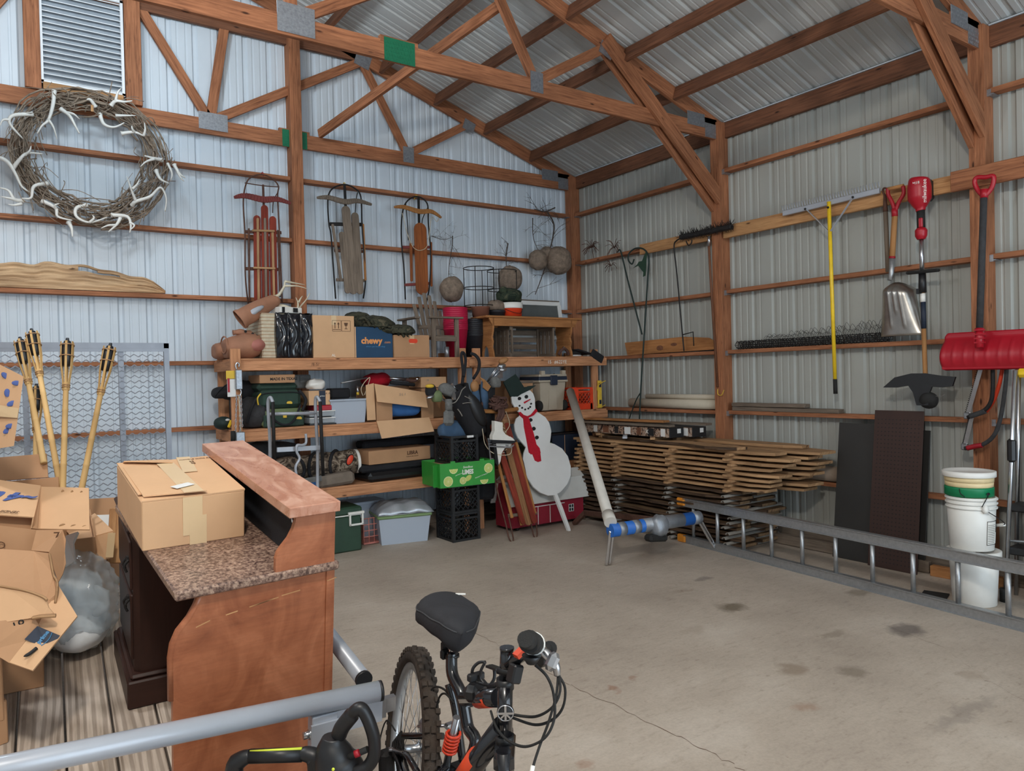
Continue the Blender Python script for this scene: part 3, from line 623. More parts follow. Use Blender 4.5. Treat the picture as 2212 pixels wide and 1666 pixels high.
part('rope',MB().tube(spline([(-2.559,-0.23,3.397),(-2.507,-0.235,3.181),(-2.439,-0.235,3.04),(-2.346,-0.235,3.014),(-2.26,-0.235,3.091),(-2.207,-0.23,3.378),(-2.143,-0.23,3.347),(-2.11,-0.23,3.388)],6),.0035,5),'rope',sl3)
# driftwood board on the girt
pl=[(-.40,0),(2.2,-.003),(2.42,.0),(2.5,.035),(2.42,.09),(2.3,.15),(2.14,.19),(1.9,.21),(1.55,.26),(1.3,.295),(.95,.31),(.6,.315),(.5,.29),(0,.28),(-.4,.27)]
b0=V((-6.129,-0.1,2.432)); q=(-4.888,-0.1,2.491)
sc=(q[0]-b0.x)/2.5
m=MB(); n=len(pl); vs=[]; top=[(-.4,.27)]+[p for p in reversed(pl[3:-1])]
def dtop(x):
    pts=sorted(pl[3:],key=lambda p:p[0])
    for a,b in zip(pts[:-1],pts[1:]):
        if a[0]<=x<=b[0]: return a[1]+(b[1]-a[1])*(x-a[0])/(b[0]-a[0]+1e-6)
    return .035
def dw(u,v,y,hole):
    x=-.4+2.9*u; t=dtop(x)*(1+.04*math.sin(37*u)); z=v*t
    if hole and 1.05<x<1.78: z=z
    return (b0.x+x*sc,y+.006*math.sin(30*v+9*u)+.004*math.sin(80*v),b0.z+.02+z*sc*1.42)
NU,NV=60,13
for y,fl in ((-.075,1),(-.04,0)):
    vs=[dw(i/(NU-1),j/(NV-1),y,1) for i in range(NU) for j in range(NV)]; fs=[]
    for i in range(NU-1):
        for j in range(NV-1):
            x=-.4+2.9*i/(NU-1)
            if 1.12<x<1.74 and j in ((9,10) if x<1.4 else (9,)): continue
            a=(i*NV+j,(i+1)*NV+j,(i+1)*NV+j+1,i*NV+j+1); fs.append(a if fl else tuple(reversed(a)))
    m.add(vs,fs,(1,0,0),False)
vs=[];fs=[]
for i in range(NU):
    for y in (-.075,-.04): vs.append(dw(i/(NU-1),1,y,1))
    for y in (-.075,-.04): vs.append(dw(i/(NU-1),0,y,1))
    if i:
        k=4*i; fs+=[(k-4,k,k+1,k-3),(k-2,k-1,k+3,k+2)]
k=4*(NU-1); fs+=[(k,k+2,k+3,k+1)]; m.add(vs,fs,(1,0,0))
solo('weathered_plank',m,'driftwood','long split weathered plank lying on the girt under the antler wreath','wood plank',(b0.x+1,-.06,b0.z))
# paper wasp nests on branches
def nest(name,label,nests,branches,seed,twigs=12,hang=(0,0,0),spread=.28):
    t=thing(name,label,'wasp nest',hang); r2=random.Random(seed)
    for c,r in nests:
        m=MB().ell(c,(r,r*.92,r*1.03),None,22,16,.07,seed); part('nest',m,'nest',t)
    for q,r in branches:
        sp=spline(q,6); n=len(sp); m=MB().tube(sp,[r*(1-.6*i/n) for i in range(n)],6)
        for k in range(twigs):
            i=r2.randrange(1,n-1); d=V((r2.uniform(-1,1),r2.uniform(-.35,.05),r2.uniform(-.7,.8))).normalized(); L_=r2.uniform(.4,1)*spread
            e=[sp[i],sp[i]+d*L_*.4+V((0,0,.02)),sp[i]+d*L_+V((r2.uniform(-.04,.04),0,r2.uniform(-.05,.05)))]; e[1].y=min(e[1].y,-.11); e[2].y=min(e[2].y,-.11)
            s3=spline(e,3); m.tube(s3,[r*.35*(1-.6*j/len(s3)) for j in range(len(s3))],4)
            for _ in range(2):
                d2=(d+V((r2.uniform(-.8,.8),0,r2.uniform(-.8,.8)))).normalized(); a=lerp(e[1],e[2],r2.uniform(.1,.8)); m.tube([a,a+d2*L_*.4],[r*.22,r*.1],4)
        part('branch',m,'twig_dark',t)
    return t

nest('wasp_nest','two grey paper wasp nests on a bare branch beside the corner post',[((-0.764,-0.24,3.016),.118),((-0.495,-0.3,3.02),.165),((-0.592,-0.2,3.097),.1)],[([(-0.4,-0.13,3.708),(-0.571,-0.14,3.641),(-0.736,-0.15,3.651)],.009),([(-0.552,-0.15,3.649),(-0.478,-0.2,3.474),(-0.552,-0.22,3.191),(-0.682,-0.24,2.887),(-0.834,-0.26,2.597)],.011),([(-0.765,-0.15,3.539),(-0.796,-0.2,3.278),(-0.7,-0.22,3.075)],.007)],5,9,(-0.552,-0.15,3.649),.34)
nest('wasp_nest','grey egg-shaped wasp nest hanging from twigs above the small wooden chair',[((-2.044,-0.36,2.592),.135)],[([(-1.884,-0.13,3.226),(-1.925,-0.18,3.089),(-2.01,-0.26,2.899),(-2.079,-0.33,2.659)],.006),([(-2.157,-0.13,3.202),(-2.011,-0.14,3.175),(-1.884,-0.13,3.216)],.004)],9,12,(-1.884,-0.13,3.226),.24)
nest('wasp_nest','grey wasp nest hanging behind the black wire plant rings',[((-1.184,-0.24,2.766),.15)],[([(-1.125,-0.13,3.205),(-1.185,-0.17,3.007),(-1.201,-0.22,2.797)],.008)],13,8,(-1.125,-0.13,3.205),.16)
# ------------------------------------------------------------------ the plank shelf along the back wall
SZ=(.625,1.21,1.835); XL,XR=-4.66,-.15
sh=thing('storage_shelf','three-tier rough lumber shelf of two by fours along the back wall','shelf',(-2.4,-.4,0))
for z in SZ:
    for a,b in (((XL+.18),-2.07),(-2.07,XR)):
        part('front_rail',MB().box(((a+b)/2,-.73,z-.063),(b-a-.004,.038,.09),None,(1,0,0),.003),'shelf_wood',sh)
        part('back_rail',MB().box(((a+b)/2,-.15,z-.063),(b-a-.004,.038,.09),None,(1,0,0),.003),'shelf_wood',sh)
    for k in range(4):
        part('deck_board',MB().box(((XL+.15+XR)/2,-.675+.158*k,z-.009),(XR-XL-.2,.152,.018),None,(1,0,0),.002),'shelf_wood',sh)
    for x in (XL+.1,-4.49,-2.02,-.27):
        if x<-4.5: part('side_rail',MB().box((x+.08,-.44,z-.063),(.038,.62,.09),None,(0,1,0),.003),'shelf_wood',sh)
        else: part('side_rail',MB().box((x+.06,-.44,z-.063),(.038,.54,.09),None,(0,1,0),.003),'shelf_wood',sh)
for x,top in ((-4.47,1.92),(-2.14,1.93),(-1.96,1.93),(-.30,1.92)):
    part('shelf_post',MB().box((x,-.69 if x>-4 else -.772,top/2),(.085,.04,top),None,(0,0,1),.003),'shelf_wood',sh)
for x in (-4.42,-2.05,-.25):
    part('shelf_post',MB().box((x,-.12,.95),(.09,.04,1.9),None,(0,0,1),.003),'shelf_wood',sh)
part('post_block',MB().box((-2.06,-.76,1.775),(.075,.03,.07),None,None,.003),'shelf_new' if 'shelf_new' in M else 'shelf_wood',sh)
for i,x in enumerate((-1.12,-1.02,-.96,-.9)): text(('15','#6','22','YE')[i],.055,'white_ink',sh,frame((x+.1,-.7505,1.772),(1,0,0),z=(0,-1,0)),'pencil_mark',.0003)
text('/8-5/',.04,'brown_ink',sh,frame((-3.75,-.7505,1.775),(1,0,0),z=(0,-1,0)),'pencil_mark',.0003)

# carton builder: local frame x width, y depth (into the picture), z up, origin at the bottom front-left corner
def carton(name,label,M4,w_,d_,h_,mat='cardboard',open_=False,flaps=(),tape=True,group=None,cat='box',th=.005):
    o=M4@V((w_/2,d_/2,0)); t=thing(name,label,cat,o,group)
    if not open_:
        part('carton_body',MB().box((w_/2,d_/2,h_/2),(w_,d_,h_),None,(1,0,0),.004),mat,t,M4)
        part('top_seam',MB().box((w_/2,d_/2,h_+.0006),(w_-.01,.004,.0012)),'cardboard_edge',t,M4)
    else:
        m=MB()
        for c,s in (((w_/2,th/2,h_/2),(w_,th,h_)),((w_/2,d_-th/2,h_/2),(w_,th,h_)),((th/2,d_/2,h_/2),(th,d_-2*th,h_)),((w_-th/2,d_/2,h_/2),(th,d_-2*th,h_)),((w_/2,d_/2,th/2),(w_-2*th,d_-2*th,th))): m.box(c,s)
        part('carton_body',m,mat,t,M4)
    if tape and not open_: part('tape',MB().box((w_/2,d_/2,h_+.0013),(.05,d_,.0012)).box((w_/2,-.0008,h_-.045),(.05,.0012,.09)),'tape',t,M4)
    for side,ang,ln in flaps:
        a=math.radians(ang); m=MB()   # ang 0 = folded in flat, 90 = upright, 180 = folded out flat
        if side=='f': m.box((0,math.cos(a)*ln/2,math.sin(a)*ln/2),(w_-.004,ln,.004),Matrix.Rotation(a,3,'X')); off=(w_/2,0,h_)
        elif side=='b': m.box((0,-math.cos(a)*ln/2,math.sin(a)*ln/2),(w_-.004,ln,.004),Matrix.Rotation(-a,3,'X')); off=(w_/2,d_,h_)
        elif side=='l': m.box((math.cos(a)*ln/2,0,math.sin(a)*ln/2),(ln,d_-.004,.004),Matrix.Rotation(-a,3,'Y')); off=(0,d_/2,h_)
        else: m.box((-math.cos(a)*ln/2,0,math.sin(a)*ln/2),(ln,d_-.004,.004),Matrix.Rotation(a,3,'Y')); off=(w_,d_/2,h_)
        part('flap',m,mat,t,M4@T(*off)@T(0,0,.003))
    return t
def FR(x,z,y): return frame((x,y,z),(1,0,0),z=(0,-1,0))      # frame for print on a face towards the camera wall
Zt=SZ[2]+.001; Zm=SZ[1]+.001; Zl=SZ[0]+.001
# --- top tier
t=carton('cardboard_box','tall plain brown carton between the black archery block and the blue box',T(-3.745,-.70,Zt),.41,.42,.40)
m=MB()
for k in (0,1): m.box((-3.53+.035*k,-.7012,2.14),(.007,.0012,.05)).prism([(-.012,0),(.012,0),(0,.02)],.0012,FR(-3.53+.035*k,2.155,-.7005))
m.box((-3.513,-.7012,2.105),(.075,.0012,.005)); m.box((-3.42,-.7012,2.112),(.03,.0012,.005)).box((-3.42,-.7012,2.13),(.006,.0012,.035)).prism([(-.02,.03),(.02,.03),(.012,0),(-.012,0)],.0012,FR(-3.42,2.14,-.7005))
for x in (-3.513,-3.42):
    for s in (-1,1): m.box((x+s*.043,-.7012,2.14),(.003,.0012,.1))
    for z in (2.09,2.19): m.box((x,-.7012,z),(.086,.0012,.003))
part('handling_mark',m,'brown_ink',t); text('AL',.035,'white_ink',t,FR(-3.55,1.86,-.7008),'pen_mark')
t=carton('cardboard_box','dark blue printed carton with camouflage clothes heaped on it',T(-3.335,-.70,Zt),.40,.40,.30,'blue_box',tape=False)
part('carton_edge',MB().box((-3.329,-.7012,Zt+.15),(.012,.0014,.295)),'cardboard',t)
text('chewy',.085,'orange_ink',t,FR(-3.16,2.0,-.7006),bold=.0035); text('.com',.036,'orange_ink',t,FR(-2.995,1.988,-.7006)); text('where pet lovers shop',.022,'prime_ink',t,FR(-3.12,1.945,-.7006),'small_print')
def cloth_heap(c,rx,ry,rz,seed,squash=.35,wob=.16):
    return MB().ell(c,(rx,ry,rz),None,28,18,wob,seed,lambda q:V((q.x,q.y,max(q.z,-rz*squash))))
m=cloth_heap((-3.10,-.50,2.17),.25,.24,.09,4).merge(cloth_heap((-2.86,-.60,2.10),.21,.19,.07,8)).merge(cloth_heap((-3.2,-.45,2.24),.14,.14,.06,2))
for k in range(9):
    a=V((-3.3+.06*k,-.7+.02*math.sin(k),2.2-.018*k)); m.tube(spline([a,a+V((.06,-.03,.02)),a+V((.12,-.015,-.05))],4),.016,6)
solo('camouflage_clothes',m,'camo_dark','heap of dark camouflage clothes lying over the blue carton','clothes',(-3.1,-.5,2.13))
t=carton('cardboard_box','short brown box with an orange hand hole, beside the small wooden chair',T(-2.93,-.72,Zt),.395,.36,.225,'cardboard_dark')
pl=[(.045*math.copysign(1,math.cos(a))*.6+.022*math.cos(a),.022*math.sin(a)) for a in [2*PI*i/16+.01 for i in range(16)]]
part('hand_hole',MB().prism(pl,.002,FR(-2.72,Zt+.165,-.7195)),'red_orange',t)
# black wrapped archery block
t=thing('archery_target','layered foam archery block wrapped in glossy black plastic on the top shelf','archery target',(-4.0,-.5,Zt))
part('foam_core',MB().box((-4.095,-.42,Zt+.205),(.22,.50,.41),None,(0,1,0),.01),'foam_layer',t)
m=MB()
for k in range(13): m.box((-4.2055,-.42,Zt+.03+.031*k),(.002,.49,.004)).box((-4.14,-.6705,Zt+.03+.031*k),(.13,.002,.004))
part('layer_line',m,'cardboard_edge',t)
def wrapf(u,v):
    x=-4.08+.34*u; z=Zt+.42*v; b=.05*abs(math.sin(PI*(u*3+.02)))**.6*(.35+.65*math.sin(PI*min(1,v*1.02+.02))**.5)
    return (x+.012*math.sin(3*v)*(u-.5),-.675-b-.006*math.sin(46*u+3*math.sin(9*v))*(.3+v*(1-v)*2.4),z-.02*abs(math.sin(PI*3*u))*(v>.9))
m=MB().surf(wrapf,72,26); k=lambda u,v,dy:(-4.08+.34*u,-.675+.46*dy,Zt+.42*v)
m.surf(lambda u,v:(-4.08+.34*u,-.68+.46*v,Zt+.405+.012*math.sin(9*u)),12,4).surf(lambda u,v:(-3.74,-.68+.46*u,Zt+.41*v),4,8).surf(lambda u,v:(-4.083-.01*math.sin(PI*v),-.68+.46*u,Zt+.41*v),4,8)
part('plastic_wrap',m,'black_wrap',t,solid=.002)
# foam deer target in pieces
dm=lambda name,mb,mat,t,label=None: part(name,mb,mat,t,label=label)
t=thing('deer_target','foam deer target body section with a pink vital zone, lying on the shelf end','deer target',(-4.36,-.55,Zt))
Rm=Matrix.Rotation(math.radians(-8),3,'Y')
m=MB().ell((-4.36,-.56,Zt+.107),(.215,.17,.112),Rm,24,14,.02,3,lambda q:V((max(q.x,-.15),q.y,max(q.z,-.104)*(1+.12*(q.x>0))))); dm('torso',m,'deer_foam',t)
dm('torso_rim',MB().tube([V((-4.507,-.56,Zt+.125))+V((0,math.cos(a)*.115,math.sin(a)*.075)) for a in [2*PI*i/16 for i in range(16)]],.007,5,closed=True),'deer_foam',t)
m=MB().ell((-4.275,-.60,Zt+.115),(.118,.137,.072),Rm,18,12,.01,5); dm('vital_zone',m,'deer_pink',t)
t=thing('deer_target','hollow foam deer target rump section standing at the left shelf end','deer target',(-4.53,-.35,Zt))
dm('rump',MB().ell((-4.46,-.36,Zt+.078),(.15,.15,.08),None,18,12,.03,8,lambda q:V((max(q.x,-.09),q.y,max(q.z,-.076)))),'deer_foam',t)
t=thing('deer_target','foam deer leg joint with bolt holes lying on the target body','deer target',(-4.3,-.5,Zt+.25))
sp=spline([(-4.43,-.57,Zt+.235),(-4.36,-.57,Zt+.24),(-4.30,-.58,Zt+.23),(-4.24,-.59,Zt+.20),(-4.19,-.60,Zt+.165)],5); n=len(sp)
dm('leg_piece',MB().tube(sp,[.026-.004*math.sin(i) for i in range(n)],10),'deer_foam',t)
for q in ((-4.33,-.604,Zt+.245),(-4.27,-.61,Zt+.225),(-4.235,-.618,Zt+.205)): dm('bolt_hole',MB().tube([V(q),V(q)+V((0,-.004,0))],.012,10),'black_rubber',t)
dm('bolt_plug',MB().tube([(-4.19,-.60,Zt+.17),(-4.19,-.632,Zt+.17)],.014,10),'red_paint',t)
t=thing('deer_target','antlered foam deer head and neck propped against the black archery block','deer target',(-4.3,-.5,Zt+.3))
A_,B_=V((-4.386,-0.62,2.183)),V((-4.03,-0.5,2.382)); ax=(B_-A_).normalized()
def neck(u,v):
    a=2*PI*v; c=lerp(A_,B_,u); r=.085-.028*u+.012*math.sin(PI*u); up=V((-ax.z,0,ax.x)); s=V((0,1,0))
    f=1.0+.25*(u<.12)*math.sin(2*a)
    return c+(up*math.cos(a)*1.02+s*math.sin(a)*.8)*r*f
m=MB().surf(neck,16,18,cv=True); dm('neck',m,'deer_foam',t)
dm('head',MB().ell(B_+V((.0,.02,-.01)),(.06,.055,.055),None,14,10,.04,3),'deer_foam',t)
dm('worn_patch',MB().ell(lerp(A_,B_,.32)+V((.012,-.062,.012)),(.105,.012,.026),Matrix.Rotation(math.radians(-31),3,'Y'),12,6),'grey_paint',t)
dm('antler',antler_mb([(-4.023,-0.48,2.413),(-3.982,-0.48,2.437),(-3.946,-0.48,2.49),(-3.928,-0.48,2.525),(-3.918,-0.47,2.564),(-3.886,-0.46,2.564),(-3.869,-0.46,2.554)],.016,[[(-3.925,-0.48,2.52),(-3.871,-0.5,2.523),(-3.804,-0.51,2.521),(-3.72,-0.52,2.499)],[(-3.918,-0.47,2.564),(-3.845,-0.46,2.558),(-3.787,-0.46,2.552),(-3.721,-0.45,2.546)],[(-3.915,-0.47,2.566),(-3.849,-0.42,2.57),(-3.785,-0.42,2.55)]]),'antler',t)
dm('antler',antler_mb([(-3.99,-0.46,2.336),(-3.939,-0.48,2.333),(-3.888,-0.5,2.313),(-3.831,-0.5,2.295),(-3.801,-0.5,2.31),(-3.776,-0.48,2.341),(-3.72,-0.46,2.398),(-3.675,-0.45,2.468)],.016,[[(-3.816,-0.5,2.298),(-3.817,-0.52,2.342),(-3.821,-0.52,2.377),(-3.837,-0.52,2.413)],[(-3.805,-0.5,2.368),(-3.783,-0.49,2.404),(-3.762,-0.49,2.434)]]),'antler',t)
m=MB().box((-3.92,-.5,Zt+.452),(.24,.14,.055),Matrix.Rotation(.3,3,'Z'),None,.003)
t=solo('printed_carton',m,'white_plastic','small black and white printed carton behind the deer antlers','box',(-3.92,-.5,Zt+.45)); 
part('print_patch',MB().box((-3.86,-.572,Zt+.452),(.05,.004,.04),Matrix.Rotation(.3,3,'Z')).box((-3.98,-.592,Zt+.452),(.03,.004,.05),Matrix.Rotation(.3,3,'Z')),'black_ink',t)
# small slatted wooden chair
t=thing('wooden_chair','small grey weathered slat-back garden chair on the top shelf','chair',(-2.36,-.5,Zt))
for x,y,h in ((-2.475,-.70,.40),(-2.20,-.70,.40),(-2.60,-.30,.42),(-2.38,-.32,.25)): part('leg',MB().box((x,y,Zt+h/2),(.045,.03,h),None,(0,0,1),.003),'grey_wood',t)
for k in range(6):
    x=-2.47+.05*k; top=(.58,.66,.705,.68,.62,.52)[k]
    part('back_slat',MB().beam((x,-.45,Zt+.2),(x+.0+.012*(k-2.5),-.33,Zt+top),.043,.016,(0,1,0),.006),'grey_wood',t)
for k in range(4): part('seat_slat',MB().box((-2.34,-.67+.06*k,Zt+.22-.006*k),(.30,.055,.018),None,(1,0,0),.003),'grey_wood',t)
part('armrest',MB().box((-2.335,-.715,Zt+.41),(.40,.06,.02),None,(1,0,0),.003),'grey_wood',t); part('armrest',MB().box((-2.63,-.45,Zt+.41),(.06,.42,.02),None,(0,1,0),.003),'grey_wood',t)
part('apron',MB().box((-2.34,-.712,Zt+.19),(.25,.018,.05),None,(1,0,0),.003),'grey_wood',t); part('back_rail',MB().box((-2.35,-.42,Zt+.33),(.30,.018,.04),None,(1,0,0),.003),'grey_wood',t)
m=MB().tube([(-2.30,-.66,Zt),(-2.30,-.66,Zt+.11)],.025,14); solo('metal_can',m,'galv','small silver can under the wooden chair seat','can',(-2.3,-.66,Zt))
# nested pots and buckets
ORD=['first','second','third','fourth','fifth','sixth','seventh','eighth','ninth','tenth','eleventh','twelfth','thirteenth']
def stack_pot(label,x,y,z,r,h,n,mat,tip=.72,step=.022,base=None,g=None):
    for k in range(n):
        zz=z+k*step; lb=label.replace('nested',('topmost' if k==n-1 else 'lowest' if k==0 else ORD[n-1-k]+' from the top')+', nested') if n>1 else label; pr=[(r*tip*.98,zz),(r*tip,zz),(r*.97,zz+h-.022),(r,zz+h-.02),(r,zz+h),(r-.006,zz+h),(r*.95,zz+h-.03),(r*tip-.006,zz+.006)]
        o=solo('nursery_pot' if mat!='red_orange' else 'bucket',MB().lathe([(a,b) for a,b in pr],T(x,y,0),20),mat,lb,'bucket' if 'magenta' in mat else 'pot',(x,y,zz),g)
stack_pot('magenta plastic bucket nested in the tall stack beside the wooden chair',-2.075,-.47,Zt,.135,.32,12,'magenta_plastic',.70,.020,g='nested magenta buckets')
stack_pot('black nursery pot nested in the stack between magenta buckets and bench',-1.815,-.42,Zt,.115,.26,9,'pot_black',.74,.021,g='nested black pots')
# stained bench with a crate under it
Bz=Zt; bx0,bx1=-1.80,-.56; by=-.56
t=thing('wooden_bench','orange-brown bench with scalloped plank ends standing on the top shelf','bench',(-1.18,by,Bz))
part('bench_top',MB().box((-1.17,by,Bz+.437),(1.34,.33,.024),None,(1,0,0),.006),'pine',t)
for s in (-1,1): part('apron',MB().prism([(-.62,0),(-.57,-.085),(.57,-.085),(.62,0)],.02,frame((-1.18,by+s*.14+.01,Bz+.424),(1,0,0),z=(0,-1,0))),'pine',t)
for x in (-1.72,-.63):
    e=[(.15,0),(.138,.06),(.118,.11),(.135,.17),(.118,.22),(.14,.28),(.15,.34),(.15,.424),(-.15,.424),(-.15,.34),(-.14,.28),(-.118,.22),(-.135,.17),(-.118,.11),(-.138,.06),(-.15,0),(-.06,0)]+[(-.06*math.cos(a),.02+.105*math.sin(a)) for a in [PI*k/8 for k in range(0,9)]]+[(.06,0)]
    part('end_plank',MB().prism(e,.022,frame((x-.011,by,Bz),(0,-1,0),y=(0,0,1))),'pine',t)
t=thing('wooden_crate','weathered slatted wooden crate lying under the bench','crate',(-1.18,-.5,Zt))
for x in (-1.49,-.87):
    for z in (.0,.30):
        part('crate_rail',MB().box((x,-.51,Zt+.02+z),(.024,.32,.04),None,(0,1,0),.002),'grey_wood',t)
    for y in (-.66,-.36): part('crate_post',MB().box((x+(.02 if x<-1 else -.02),y,Zt+.17),(.02,.024,.33),None,(0,0,1),.002),'grey_wood',t)
for k in range(4):
    part('slat',MB().box((-1.18,-.345,Zt+.045+.082*k),(.62,.012,.058),None,(1,0,0),.002),'grey_wood',t)
    part('slat',MB().box((-.868,-.6+.08*k,Zt+.17),(.012,.06,.33),None,(0,0,1),.002),'grey_wood',t); 
    part('slat',MB().box((-1.492,-.6+.08*k,Zt+.17),(.012,.06,.33),None,(0,0,1),.002),'grey_wood',t)
for k in range(3): part('slat',MB().box((-1.18,-.6+.1*k,Zt+.345),(.64,.085,.012),None,(1,0,0),.002),'grey_wood',t)
m=MB().tube(spline([(-.83,-.68,Zt+.02),(-.80,-.69,Zt+.07),(-.75,-.69,Zt+.09),(-.70,-.68,Zt+.06),(-.68,-.67,Zt+.02)],5),.018,8); solo('coiled_strap',m,'leather_brown','dark coil of strap under the right end of the bench','strap',(-.75,-.68,Zt))
Bt=Bz+.45
for k in range(2): stack_pot('black nursery pot with terracotta-brown rim on the bench',-1.55,-.5,Bt,.095,.075,1,'pot_black',.85,.02) if k==0 else None
solo('nursery_pot',MB().lathe([(.09,Bt),(.098,Bt+.09),(.104,Bt+.095),(.104,Bt+.112),(.092,Bt+.112),(.086,Bt+.02)],T(-1.75,-.47,0),20),'terracotta','brown-rimmed dark pot at the left end of the bench top','pot',(-1.75,-.47,Bt))
t=thing('bucket','red plastic bucket with a white rim lid on the bench','bucket',(-1.36,-.5,Bt))
part('pail',MB().lathe([(.118,Bt),(.126,Bt+.10),(.13,Bt+.105)],T(-1.36,-.5,0),24),'red_orange',t); part('rim',MB().lathe([(.13,Bt+.10),(.134,Bt+.105),(.134,Bt+.165),(.126,Bt+.165),(.12,Bt+.11)],T(-1.36,-.5,0),24),'white_plastic',t)
part('handle',MB().tube(spline([(-1.49,-.53,Bt+.1),(-1.42,-.63,Bt+.05),(-1.33,-.645,Bt+.04),(-1.24,-.55,Bt+.1)],5),.003,5),'iron',t)
m=cloth_heap((-1.36,-.47,Bt+.235),.155,.14,.10,12,.55,.13); m.ell((-1.46,-.5,Bt+.30),(.05,.05,.05),None,12,8,.1,3); solo('camouflage_hat',m,'camo_green','crumpled green camouflage hat on top of the white-rimmed bucket','hat',(-1.36,-.47,Bt+.17))
solo('wasp_nest',MB().ell((-1.55,-.48,Bt+.122),(.11,.10,.075),None,18,12,.08,6,lambda q:V((q.x,q.y,max(q.z,-.046)))),'nest','flattened grey wasp nest lying in a black pot on the bench','wasp nest',(-1.55,-.48,Bt+.07))
def plant_ring(x,y,z,r,label):
    t=thing('plant_support',label,'plant support',(x,y,z))
    for h in (.0,.20,.42): part('ring',MB().tube([V((x+r*math.cos(a),y+r*math.sin(a),z+h)) for a in [2*PI*i/28 for i in range(28)]],.005,5,closed=True),'iron',t)
    for k in range(4): a=PI/4+k*PI/2; part('stake',MB().tube([(x+r*math.cos(a),y+r*math.sin(a),z-.02),(x+r*math.cos(a),y+r*math.sin(a),z+.42)],.005,5),'iron',t)
plant_ring(-1.72,-.40,Bt+.13,.17,'black wire plant ring standing in the left bench pots'); plant_ring(-1.36,-.33,Bt+.13,.17,'black wire plant ring standing behind the red and white bucket')
# old sash leaning behind the bench
A4=frame((-1.16,-.22,2.05),(1,0,0),y=(-.05,.18,1))
t=thing('window_sash','old white-painted window sash with dusty glass leaning behind the bench','window sash',(-.8,-.2,2.05))
for c,s in (((.38,.025,.02),(.78,.05,.035)),((.38,.455,.02),(.78,.05,.035)),((.025,.24,.02),(.05,.40,.035)),((.755,.24,.02),(.05,.40,.035))): part('sash_rail',MB().box(c,s,None,None,.003),'white_paint',t,A4)
part('pane',MB().box((.39,.24,.02),(.70,.40,.004)),'glass_grey',t,A4); part('top_strip',MB().box((.34,.49,.0),(.86,.012,.06),None,None,.002),'grey_wood',t,A4)
part('leaning_strip',MB().box((.80,-.02,.0),(.03,.5,.02),Matrix.Rotation(.1,3,'Z')),'grey_wood',t,A4)
# pouch and shoe at the right end
m=MB().box((-.30,-.745,Zt+.0),(.20,.03,.10),Matrix.Rotation(math.radians(28),3,'Y'),None,.012).box((-.46,-.62,Zt+.055),(.22,.20,.02),Matrix.Rotation(math.radians(14),3,'Y'),None,.008)
solo('black_pouch',m,'black_cloth','flat black pouch drooping over the right end of the top shelf','pouch',(-.33,-.7,Zt))
m=MB().ell((-.55,-.62,Zt+.035),(.10,.05,.034),None,16,10,.02,2); t=solo('sneaker',m,'black_rubber','dark sneaker with a white sole beside the bench end','shoe',(-.55,-.62,Zt)); part('sole',MB().ell((-.55,-.625,Zt+.012),(.108,.056,.014),None,16,6),'white_plastic',t)
# --- middle tier
def soft(c,r,seed,wob=.08,rot=None,flat=.75,nu=22,nv=14):
    return MB().ell(c,r,rot,nu,nv,wob,seed,lambda q:V((math.copysign(abs(q.x/r[0])**.75*r[0],q.x),math.copysign(abs(q.y/r[1])**.8*r[1],q.y),max(q.z,-r[2]*flat))))
t=thing('backpack','black mesh duffel bag beside the green gear bags on the middle shelf','bag',(-4.3,-.5,Zm))
part('bag_body',soft((-4.27,-.50,Zm+.125),(.13,.20,.155),3,.06),'charcoal_cloth',t)
part('strap',MB().tube(spline([(-4.36,-.68,Zm+.05),(-4.34,-.72,Zm+.16),(-4.28,-.69,Zm+.26),(-4.22,-.58,Zm+.28)],5),.012,6).tube(spline([(-4.20,-.69,Zm+.03),(-4.17,-.71,Zm+.14),(-4.2,-.66,Zm+.25)],5),.010,6),'black_cloth',t)
solo('duffel_bag',soft((-4.27,-.33,Zm+.33),(.22,.14,.10),14,.12),'black_cloth','dark jacket bundle lying behind the mesh bag','bag',(-4.27,-.33,Zm+.25))
m=soft((-4.50,-.42,Zm+.32),(.09,.12,.06),5,.05); m.tube(spline([(-4.58,-.5,Zm+.3),(-4.54,-.54,Zm+.36),(-4.48,-.54,Zm+.40),(-4.42,-.5,Zm+.40)],5),.006,5); solo('baseball_cap',m,'black_cloth','black cap hung inside the left end of the shelf','cap',(-4.5,-.42,Zm+.26))
t=thing('duck_decoy','dark green glossy duck decoy at the left end of the middle shelf','decoy',(-4.52,-.5,Zm)); part('decoy_body',MB().ell((-4.52,-.50,Zm+.055),(.08,.10,.06),None,16,10,.04,3),'green_black',t); part('bill',MB().box((-4.485,-.60,Zm+.05),(.025,.02,.07),Matrix.Rotation(.4,3,'Y'),None,.006),'yellow_plastic',t); part('cheek_patch',MB().ell((-4.50,-.585,Zm+.085),(.02,.015,.012)),'white_paint',t)
t=thing('range_case','olive lower gear case with a brass clasp and black strap','gear case',(-4.03,-.5,Zm))
part('case_body',MB().box((-4.035,-.53,Zm+.085),(.385,.32,.165),None,None,.022),'olive',t); part('case_front',MB().box((-4.035,-.693,Zm+.06),(.37,.02,.11),None,None,.01),'green_cloth',t); part('clasp',MB().box((-4.03,-.708,Zm+.105),(.035,.012,.045),None,None,.004),'sock_yellow',t)
part('strap',MB().tube(spline([(-4.20,-.712,Zm+.17),(-4.12,-.722,Zm+.06),(-4.03,-.724,Zm+.02),(-3.95,-.722,Zm+.06),(-3.88,-.70,Zm+.2)],5),.010,5),'black_cloth',t)
em=lambda x,z,t:part('emblem',MB().prism([(-.024,-.008),(.024,-.012),(.026,.004),(.012,.014),(-.016,.012),(-.026,.002)],.003,FR(x,z,-.705)),'sock_yellow',t)
em(-3.90,Zm+.075,t)
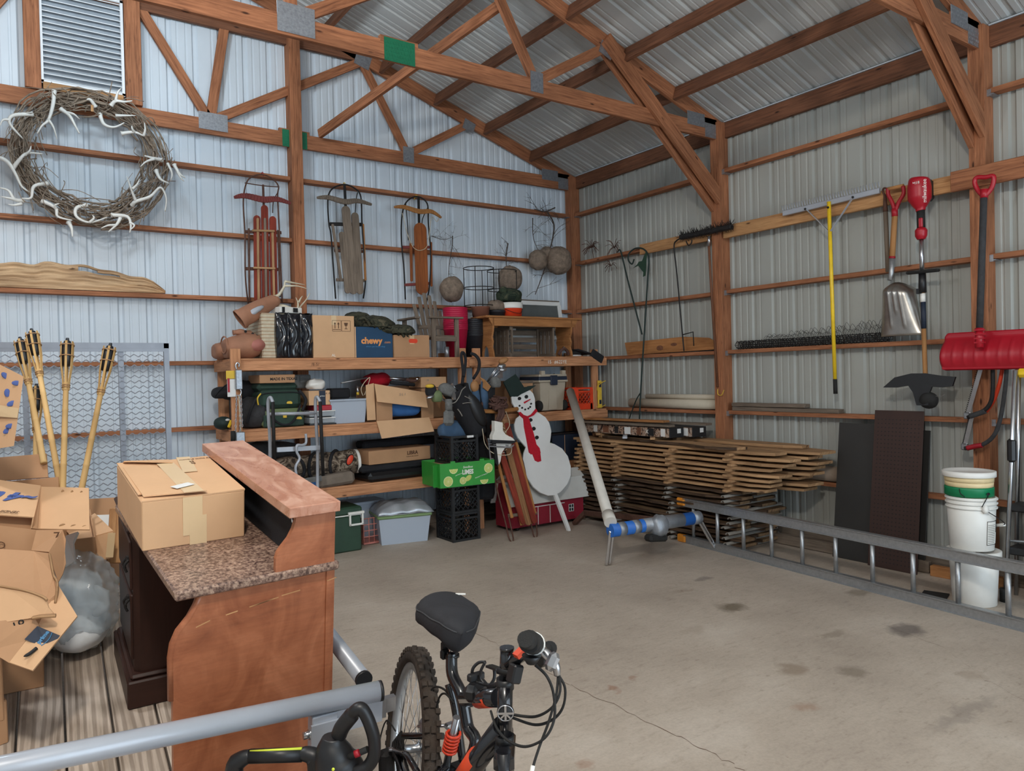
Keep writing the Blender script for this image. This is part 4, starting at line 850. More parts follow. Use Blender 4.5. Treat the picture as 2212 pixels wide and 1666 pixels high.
t=thing('range_case','dark green soft gear bag with a yellow emblem stacked on the olive case','gear bag',(-4.05,-.5,Zm+.17))
part('bag_body',MB().box((-4.055,-.53,Zm+.255),(.385,.31,.165),None,None,.035),'green_cloth',t); part('lid_roll',MB().box((-4.07,-.52,Zm+.365),(.37,.29,.07),None,None,.028),'green_cloth',t)
part('zip',MB().tube(spline([(-4.235,-.69,Zm+.30),(-4.15,-.692,Zm+.315),(-3.95,-.692,Zm+.315),(-3.875,-.69,Zm+.30)],5),.005,5),'black_cloth',t); part('handle_cord',MB().tube(spline([(-4.235,-.69,Zm+.31),(-4.27,-.71,Zm+.27),(-4.265,-.71,Zm+.21)],5),.007,5),'sock_yellow',t); em(-3.985,Zm+.22,t)
part('side_strap',MB().tube(spline([(-3.885,-.68,Zm+.33),(-3.83,-.70,Zm+.24),(-3.87,-.71,Zm+.14)],5),.014,6),'black_cloth',t)
t=carton('cardboard_box','flat brown carton with dark printed words on top of the green gear bag',T(-4.245,-.70,Zm+.402),.32,.36,.075,'cardboard_dark',tape=False); text('MADE IN TEXAS',.034,'black_ink',t,FR(-4.03,Zm+.437,-.7006),bold=.001)
# parcel box and things behind
t=carton('parcel_box','small brown parcel box with a dark tape stripe on the middle shelf',T(-3.80,-.70,Zm+.185),.205,.24,.135,'cardboard',tape=False)
part('printed_tape',MB().box((-3.672,-.7008,Zm+.252),(.062,.0012,.135)),'navy',t); text('^ ^',.04,'black_ink',t,FR(-3.618,Zm+.285,-.7006),'arrow_mark'); text('prime',.02,'white_ink',t,FR(-3.672,Zm+.27,-.7016))
t=thing('plastic_organizer','two small clear stacked trays under a flat red box','organizer',(-3.69,-.5,Zm))
for k in range(2):
    part('drawer',MB().box((-3.675,-.54,Zm+.04+.065*k),(.245,.32,.055),None,None,.008),'drawer_clear',t)
    part('drawer_rim',MB().box((-3.675,-.703,Zm+.064+.065*k),(.25,.008,.008)),'white_plastic',t)
part('base',MB().box((-3.675,-.54,Zm+.006),(.26,.34,.012)),'black_plastic',t)
t=solo('red_box',MB().box((-3.665,-.60,Zm+.158),(.17,.2,.05),None,None,.006),'red_plastic','flat glossy red plastic box under the small parcel','box',(-3.665,-.6,Zm+.133))
solo('clock_radio',MB().box((-3.80,-.42,Zm+.41),(.20,.14,.13),None,None,.012).box((-3.76,-.495,Zm+.43),(.10,.012,.06)),'grey_cloth','grey box-shaped device behind the small parcel','device',(-3.80,-.42,Zm+.33))
m=MB()
solo('plastic_bag',soft((-3.70,-.60,Zm+.375),(.085,.08,.055),21,.22),'white_plastic','crumpled white plastic bag on the small parcel box','plastic bag',(-3.7,-.6,Zm+.32))
solo('tackle_box',MB().box((-3.96,-.42,Zm+.36),(.16,.2,.05),None,None,.006),'grey_cloth','dark grey tray behind the parcel box','tray',(-3.96,-.42,Zm+.33)) if False else None
# frosted tote
t=thing('storage_tote','frosted translucent storage tote in the middle of the middle shelf','storage tote',(-3.41,-.5,Zm))
def tub(t,x,y,z,w0,d0,w1,d1,h,mat,name='tub',th=.004):
    m=MB(); vs=[]
    for (w_,d_,zz) in ((w0,d0,z),(w1,d1,z+h),(w1-2*th,d1-2*th,z+h),(w0-2*th,d0-2*th,z+th)):
        vs+=[(x-w_/2,y-d_/2,zz),(x+w_/2,y-d_/2,zz),(x+w_/2,y+d_/2,zz),(x-w_/2,y+d_/2,zz)]
    fs=[(3,2,1,0)]
    for k in range(3):
        for j in range(4): fs.append((4*k+j,4*k+(j+1)%4,4*k+4+(j+1)%4,4*k+4+j))
    fs.append((12,13,14,15)); m.add(vs,fs); return part(name,m,mat,t)
tub(t,-3.41,-.50,Zm,.33,.36,.37,.40,.225,'tote_clear'); part('tote_rim',MB().box((-3.41,-.703,Zm+.222),(.39,.02,.018),None,None,.004).box((-3.41,-.30,Zm+.222),(.39,.02,.018)).box((-3.6,-.5,Zm+.222),(.02,.4,.018)).box((-3.22,-.5,Zm+.222),(.02,.4,.018)),'tote_clear',t); part('contents',MB().box((-3.41,-.5,Zm+.10),(.30,.33,.19),None,None,.02),'grey_paint',t)
solo('camp_case',MB().box((-3.43,-.47,Zm+.285),(.20,.16,.10),None,None,.015),'black_cloth','small black case standing on the frosted tote','case',(-3.43,-.47,Zm+.235))
m=MB().tube([(-3.444,-0.6,1.596),(-3.152,-0.55,1.642)],.008,7); solo('aluminium_pole',m,'alu','bright metal pole lying across the frosted tote','pole',(-3.34,-0.58,1.613))
t=thing('spray_can','slim silver can with a yellow band standing in the frosted tote','can',(-3.285,-0.62,1.475)); q=V((-3.284,-0.62,1.475)); part('can_body',MB().tube([q,q+V((0,0,.09))],.013,12),'steel',t); part('band',MB().tube([q+V((0,0,.002)),q+V((0,0,.028))],.0136,12),'sock_yellow',t)
m=MB().tube(spline([(-3.256,-0.68,1.468),(-3.279,-0.69,1.533),(-3.243,-0.69,1.597),(-3.181,-0.68,1.645),(-3.201,-0.69,1.583),(-3.246,-0.69,1.474)],5),.004,5); solo('cord',m,'rope','loop of pale cord hanging at the left of the open carton','cord',(-3.256,-0.68,1.468))
# big open carton with hanging flaps
t=thing('cardboard_box','big torn open carton with two drooping flaps and bright clothes inside','box',(-2.9,-.5,Zm))
m=MB()
for c,s in (((-3.05,-.71,Zm+.17),(.17,.006,.34)),((-3.13,-.47,Zm+.17),(.006,.48,.34)),((-2.52,-.47,Zm+.14),(.006,.48,.28)),((-2.83,-.24,Zm+.17),(.62,.006,.34)),((-2.83,-.47,Zm+.004),(.62,.48,.006)),((-2.575,-.711,Zm+.10),(.14,.006,.2))): m.box(c,s)
part('carton_body',m,'cardboard_dark',t)
A_=[V((-3.152,-0.72,1.581)),V((-2.6,-0.72,1.479)),V((-2.616,-0.8,1.326)),V((-3.165,-0.8,1.408))]
part('flap',MB().add(A_,[(3,2,1,0)]),'cardboard',t,solid=.005)
A_=[V((-3.157,-0.755,1.219)),V((-2.58,-0.755,1.226)),V((-2.55,-0.8,1.083)),V((-3.126,-0.8,1.049))]
part('flap',MB().add(A_,[(3,2,1,0)]),'cardboard',t,solid=.005)
part('flap',MB().add([V((-3.241,-0.715,1.571)),V((-3.157,-0.715,1.588)),V((-3.148,-0.72,1.23)),V((-3.238,-0.72,1.229))],[(3,2,1,0)]),'cardboard',t,solid=.005)
text('S L 1',.035,'grey_ink',t,frame(lerp((-2.879,-0.77,1.469),(-2.879,-0.77,1.469),0)+V((0,-.006,0)),(1,0,.02),z=(0,-1,-.4)),'pen_mark')
solo('blue_clothes',soft((-2.80,-.56,Zm+.11),(.20,.15,.10),31,.2),'blue_cloth','bright blue folded clothes inside the torn open carton','clothes',(-2.8,-.56,Zm+.02))
solo('red_clothes',soft((-2.72,-.50,Zm+.16),(.22,.12,.08),37,.18),'red_paint','dark red clothing lying behind the blue clothes in the torn carton','clothes',(-2.72,-.5,Zm+.1))
solo('baseball_cap',soft((-2.98,-.40,Zm+.40),(.15,.12,.075),41,.16),'red_cloth','crumpled dark red cap on top of the torn open carton','cap',(-2.98,-.4,Zm+.34))
t=thing('walking_cane','shiny metal-tipped cane lying on top of the torn open carton','cane',(-2.924,-0.6,1.623)); part('shaft',MB().tube([(-2.94,-0.62,1.63),(-2.756,-0.62,1.619)],.014,8),'steel',t); part('cane_handle',MB().tube(spline([(-2.763,-0.62,1.619),(-2.681,-0.62,1.597),(-2.619,-0.62,1.62)],5),.017,8),'leather_brown',t); part('cane_tip',MB().tube([(-2.658,-0.63,1.615),(-2.621,-0.63,1.623)],.019,8),'chrome',t)
solo('folded_umbrella',MB().tube([(-2.953,-0.66,1.59),(-2.687,-0.66,1.559)],.018,8),'black_cloth','slim black folded umbrella lying under the metal cane','umbrella',(-2.953,-0.66,1.59))
t=carton('cardboard_box','small tan carton behind the golf clubs, above the torn carton',T(-2.58,-.60,Zm+.315),.30,.28,.11,'cardboard',tape=False); text('M',.03,'grey_ink',t,FR(-2.50,Zm+.39,-.6008),'pen_mark')
part('pedestal',MB().box((-2.43,-.46,Zm+.155),(.28,.26,.31),None,None,.004),'cardboard_dark',t)
# right-hand half of the middle tier
t=carton('file_box','brown carton behind the snowman with rolled papers sticking out',T(-1.45,-.60,Zm),.30,.34,.36,'cardboard_dark',tape=False); part('lid_strip',MB().box((-1.30,-.603,Zm+.345),(.31,.012,.03)),'grey_wood',t)
for k in range(3): solo('wooden_dowel',MB().tube([(-1.50+.028*k,-.58,Zm+.02),(-1.50+.028*k,-.58,Zm+.50+.0)],.012,8),'stud_new','short upright wooden dowel behind the snowman hat','dowel',(-1.5+.028*k,-.58,Zm+.02),'dowels behind the snowman hat') if False else None
t=thing('wheeled_cooler','tan wheeled cooler with a navy lid band and latch on the right shelf','cooler',(-.93,-.5,Zm))
tub(t,-.94,-.52,Zm+.01,.32,.30,.37,.36,.33,'tan_plastic','cooler_body'); part('front_rib',MB().prism([(-.06,0),(.06,0),(.05,.26),(-.05,.26)],.012,FR(-.94,Zm+.02,-.68)),'tan_plastic',t)
part('lid_band',MB().box((-.94,-.52,Zm+.37),(.41,.39,.055),None,None,.008),'navy',t); part('lid',MB().box((-.94,-.52,Zm+.345),(.42,.40,.025),None,None,.006).box((-.94,-.52,Zm+.41),(.40,.38,.03),None,None,.006).box((-1.09,-.70,Zm+.44),(.05,.04,.05)).box((-.79,-.70,Zm+.44),(.05,.04,.05)),'tan_plastic',t)
part('latch',MB().box((-.94,-.722,Zm+.355),(.10,.02,.11),None,None,.006),'navy',t)
for x in (-1.12,-.76): part('wheel',MB().lathe([(0,-.02),(.06,-.02),(.065,0),(.06,.02),(0,.02)],T(x,-.66,Zm+.065)@RY(PI/2),16),'black_rubber',t)
def crate(name,label,M4,w_,d_,h_,mat,group=None):
    """milk crate: solid rims and corner posts, diagonal lattice panels on four sides"""
    o=M4@V((w_/2,d_/2,0)); t=thing(name,label,'milk crate',o,group); m=MB(); b=.022
    for z in (.012,h_*.80,h_-.012): 
        hh=.024 if z<h_*.7 else .02
        for c,s in (((w_/2,b/2,z),(w_,b,hh)),((w_/2,d_-b/2,z),(w_,b,hh)),((b/2,d_/2,z),(b,d_,hh)),((w_-b/2,d_/2,z),(b,d_,hh))): m.box(c,s)
    for x in (b/2,w_-b/2):
        for y in (b/2,d_-b/2): m.box((x,y,h_/2),(b*1.3,b*1.3,h_))
    part('crate_frame',m,mat,t,M4)
    for side in range(4):
        m=MB(); L=w_ if side%2==0 else d_; z0,z1=.03,h_*.78; H=z1-z0; n=int(L/.055)
        F=[T(0,.004,0),T(w_-.004,0,0)@RZ(PI/2),T(w_,d_-.004,0)@RZ(PI),T(.004,d_,0)@RZ(-PI/2)][side]
        for k in range(-int(H/.055)-1,n+2):
            for sg in (1,-1):
                x0=k*.055; a,bq=(x0,z0),(x0+H,z1)
                if sg<0: a,bq=(x0+H,z0),(x0,z1)
                (xa,za),(xb,zb)=a,bq
                def cl(xa,za,xb,zb,lo,hi):
                    if xa>xb: xa,za,xb,zb=xb,zb,xa,za
                    if xb<=lo or xa>=hi: return None
                    if xa<lo: za+=(zb-za)*(lo-xa)/(xb-xa); xa=lo
                    if xb>hi: zb=za+(zb-za)*(hi-xa)/(xb-xa); xb=hi
                    return xa,za,xb,zb
                c=cl(xa,za,xb,zb,.02,L-.02)
                if c and abs(c[2]-c[0])>.004: m.beam(F@V((c[0],0,c[1])),F@V((c[2],0,c[3])),.006,.008,F.to_3x3()@V((0,1,0)))
        m.box(F@V((L/2,.0,h_*.9)),(L-.05 if side%2==0 else .006,.006 if side%2==0 else L-.05,.03)) if False else None
        part('lattice_panel',m,mat,t,M4)
    part('crate_floor',MB().box((w_/2,d_/2,.01),(w_-.02,d_-.02,.012)),mat,t,M4); return t
t=crate('milk_crate','orange-red plastic crate at the right end of the middle shelf',T(-.655,-.70,Zm),.345,.33,.26,'red_orange')
part('side_plate',MB().box((-.61,-.703,Zm+.12),(.085,.006,.24)).box((-.35,-.703,Zm+.12),(.07,.006,.24)).box((-.48,-.703,Zm+.035),(.25,.006,.07)),'red_orange',t)
t=thing('boots','pair of dark brown boots standing behind the orange crate','boots',(-.62,-.35,Zm))
for x in (-.66,-.52): part('boot',MB().tube(spline([(x,-.30,Zm+.03),(x,-.30,Zm+.2),(x+.01,-.30,Zm+.36),(x,-.29,Zm+.41)],5),[.06]*16,10).ell((x,-.36,Zm+.05),(.05,.11,.05)),'leather_brown',t)
t=thing('spirit_level','yellow spirit level standing against the right shelf post','spirit level',(-.24,-.715,Zm)); part('level_body',MB().box((-.265,-.735,Zm+.17),(.055,.02,.33),None,None,.003),'sock_yellow',t); part('vial',MB().box((-.265,-.747,Zm+.28),(.03,.006,.05)).box((-.265,-.747,Zm+.08),(.03,.006,.05)),'navy',t); part('edge_strip',MB().box((-.235,-.735,Zm+.17),(.006,.022,.33)),'alu',t)
m=MB().tube(spline([(-0.328,-0.76,1.429),(-0.33,-0.78,1.481),(-0.257,-0.77,1.522),(-0.182,-0.75,1.541)],5),.006,5).tube(spline([(-0.34,-0.76,1.234),(-0.288,-0.78,1.232),(-0.199,-0.76,1.254)],5),.005,5); solo('yellow_cord',m,'sock_yellow','yellow cord looped over the spirit level','cord',(-0.328,-0.76,1.429))
# --- lower tier
t=thing('sleeping_roll','rolled camouflage ground blind with black carry straps on the lower shelf','sleeping roll',(-3.7,-.45,Zl))
a,b=V((-4.30,-.48,Zl+.16)),V((-3.30,-.55,Zl+.20)); dx=(b-a).normalized()
prf=[(0,.0)]+[(.118+.006*math.sin(k*1.7),.02+.95*k/12) for k in range(13)]+[(.105,1.0),(0,1.0)]
part('roll',MB().lathe(prf,frame(a,dx.cross(V((0,0,1))),z=dx),22),'camo_brown',t)
for u in (.38,.60,.80):
    c=lerp(a,b,u); e1=V((0,0,1)); e2=dx.cross(e1).normalized(); part('strap',MB().tube([c+(e1*math.cos(q)+e2*math.sin(q))*.125+dx*.09*math.sin(q)*(1 if u<.5 else -1) for q in [2*PI*k/20 for k in range(20)]],.016,6,closed=True),'black_cloth',t)
part('emblem',MB().ell(b+V((-.10,-.115,.03)),(.028,.008,.05),Matrix.Rotation(.5,3,'Y'),14,8),'red_orange',t); part('emblem_patch',MB().ell(b+V((-.10,-.11,.03)),(.036,.009,.06),Matrix.Rotation(.5,3,'Y'),14,8),'black_cloth',t); part('end_cap',MB().lathe([(.112,-.005),(.118,.0),(.118,.02),(.112,.024)],frame(b,dx.cross(V((0,0,1))),z=dx),22),'white_plastic',t)
t=thing('rolled_mat','blue rolled mat with a white band under the camouflage roll','rolled mat',(-3.7,-.6,Zl)); part('roll',MB().tube([(-4.1,-.64,Zl+.045),(-3.46,-.66,Zl+.045)],.042,12),'blue_cloth',t); part('band',MB().tube([(-3.69,-.652,Zl+.045),(-3.66,-.653,Zl+.045)],.044,12),'white_paint',t)
t=thing('canvas_bag','tan folded canvas bag with a webbing strap at the front of the lower shelf','bag',(-3.55,-.62,Zl)); part('bag_body',MB().box((-3.56,-.66,Zl+.058),(.36,.17,.115),Matrix.Rotation(math.radians(-4),3,'Y'),None,.03),'tan_canvas',t); part('webbing',MB().beam((-3.93,-.75,Zl+.08),(-3.72,-.755,Zl+.095),.006,.05,(0,0,1)),'grey_cloth',t)
t=carton('cardboard_box','long flat brown carton on black cases on the lower shelf',T(-3.22,-.70,Zl+.165)@RZ(math.radians(6)),.72,.34,.135,'cardboard_dark',tape=False); text('LIBRA',.05,'brown_ink',t,T(-3.22,-.70,Zl+.165)@RZ(math.radians(6))@frame((.50,-.0008,.08),(1,0,0),z=(0,-1,0)),bold=.002); text('FURNITURE GROUP',.016,'brown_ink',t,T(-3.22,-.70,Zl+.165)@RZ(math.radians(6))@frame((.50,-.0008,.045),(1,0,0),z=(0,-1,0)))
solo('instrument_case',MB().box((-2.86,-.50,Zl+.125),(.90,.34,.07),Matrix.Rotation(.06,3,'Z'),None,.02),'black_cloth','flat black case directly under the long brown carton','case',(-2.86,-.5,Zl+.09))
solo('instrument_case',MB().box((-2.80,-.54,Zl+.045),(.92,.36,.09),Matrix.Rotation(.08,3,'Z'),None,.03),'black_plastic','lowest shiny black flat case at the front of the lower shelf','case',(-2.8,-.54,Zl))
solo('dark_blanket',soft((-4.1,-.30,Zl+.33),(.35,.12,.10),51,.1),'charcoal_cloth','dark folded blanket behind the camouflage roll','blanket',(-4.1,-.3,Zl+.25))
solo('long_case',MB().box((-2.7,-.30,Zl+.33),(.9,.2,.08),None,None,.02),'black_cloth','long black case behind the long brown carton','case',(-2.7,-.3,Zl+.29))
t=carton('cardboard_box','dark navy carton with a white label on the right of the lower shelf',T(-.95,-.68,Zl),.62,.40,.30,'navy',tape=False); part('label',MB().box((-.86,-.6812,Zl+.06),(.09,.0014,.05)),'white_paint',t); part('edge',MB().box((-.77,-.681,Zl+.15),(.008,.002,.3)),'cardboard_dark',t)
t=thing('storage_tote','olive tote with a green lid behind the snowman on the lower shelf','storage tote',(-1.05,-.72,Zl)); tub(t,-1.14,-.55,Zl,.26,.26,.30,.30,.20,'olive'); part('tote_lid',MB().box((-1.14,-.55,Zl+.212),(.33,.33,.03),None,None,.008),'tote_green_lid',t); part('label',MB().box((-1.08,-.717,Zl+.212),(.09,.003,.02)),'white_paint',t)
# --- on the floor under and before the shelf
t=thing('picnic_cooler','dark green metal cooler with a white handle on the floor under the shelf','cooler',(-3.5,-.55,0))
part('cooler_body',MB().box((-3.60,-.60,.17),(.50,.36,.34),None,None,.012),'dark_green',t); part('cooler_lid',MB().box((-3.60,-.60,.385),(.52,.375,.075),None,None,.016),'dark_green',t); part('rim_strip',MB().box((-3.60,-.60,.345),(.515,.372,.010)),'white_plastic',t)
h=MB()
for c,s in (((-3.47,-.80,.31),(.018,.02,.13)),((-3.345+.0,-.80,.31),(.018,.02,.13)),((-3.408,-.80,.255),(.14,.02,.018)),((-3.408,-.80,.365),(.16,.026,.024))): h.box(c,s,None,None,.004)
part('handle',h,'white_plastic',t)
t=thing('shopping_basket','pink wire basket between the green cooler and the clear tote','basket',(-3.2,-.4,0)); m=MB()
for z in (.02,.08,.14,.20,.26): m.tube([(-3.26,-.62,z),(-3.04,-.62,z)],.005,5)
for k in range(5): m.tube([(-3.26+.055*k,-.62,.02),(-3.26+.055*k,-.62,.26)],.005,5)
m.box((-3.15,-.47,.012),(.22,.3,.01)); part('wire_panel',m,'pink_plastic',t); part('basket_side',MB().box((-3.26,-.47,.14),(.008,.3,.25)).box((-3.04,-.47,.14),(.008,.3,.25)),'pink_plastic',t)
t=thing('storage_tote','frosted lidded tote at the back behind the pink basket','storage tote',(-3.2,-.2,0)); tub(t,-3.10,-.25,.0,.34,.22,.38,.26,.36,'tote_clear'); part('tote_lid',MB().box((-3.1,-.25,.37),(.40,.28,.03),None,None,.008),'tote_clear',t)
t=thing('storage_tote','clear tote with a pale green lid under the folded silver sheet','storage tote',(-2.86,-.6,0)); Mt=T(-2.865,-.62,0)@RZ(math.radians(-12))
tb=MB(); 
o=tub(t,0,0,0,.46,.34,.52,.40,.26,'tote_clear'); o.data.transform(T(*(-origin(t)))@Mt@T(*origin(t)))
part('tote_lid',MB().box((0,0,.275),(.55,.43,.035),None,None,.01),'tote_green_lid',t,Mt); part('contents',MB().box((.10,0,.12),(.24,.28,.2),None,None,.03).box((-.13,0,.13),(.18,.28,.22),None,None,.03),'grey_paint',t,Mt)
def foil(u,v):
    x=-.27+.56*u; y=-.22+.44*v; return Mt@V((x,y,.30+.10*(1-abs(2*v-1)**4)*(1-abs(2*u-1)**6)+.006*math.sin(19*u+7*v)+.005*math.sin(31*v-9*u)))
m=MB().surf(foil,36,22).surf(lambda u,v:Mt@V((-.27+.56*u,-.22+.44*v,.295)),2,2); solo('silver_sheet',m,'tarp_silver','folded silver insulating sheet lying on the clear tote','sheet',Mt@V((0,0,.295)),solid=.004)
# crates and the lime carton
cr=lambda k,label: None
Mc=T(-2.545,-1.085,0)@RZ(math.radians(-2))
def Cz(z,dx=0,rot=0): return T(-2.53+dx,-1.10,z)@RZ(math.radians(rot))
crate('milk_crate','lowest black milk crate of the stack, standing on the concrete',Cz(0),.31,.33,.279,'crate_black')
crate('milk_crate','second black milk crate, directly under the green lime carton',Cz(.28),.31,.33,.279,'crate_black')
Ml=T(-2.70,-1.17,.56)@RZ(math.radians(-4)); lt=carton('produce_box','green printed lime carton standing in the stack of black crates','box',None,None) if False else None
t=thing('produce_box','green printed lime carton held in the stack of black crates','box',Ml@V((.29,.2,0))); w_,d_,h_=.60,.43,.235; m=MB()
for c,s in (((w_/2,.003,h_/2),(w_,.005,h_)),((w_/2,d_-.003,h_/2),(w_,.005,h_)),((.003,d_/2,h_/2),(.005,d_,h_)),((w_-.003,d_/2,h_/2),(.005,d_,h_)),((w_/2,d_/2,.003),(w_,d_,.005)),((.14,.003,h_+.008),(.05,.005,.018)),((w_-.14,.003,h_+.008),(.05,.005,.018))): m.box(c,s)
part('carton_body',m,'lime_green',t,Ml); part('inner_tray',MB().box((w_/2,d_/2+.01,.105),(w_-.02,d_-.04,.2)),'cardboard_dark',t,Ml); part('corner_flap',MB().box((-.03,.04,h_/2),(.07,.005,h_-.02),Matrix.Rotation(.5,3,'Z')),'lime_green',t,Ml)
FL=lambda x,z,e=.0:Ml@frame((x,-.0008-e,z),(1,0,0),z=(0,-1,0))
text('Seedless',.032,'white_ink',t,FL(.30,.185),shear=.3); text('LIMES',.062,'white_ink',t,FL(.30,.135),bold=.0025,xs=.8)
def slice_(x,z,r,half=False):
    n=24; a=[PI*k/n+PI for k in range(n+1)] if half else [2*PI*k/n for k in range(n)]
    part('lime_slice',MB().prism([(r*math.cos(q),r*math.sin(q)) for q in a],.0008,FL(x,z)),'lime_rind',t); part('lime_slice',MB().prism([(r*.86*math.cos(q),r*.86*math.sin(q)) for q in a],.0008,FL(x,z,.0009)),'lime_flesh',t)
    m=MB()
    for k in range(6 if not half else 4):
        q=PI*k/6 if not half else PI+PI*k/4+.3; m.box((0,0,.0004),(r*1.6 if not half else r*.8,.002,.0006),Matrix.Rotation(q,3,'Z')) if not half else m.box((math.cos(q)*r*.4,math.sin(q)*r*.4,.0004),(r*.8,.002,.0006),Matrix.Rotation(q,3,'Z'))
    part('lime_slice',m,'lime_rind',t,FL(x,z,.0018))
slice_(.085,.06,.05); slice_(.53,.155,.048); slice_(.145,.175,.045,True); slice_(.48,.045,.045,True); slice_(.245,.055,.036)
part('whole_lime',MB().ell((0,0,0),(.042,.026,.001),None,16,6),'lime_flesh',t,FL(.305,.075)@RZ(.6)); text('PRODUCT OF MEXICO',.014,'white_ink',t,FL(.45,.085)@RZ(.25)); text('peel and zest',.014,'white_ink',t,FL(.20,.12)@RZ(.25))
crate('milk_crate','topmost black milk crate, sunk into the green lime carton',Cz(.768,.0),.31,.33,.279,'crate_black')
part('handle_label',MB().box((.22,-.004,.265),(.075,.004,.022)),'white_paint',bpy.data.objects['milk_crate.003'],Cz(.768))
# ------------------------------------------------------------------ leaning in front of the shelf: golf bags, sled, snowman, toy barn, pipe
def club(label,a,b,head,g=None,cover=None):
    t=thing('golf_club',label,'golf club',a,g); part('shaft',MB().tube([a,b],.006,6),'steel',t); d=(V(b)-V(a)).normalized()
    if head=='iron': part('club_head',MB().prism([(-.01,-.01),(.05,-.02),(.07,.0),(.06,.03),(.0,.018)],.014,frame(b,d.orthogonal(),z=(.2,-1,.1))),'steel',t)
    elif head=='wood': part('club_head',MB().ell(V(b)+V((.03,0,.01)),(.06,.04,.032),Matrix.Rotation(-.3,3,'Y'),14,10),'leather_tan',t)
    elif head=='driver': part('club_head',MB().ell(V(b)+V((.03,-.0,.0)),(.05,.035,.024),Matrix.Rotation(-.2,3,'Y'),14,10),'steel',t)
    elif head=='cover': part('head_cover',soft(V(b)+V((0,0,.0)),(.055,.05,.065),int(abs(b[0])*100),.06),cover or 'grey_cloth',t)
    return t
t=thing('golf_bag','purple-black golf bag with white piping leaning towards the open carton','golf bag',(-2.086,-0.9,1.037))
a,b=V((-2.144,-0.98,1.039)),V((-2.391,-0.98,1.503)); d=(b-a).normalized()
part('bag_body',MB().lathe([(0,0),(.10,.0),(.115,.06),(.13,.3),(.128,(b-a).length-.05),(.14,(b-a).length),(.125,(b-a).length+.01),(.11,(b-a).length-.03),(0,(b-a).length-.05)],frame(a,V((0,1,0)),z=d),22),'black_cloth',t)
part('bag_pocket',MB().ell(lerp(a,b,.50)+V((.05,-.115,.02)),(.075,.04,.19),Matrix.Rotation(-.5,3,'Y'),14,12),'black_plastic',t)
part('piping',MB().tube(spline([(-2.524,-1.13,1.373),(-2.488,-1.14,1.387),(-2.445,-1.14,1.439),(-2.409,-1.13,1.498),(-2.36,-1.12,1.53)],5),.005,5).tube(spline([(-2.379,-1.13,1.437),(-2.307,-1.12,1.404),(-2.224,-1.1,1.357),(-2.162,-1.08,1.324)],5),.004,5).tube(spline([(-2.406,-1.13,1.365),(-2.335,-1.13,1.372),(-2.252,-1.11,1.353),(-2.169,-1.08,1.318)],5),.004,5).tube(spline([(-2.458,-1.12,1.313),(-2.431,-1.12,1.282),(-2.407,-1.12,1.241)],4),.006,5),'grey_ink',t)
part('carry_strap',MB().tube(spline([(-2.315,-0.98,1.55),(-2.252,-0.9,1.68),(-2.245,-0.86,1.844),(-2.216,-0.85,1.879),(-2.195,-0.86,1.819),(-2.229,-0.9,1.717),(-2.276,-0.95,1.63)],6),.016,6),'black_cloth',t)
club('golf club with a yellow-topped black head at the left of the dark golf bag',(-2.463,-1,1.365),(-2.697,-1.02,1.501),'cover',None,'black_cloth')
part('yellow_top',MB().ell(V((-2.722,-1.05,1.546)),(.045,.04,.02)),'sock_yellow',bpy.data.objects['golf_club']); part('sole_plate',MB().ell(V((-2.724,-1.06,1.442)),(.045,.03,.018),Matrix.Rotation(-.3,3,'Y')),'steel',bpy.data.objects['golf_club'])
club('golf club under a broad grey knitted cover in the dark bag',(-2.404,-1,1.436),(-2.522,-1,1.507),'cover')
o=bpy.data.objects['golf_club.001']; part('head_cover',soft(V((-2.512,-1.02,1.495)),(.10,.06,.065),77,.05,Matrix.Rotation(.4,3,'Y')),'grey_cloth',o)
club('golf iron showing a steel blade above the grey cover',(-2.361,-1,1.472),(-2.455,-1.02,1.554),'iron'); club('golf iron with its blade facing out at the bag mouth',(-2.372,-1.04,1.423),(-2.478,-1.08,1.47),'iron')
club('golf club with a bare steel shaft and red band on the left',(-2.447,-1.02,1.341),(-2.642,-1.04,1.439),'cover',None,'olive')
o=solo('head_cover',MB().tube([(-2.555,-1.12,1.413),(-2.564,-1.13,1.306)],.036,10).box(V((-2.566,-1.13,1.235)),(.115,.07,.16),Matrix.Rotation(.05,3,'Y'),None,.03),'grey_cloth','long grey sock-shaped head cover hanging from the dark golf bag','head cover',(-2.555,-1.12,1.413))
t=thing('golf_bag','blue and tan golf bag standing behind the sled with irons in it','golf bag',(-2.024,-0.86,1.025)); a,b=V(((-2.005,-0.85,0.933)[0],-.85,.35)),V((-1.98,-0.85,1.535)); d=(b-a).normalized(); Lb=(b-a).length
part('bag_body',MB().lathe([(0,0),(.10,.0),(.115,.05),(.12,Lb*.8),(.125,Lb),(.11,Lb+.01),(.1,Lb-.04),(0,Lb-.05)],frame(a,V((0,1,0)),z=d),20),'black_cloth',t)
for q in ((-2.136,-0.95,1.426),(-2.032,-0.95,1.423)): part('bag_panel',MB().ell(V(q),(.045,.03,.16),Matrix.Rotation(-.12,3,'Y'),12,12),'denim',t)
part('tan_collar',MB().add([V((-2.112,-0.98,1.626)),V((-2.053,-0.99,1.594)),V((-1.973,-0.98,1.522)),V((-2.019,-0.99,1.473)),V((-2.08,-1,1.513)),V((-2.075,-1,1.569))],[(5,4,3,2,1,0)]),'leather_tan',t,solid=.012); part('tan_collar',MB().ell(V((-2.154,-0.96,1.527)),(.05,.03,.06)),'leather_tan',t)
part('carry_strap',MB().tube(spline([(-2.122,-0.84,1.87),(-2.075,-0.86,1.85),(-2.044,-0.88,1.792),(-2.067,-0.9,1.696),(-2.154,-0.94,1.609)],6),.017,6),'black_cloth',t)
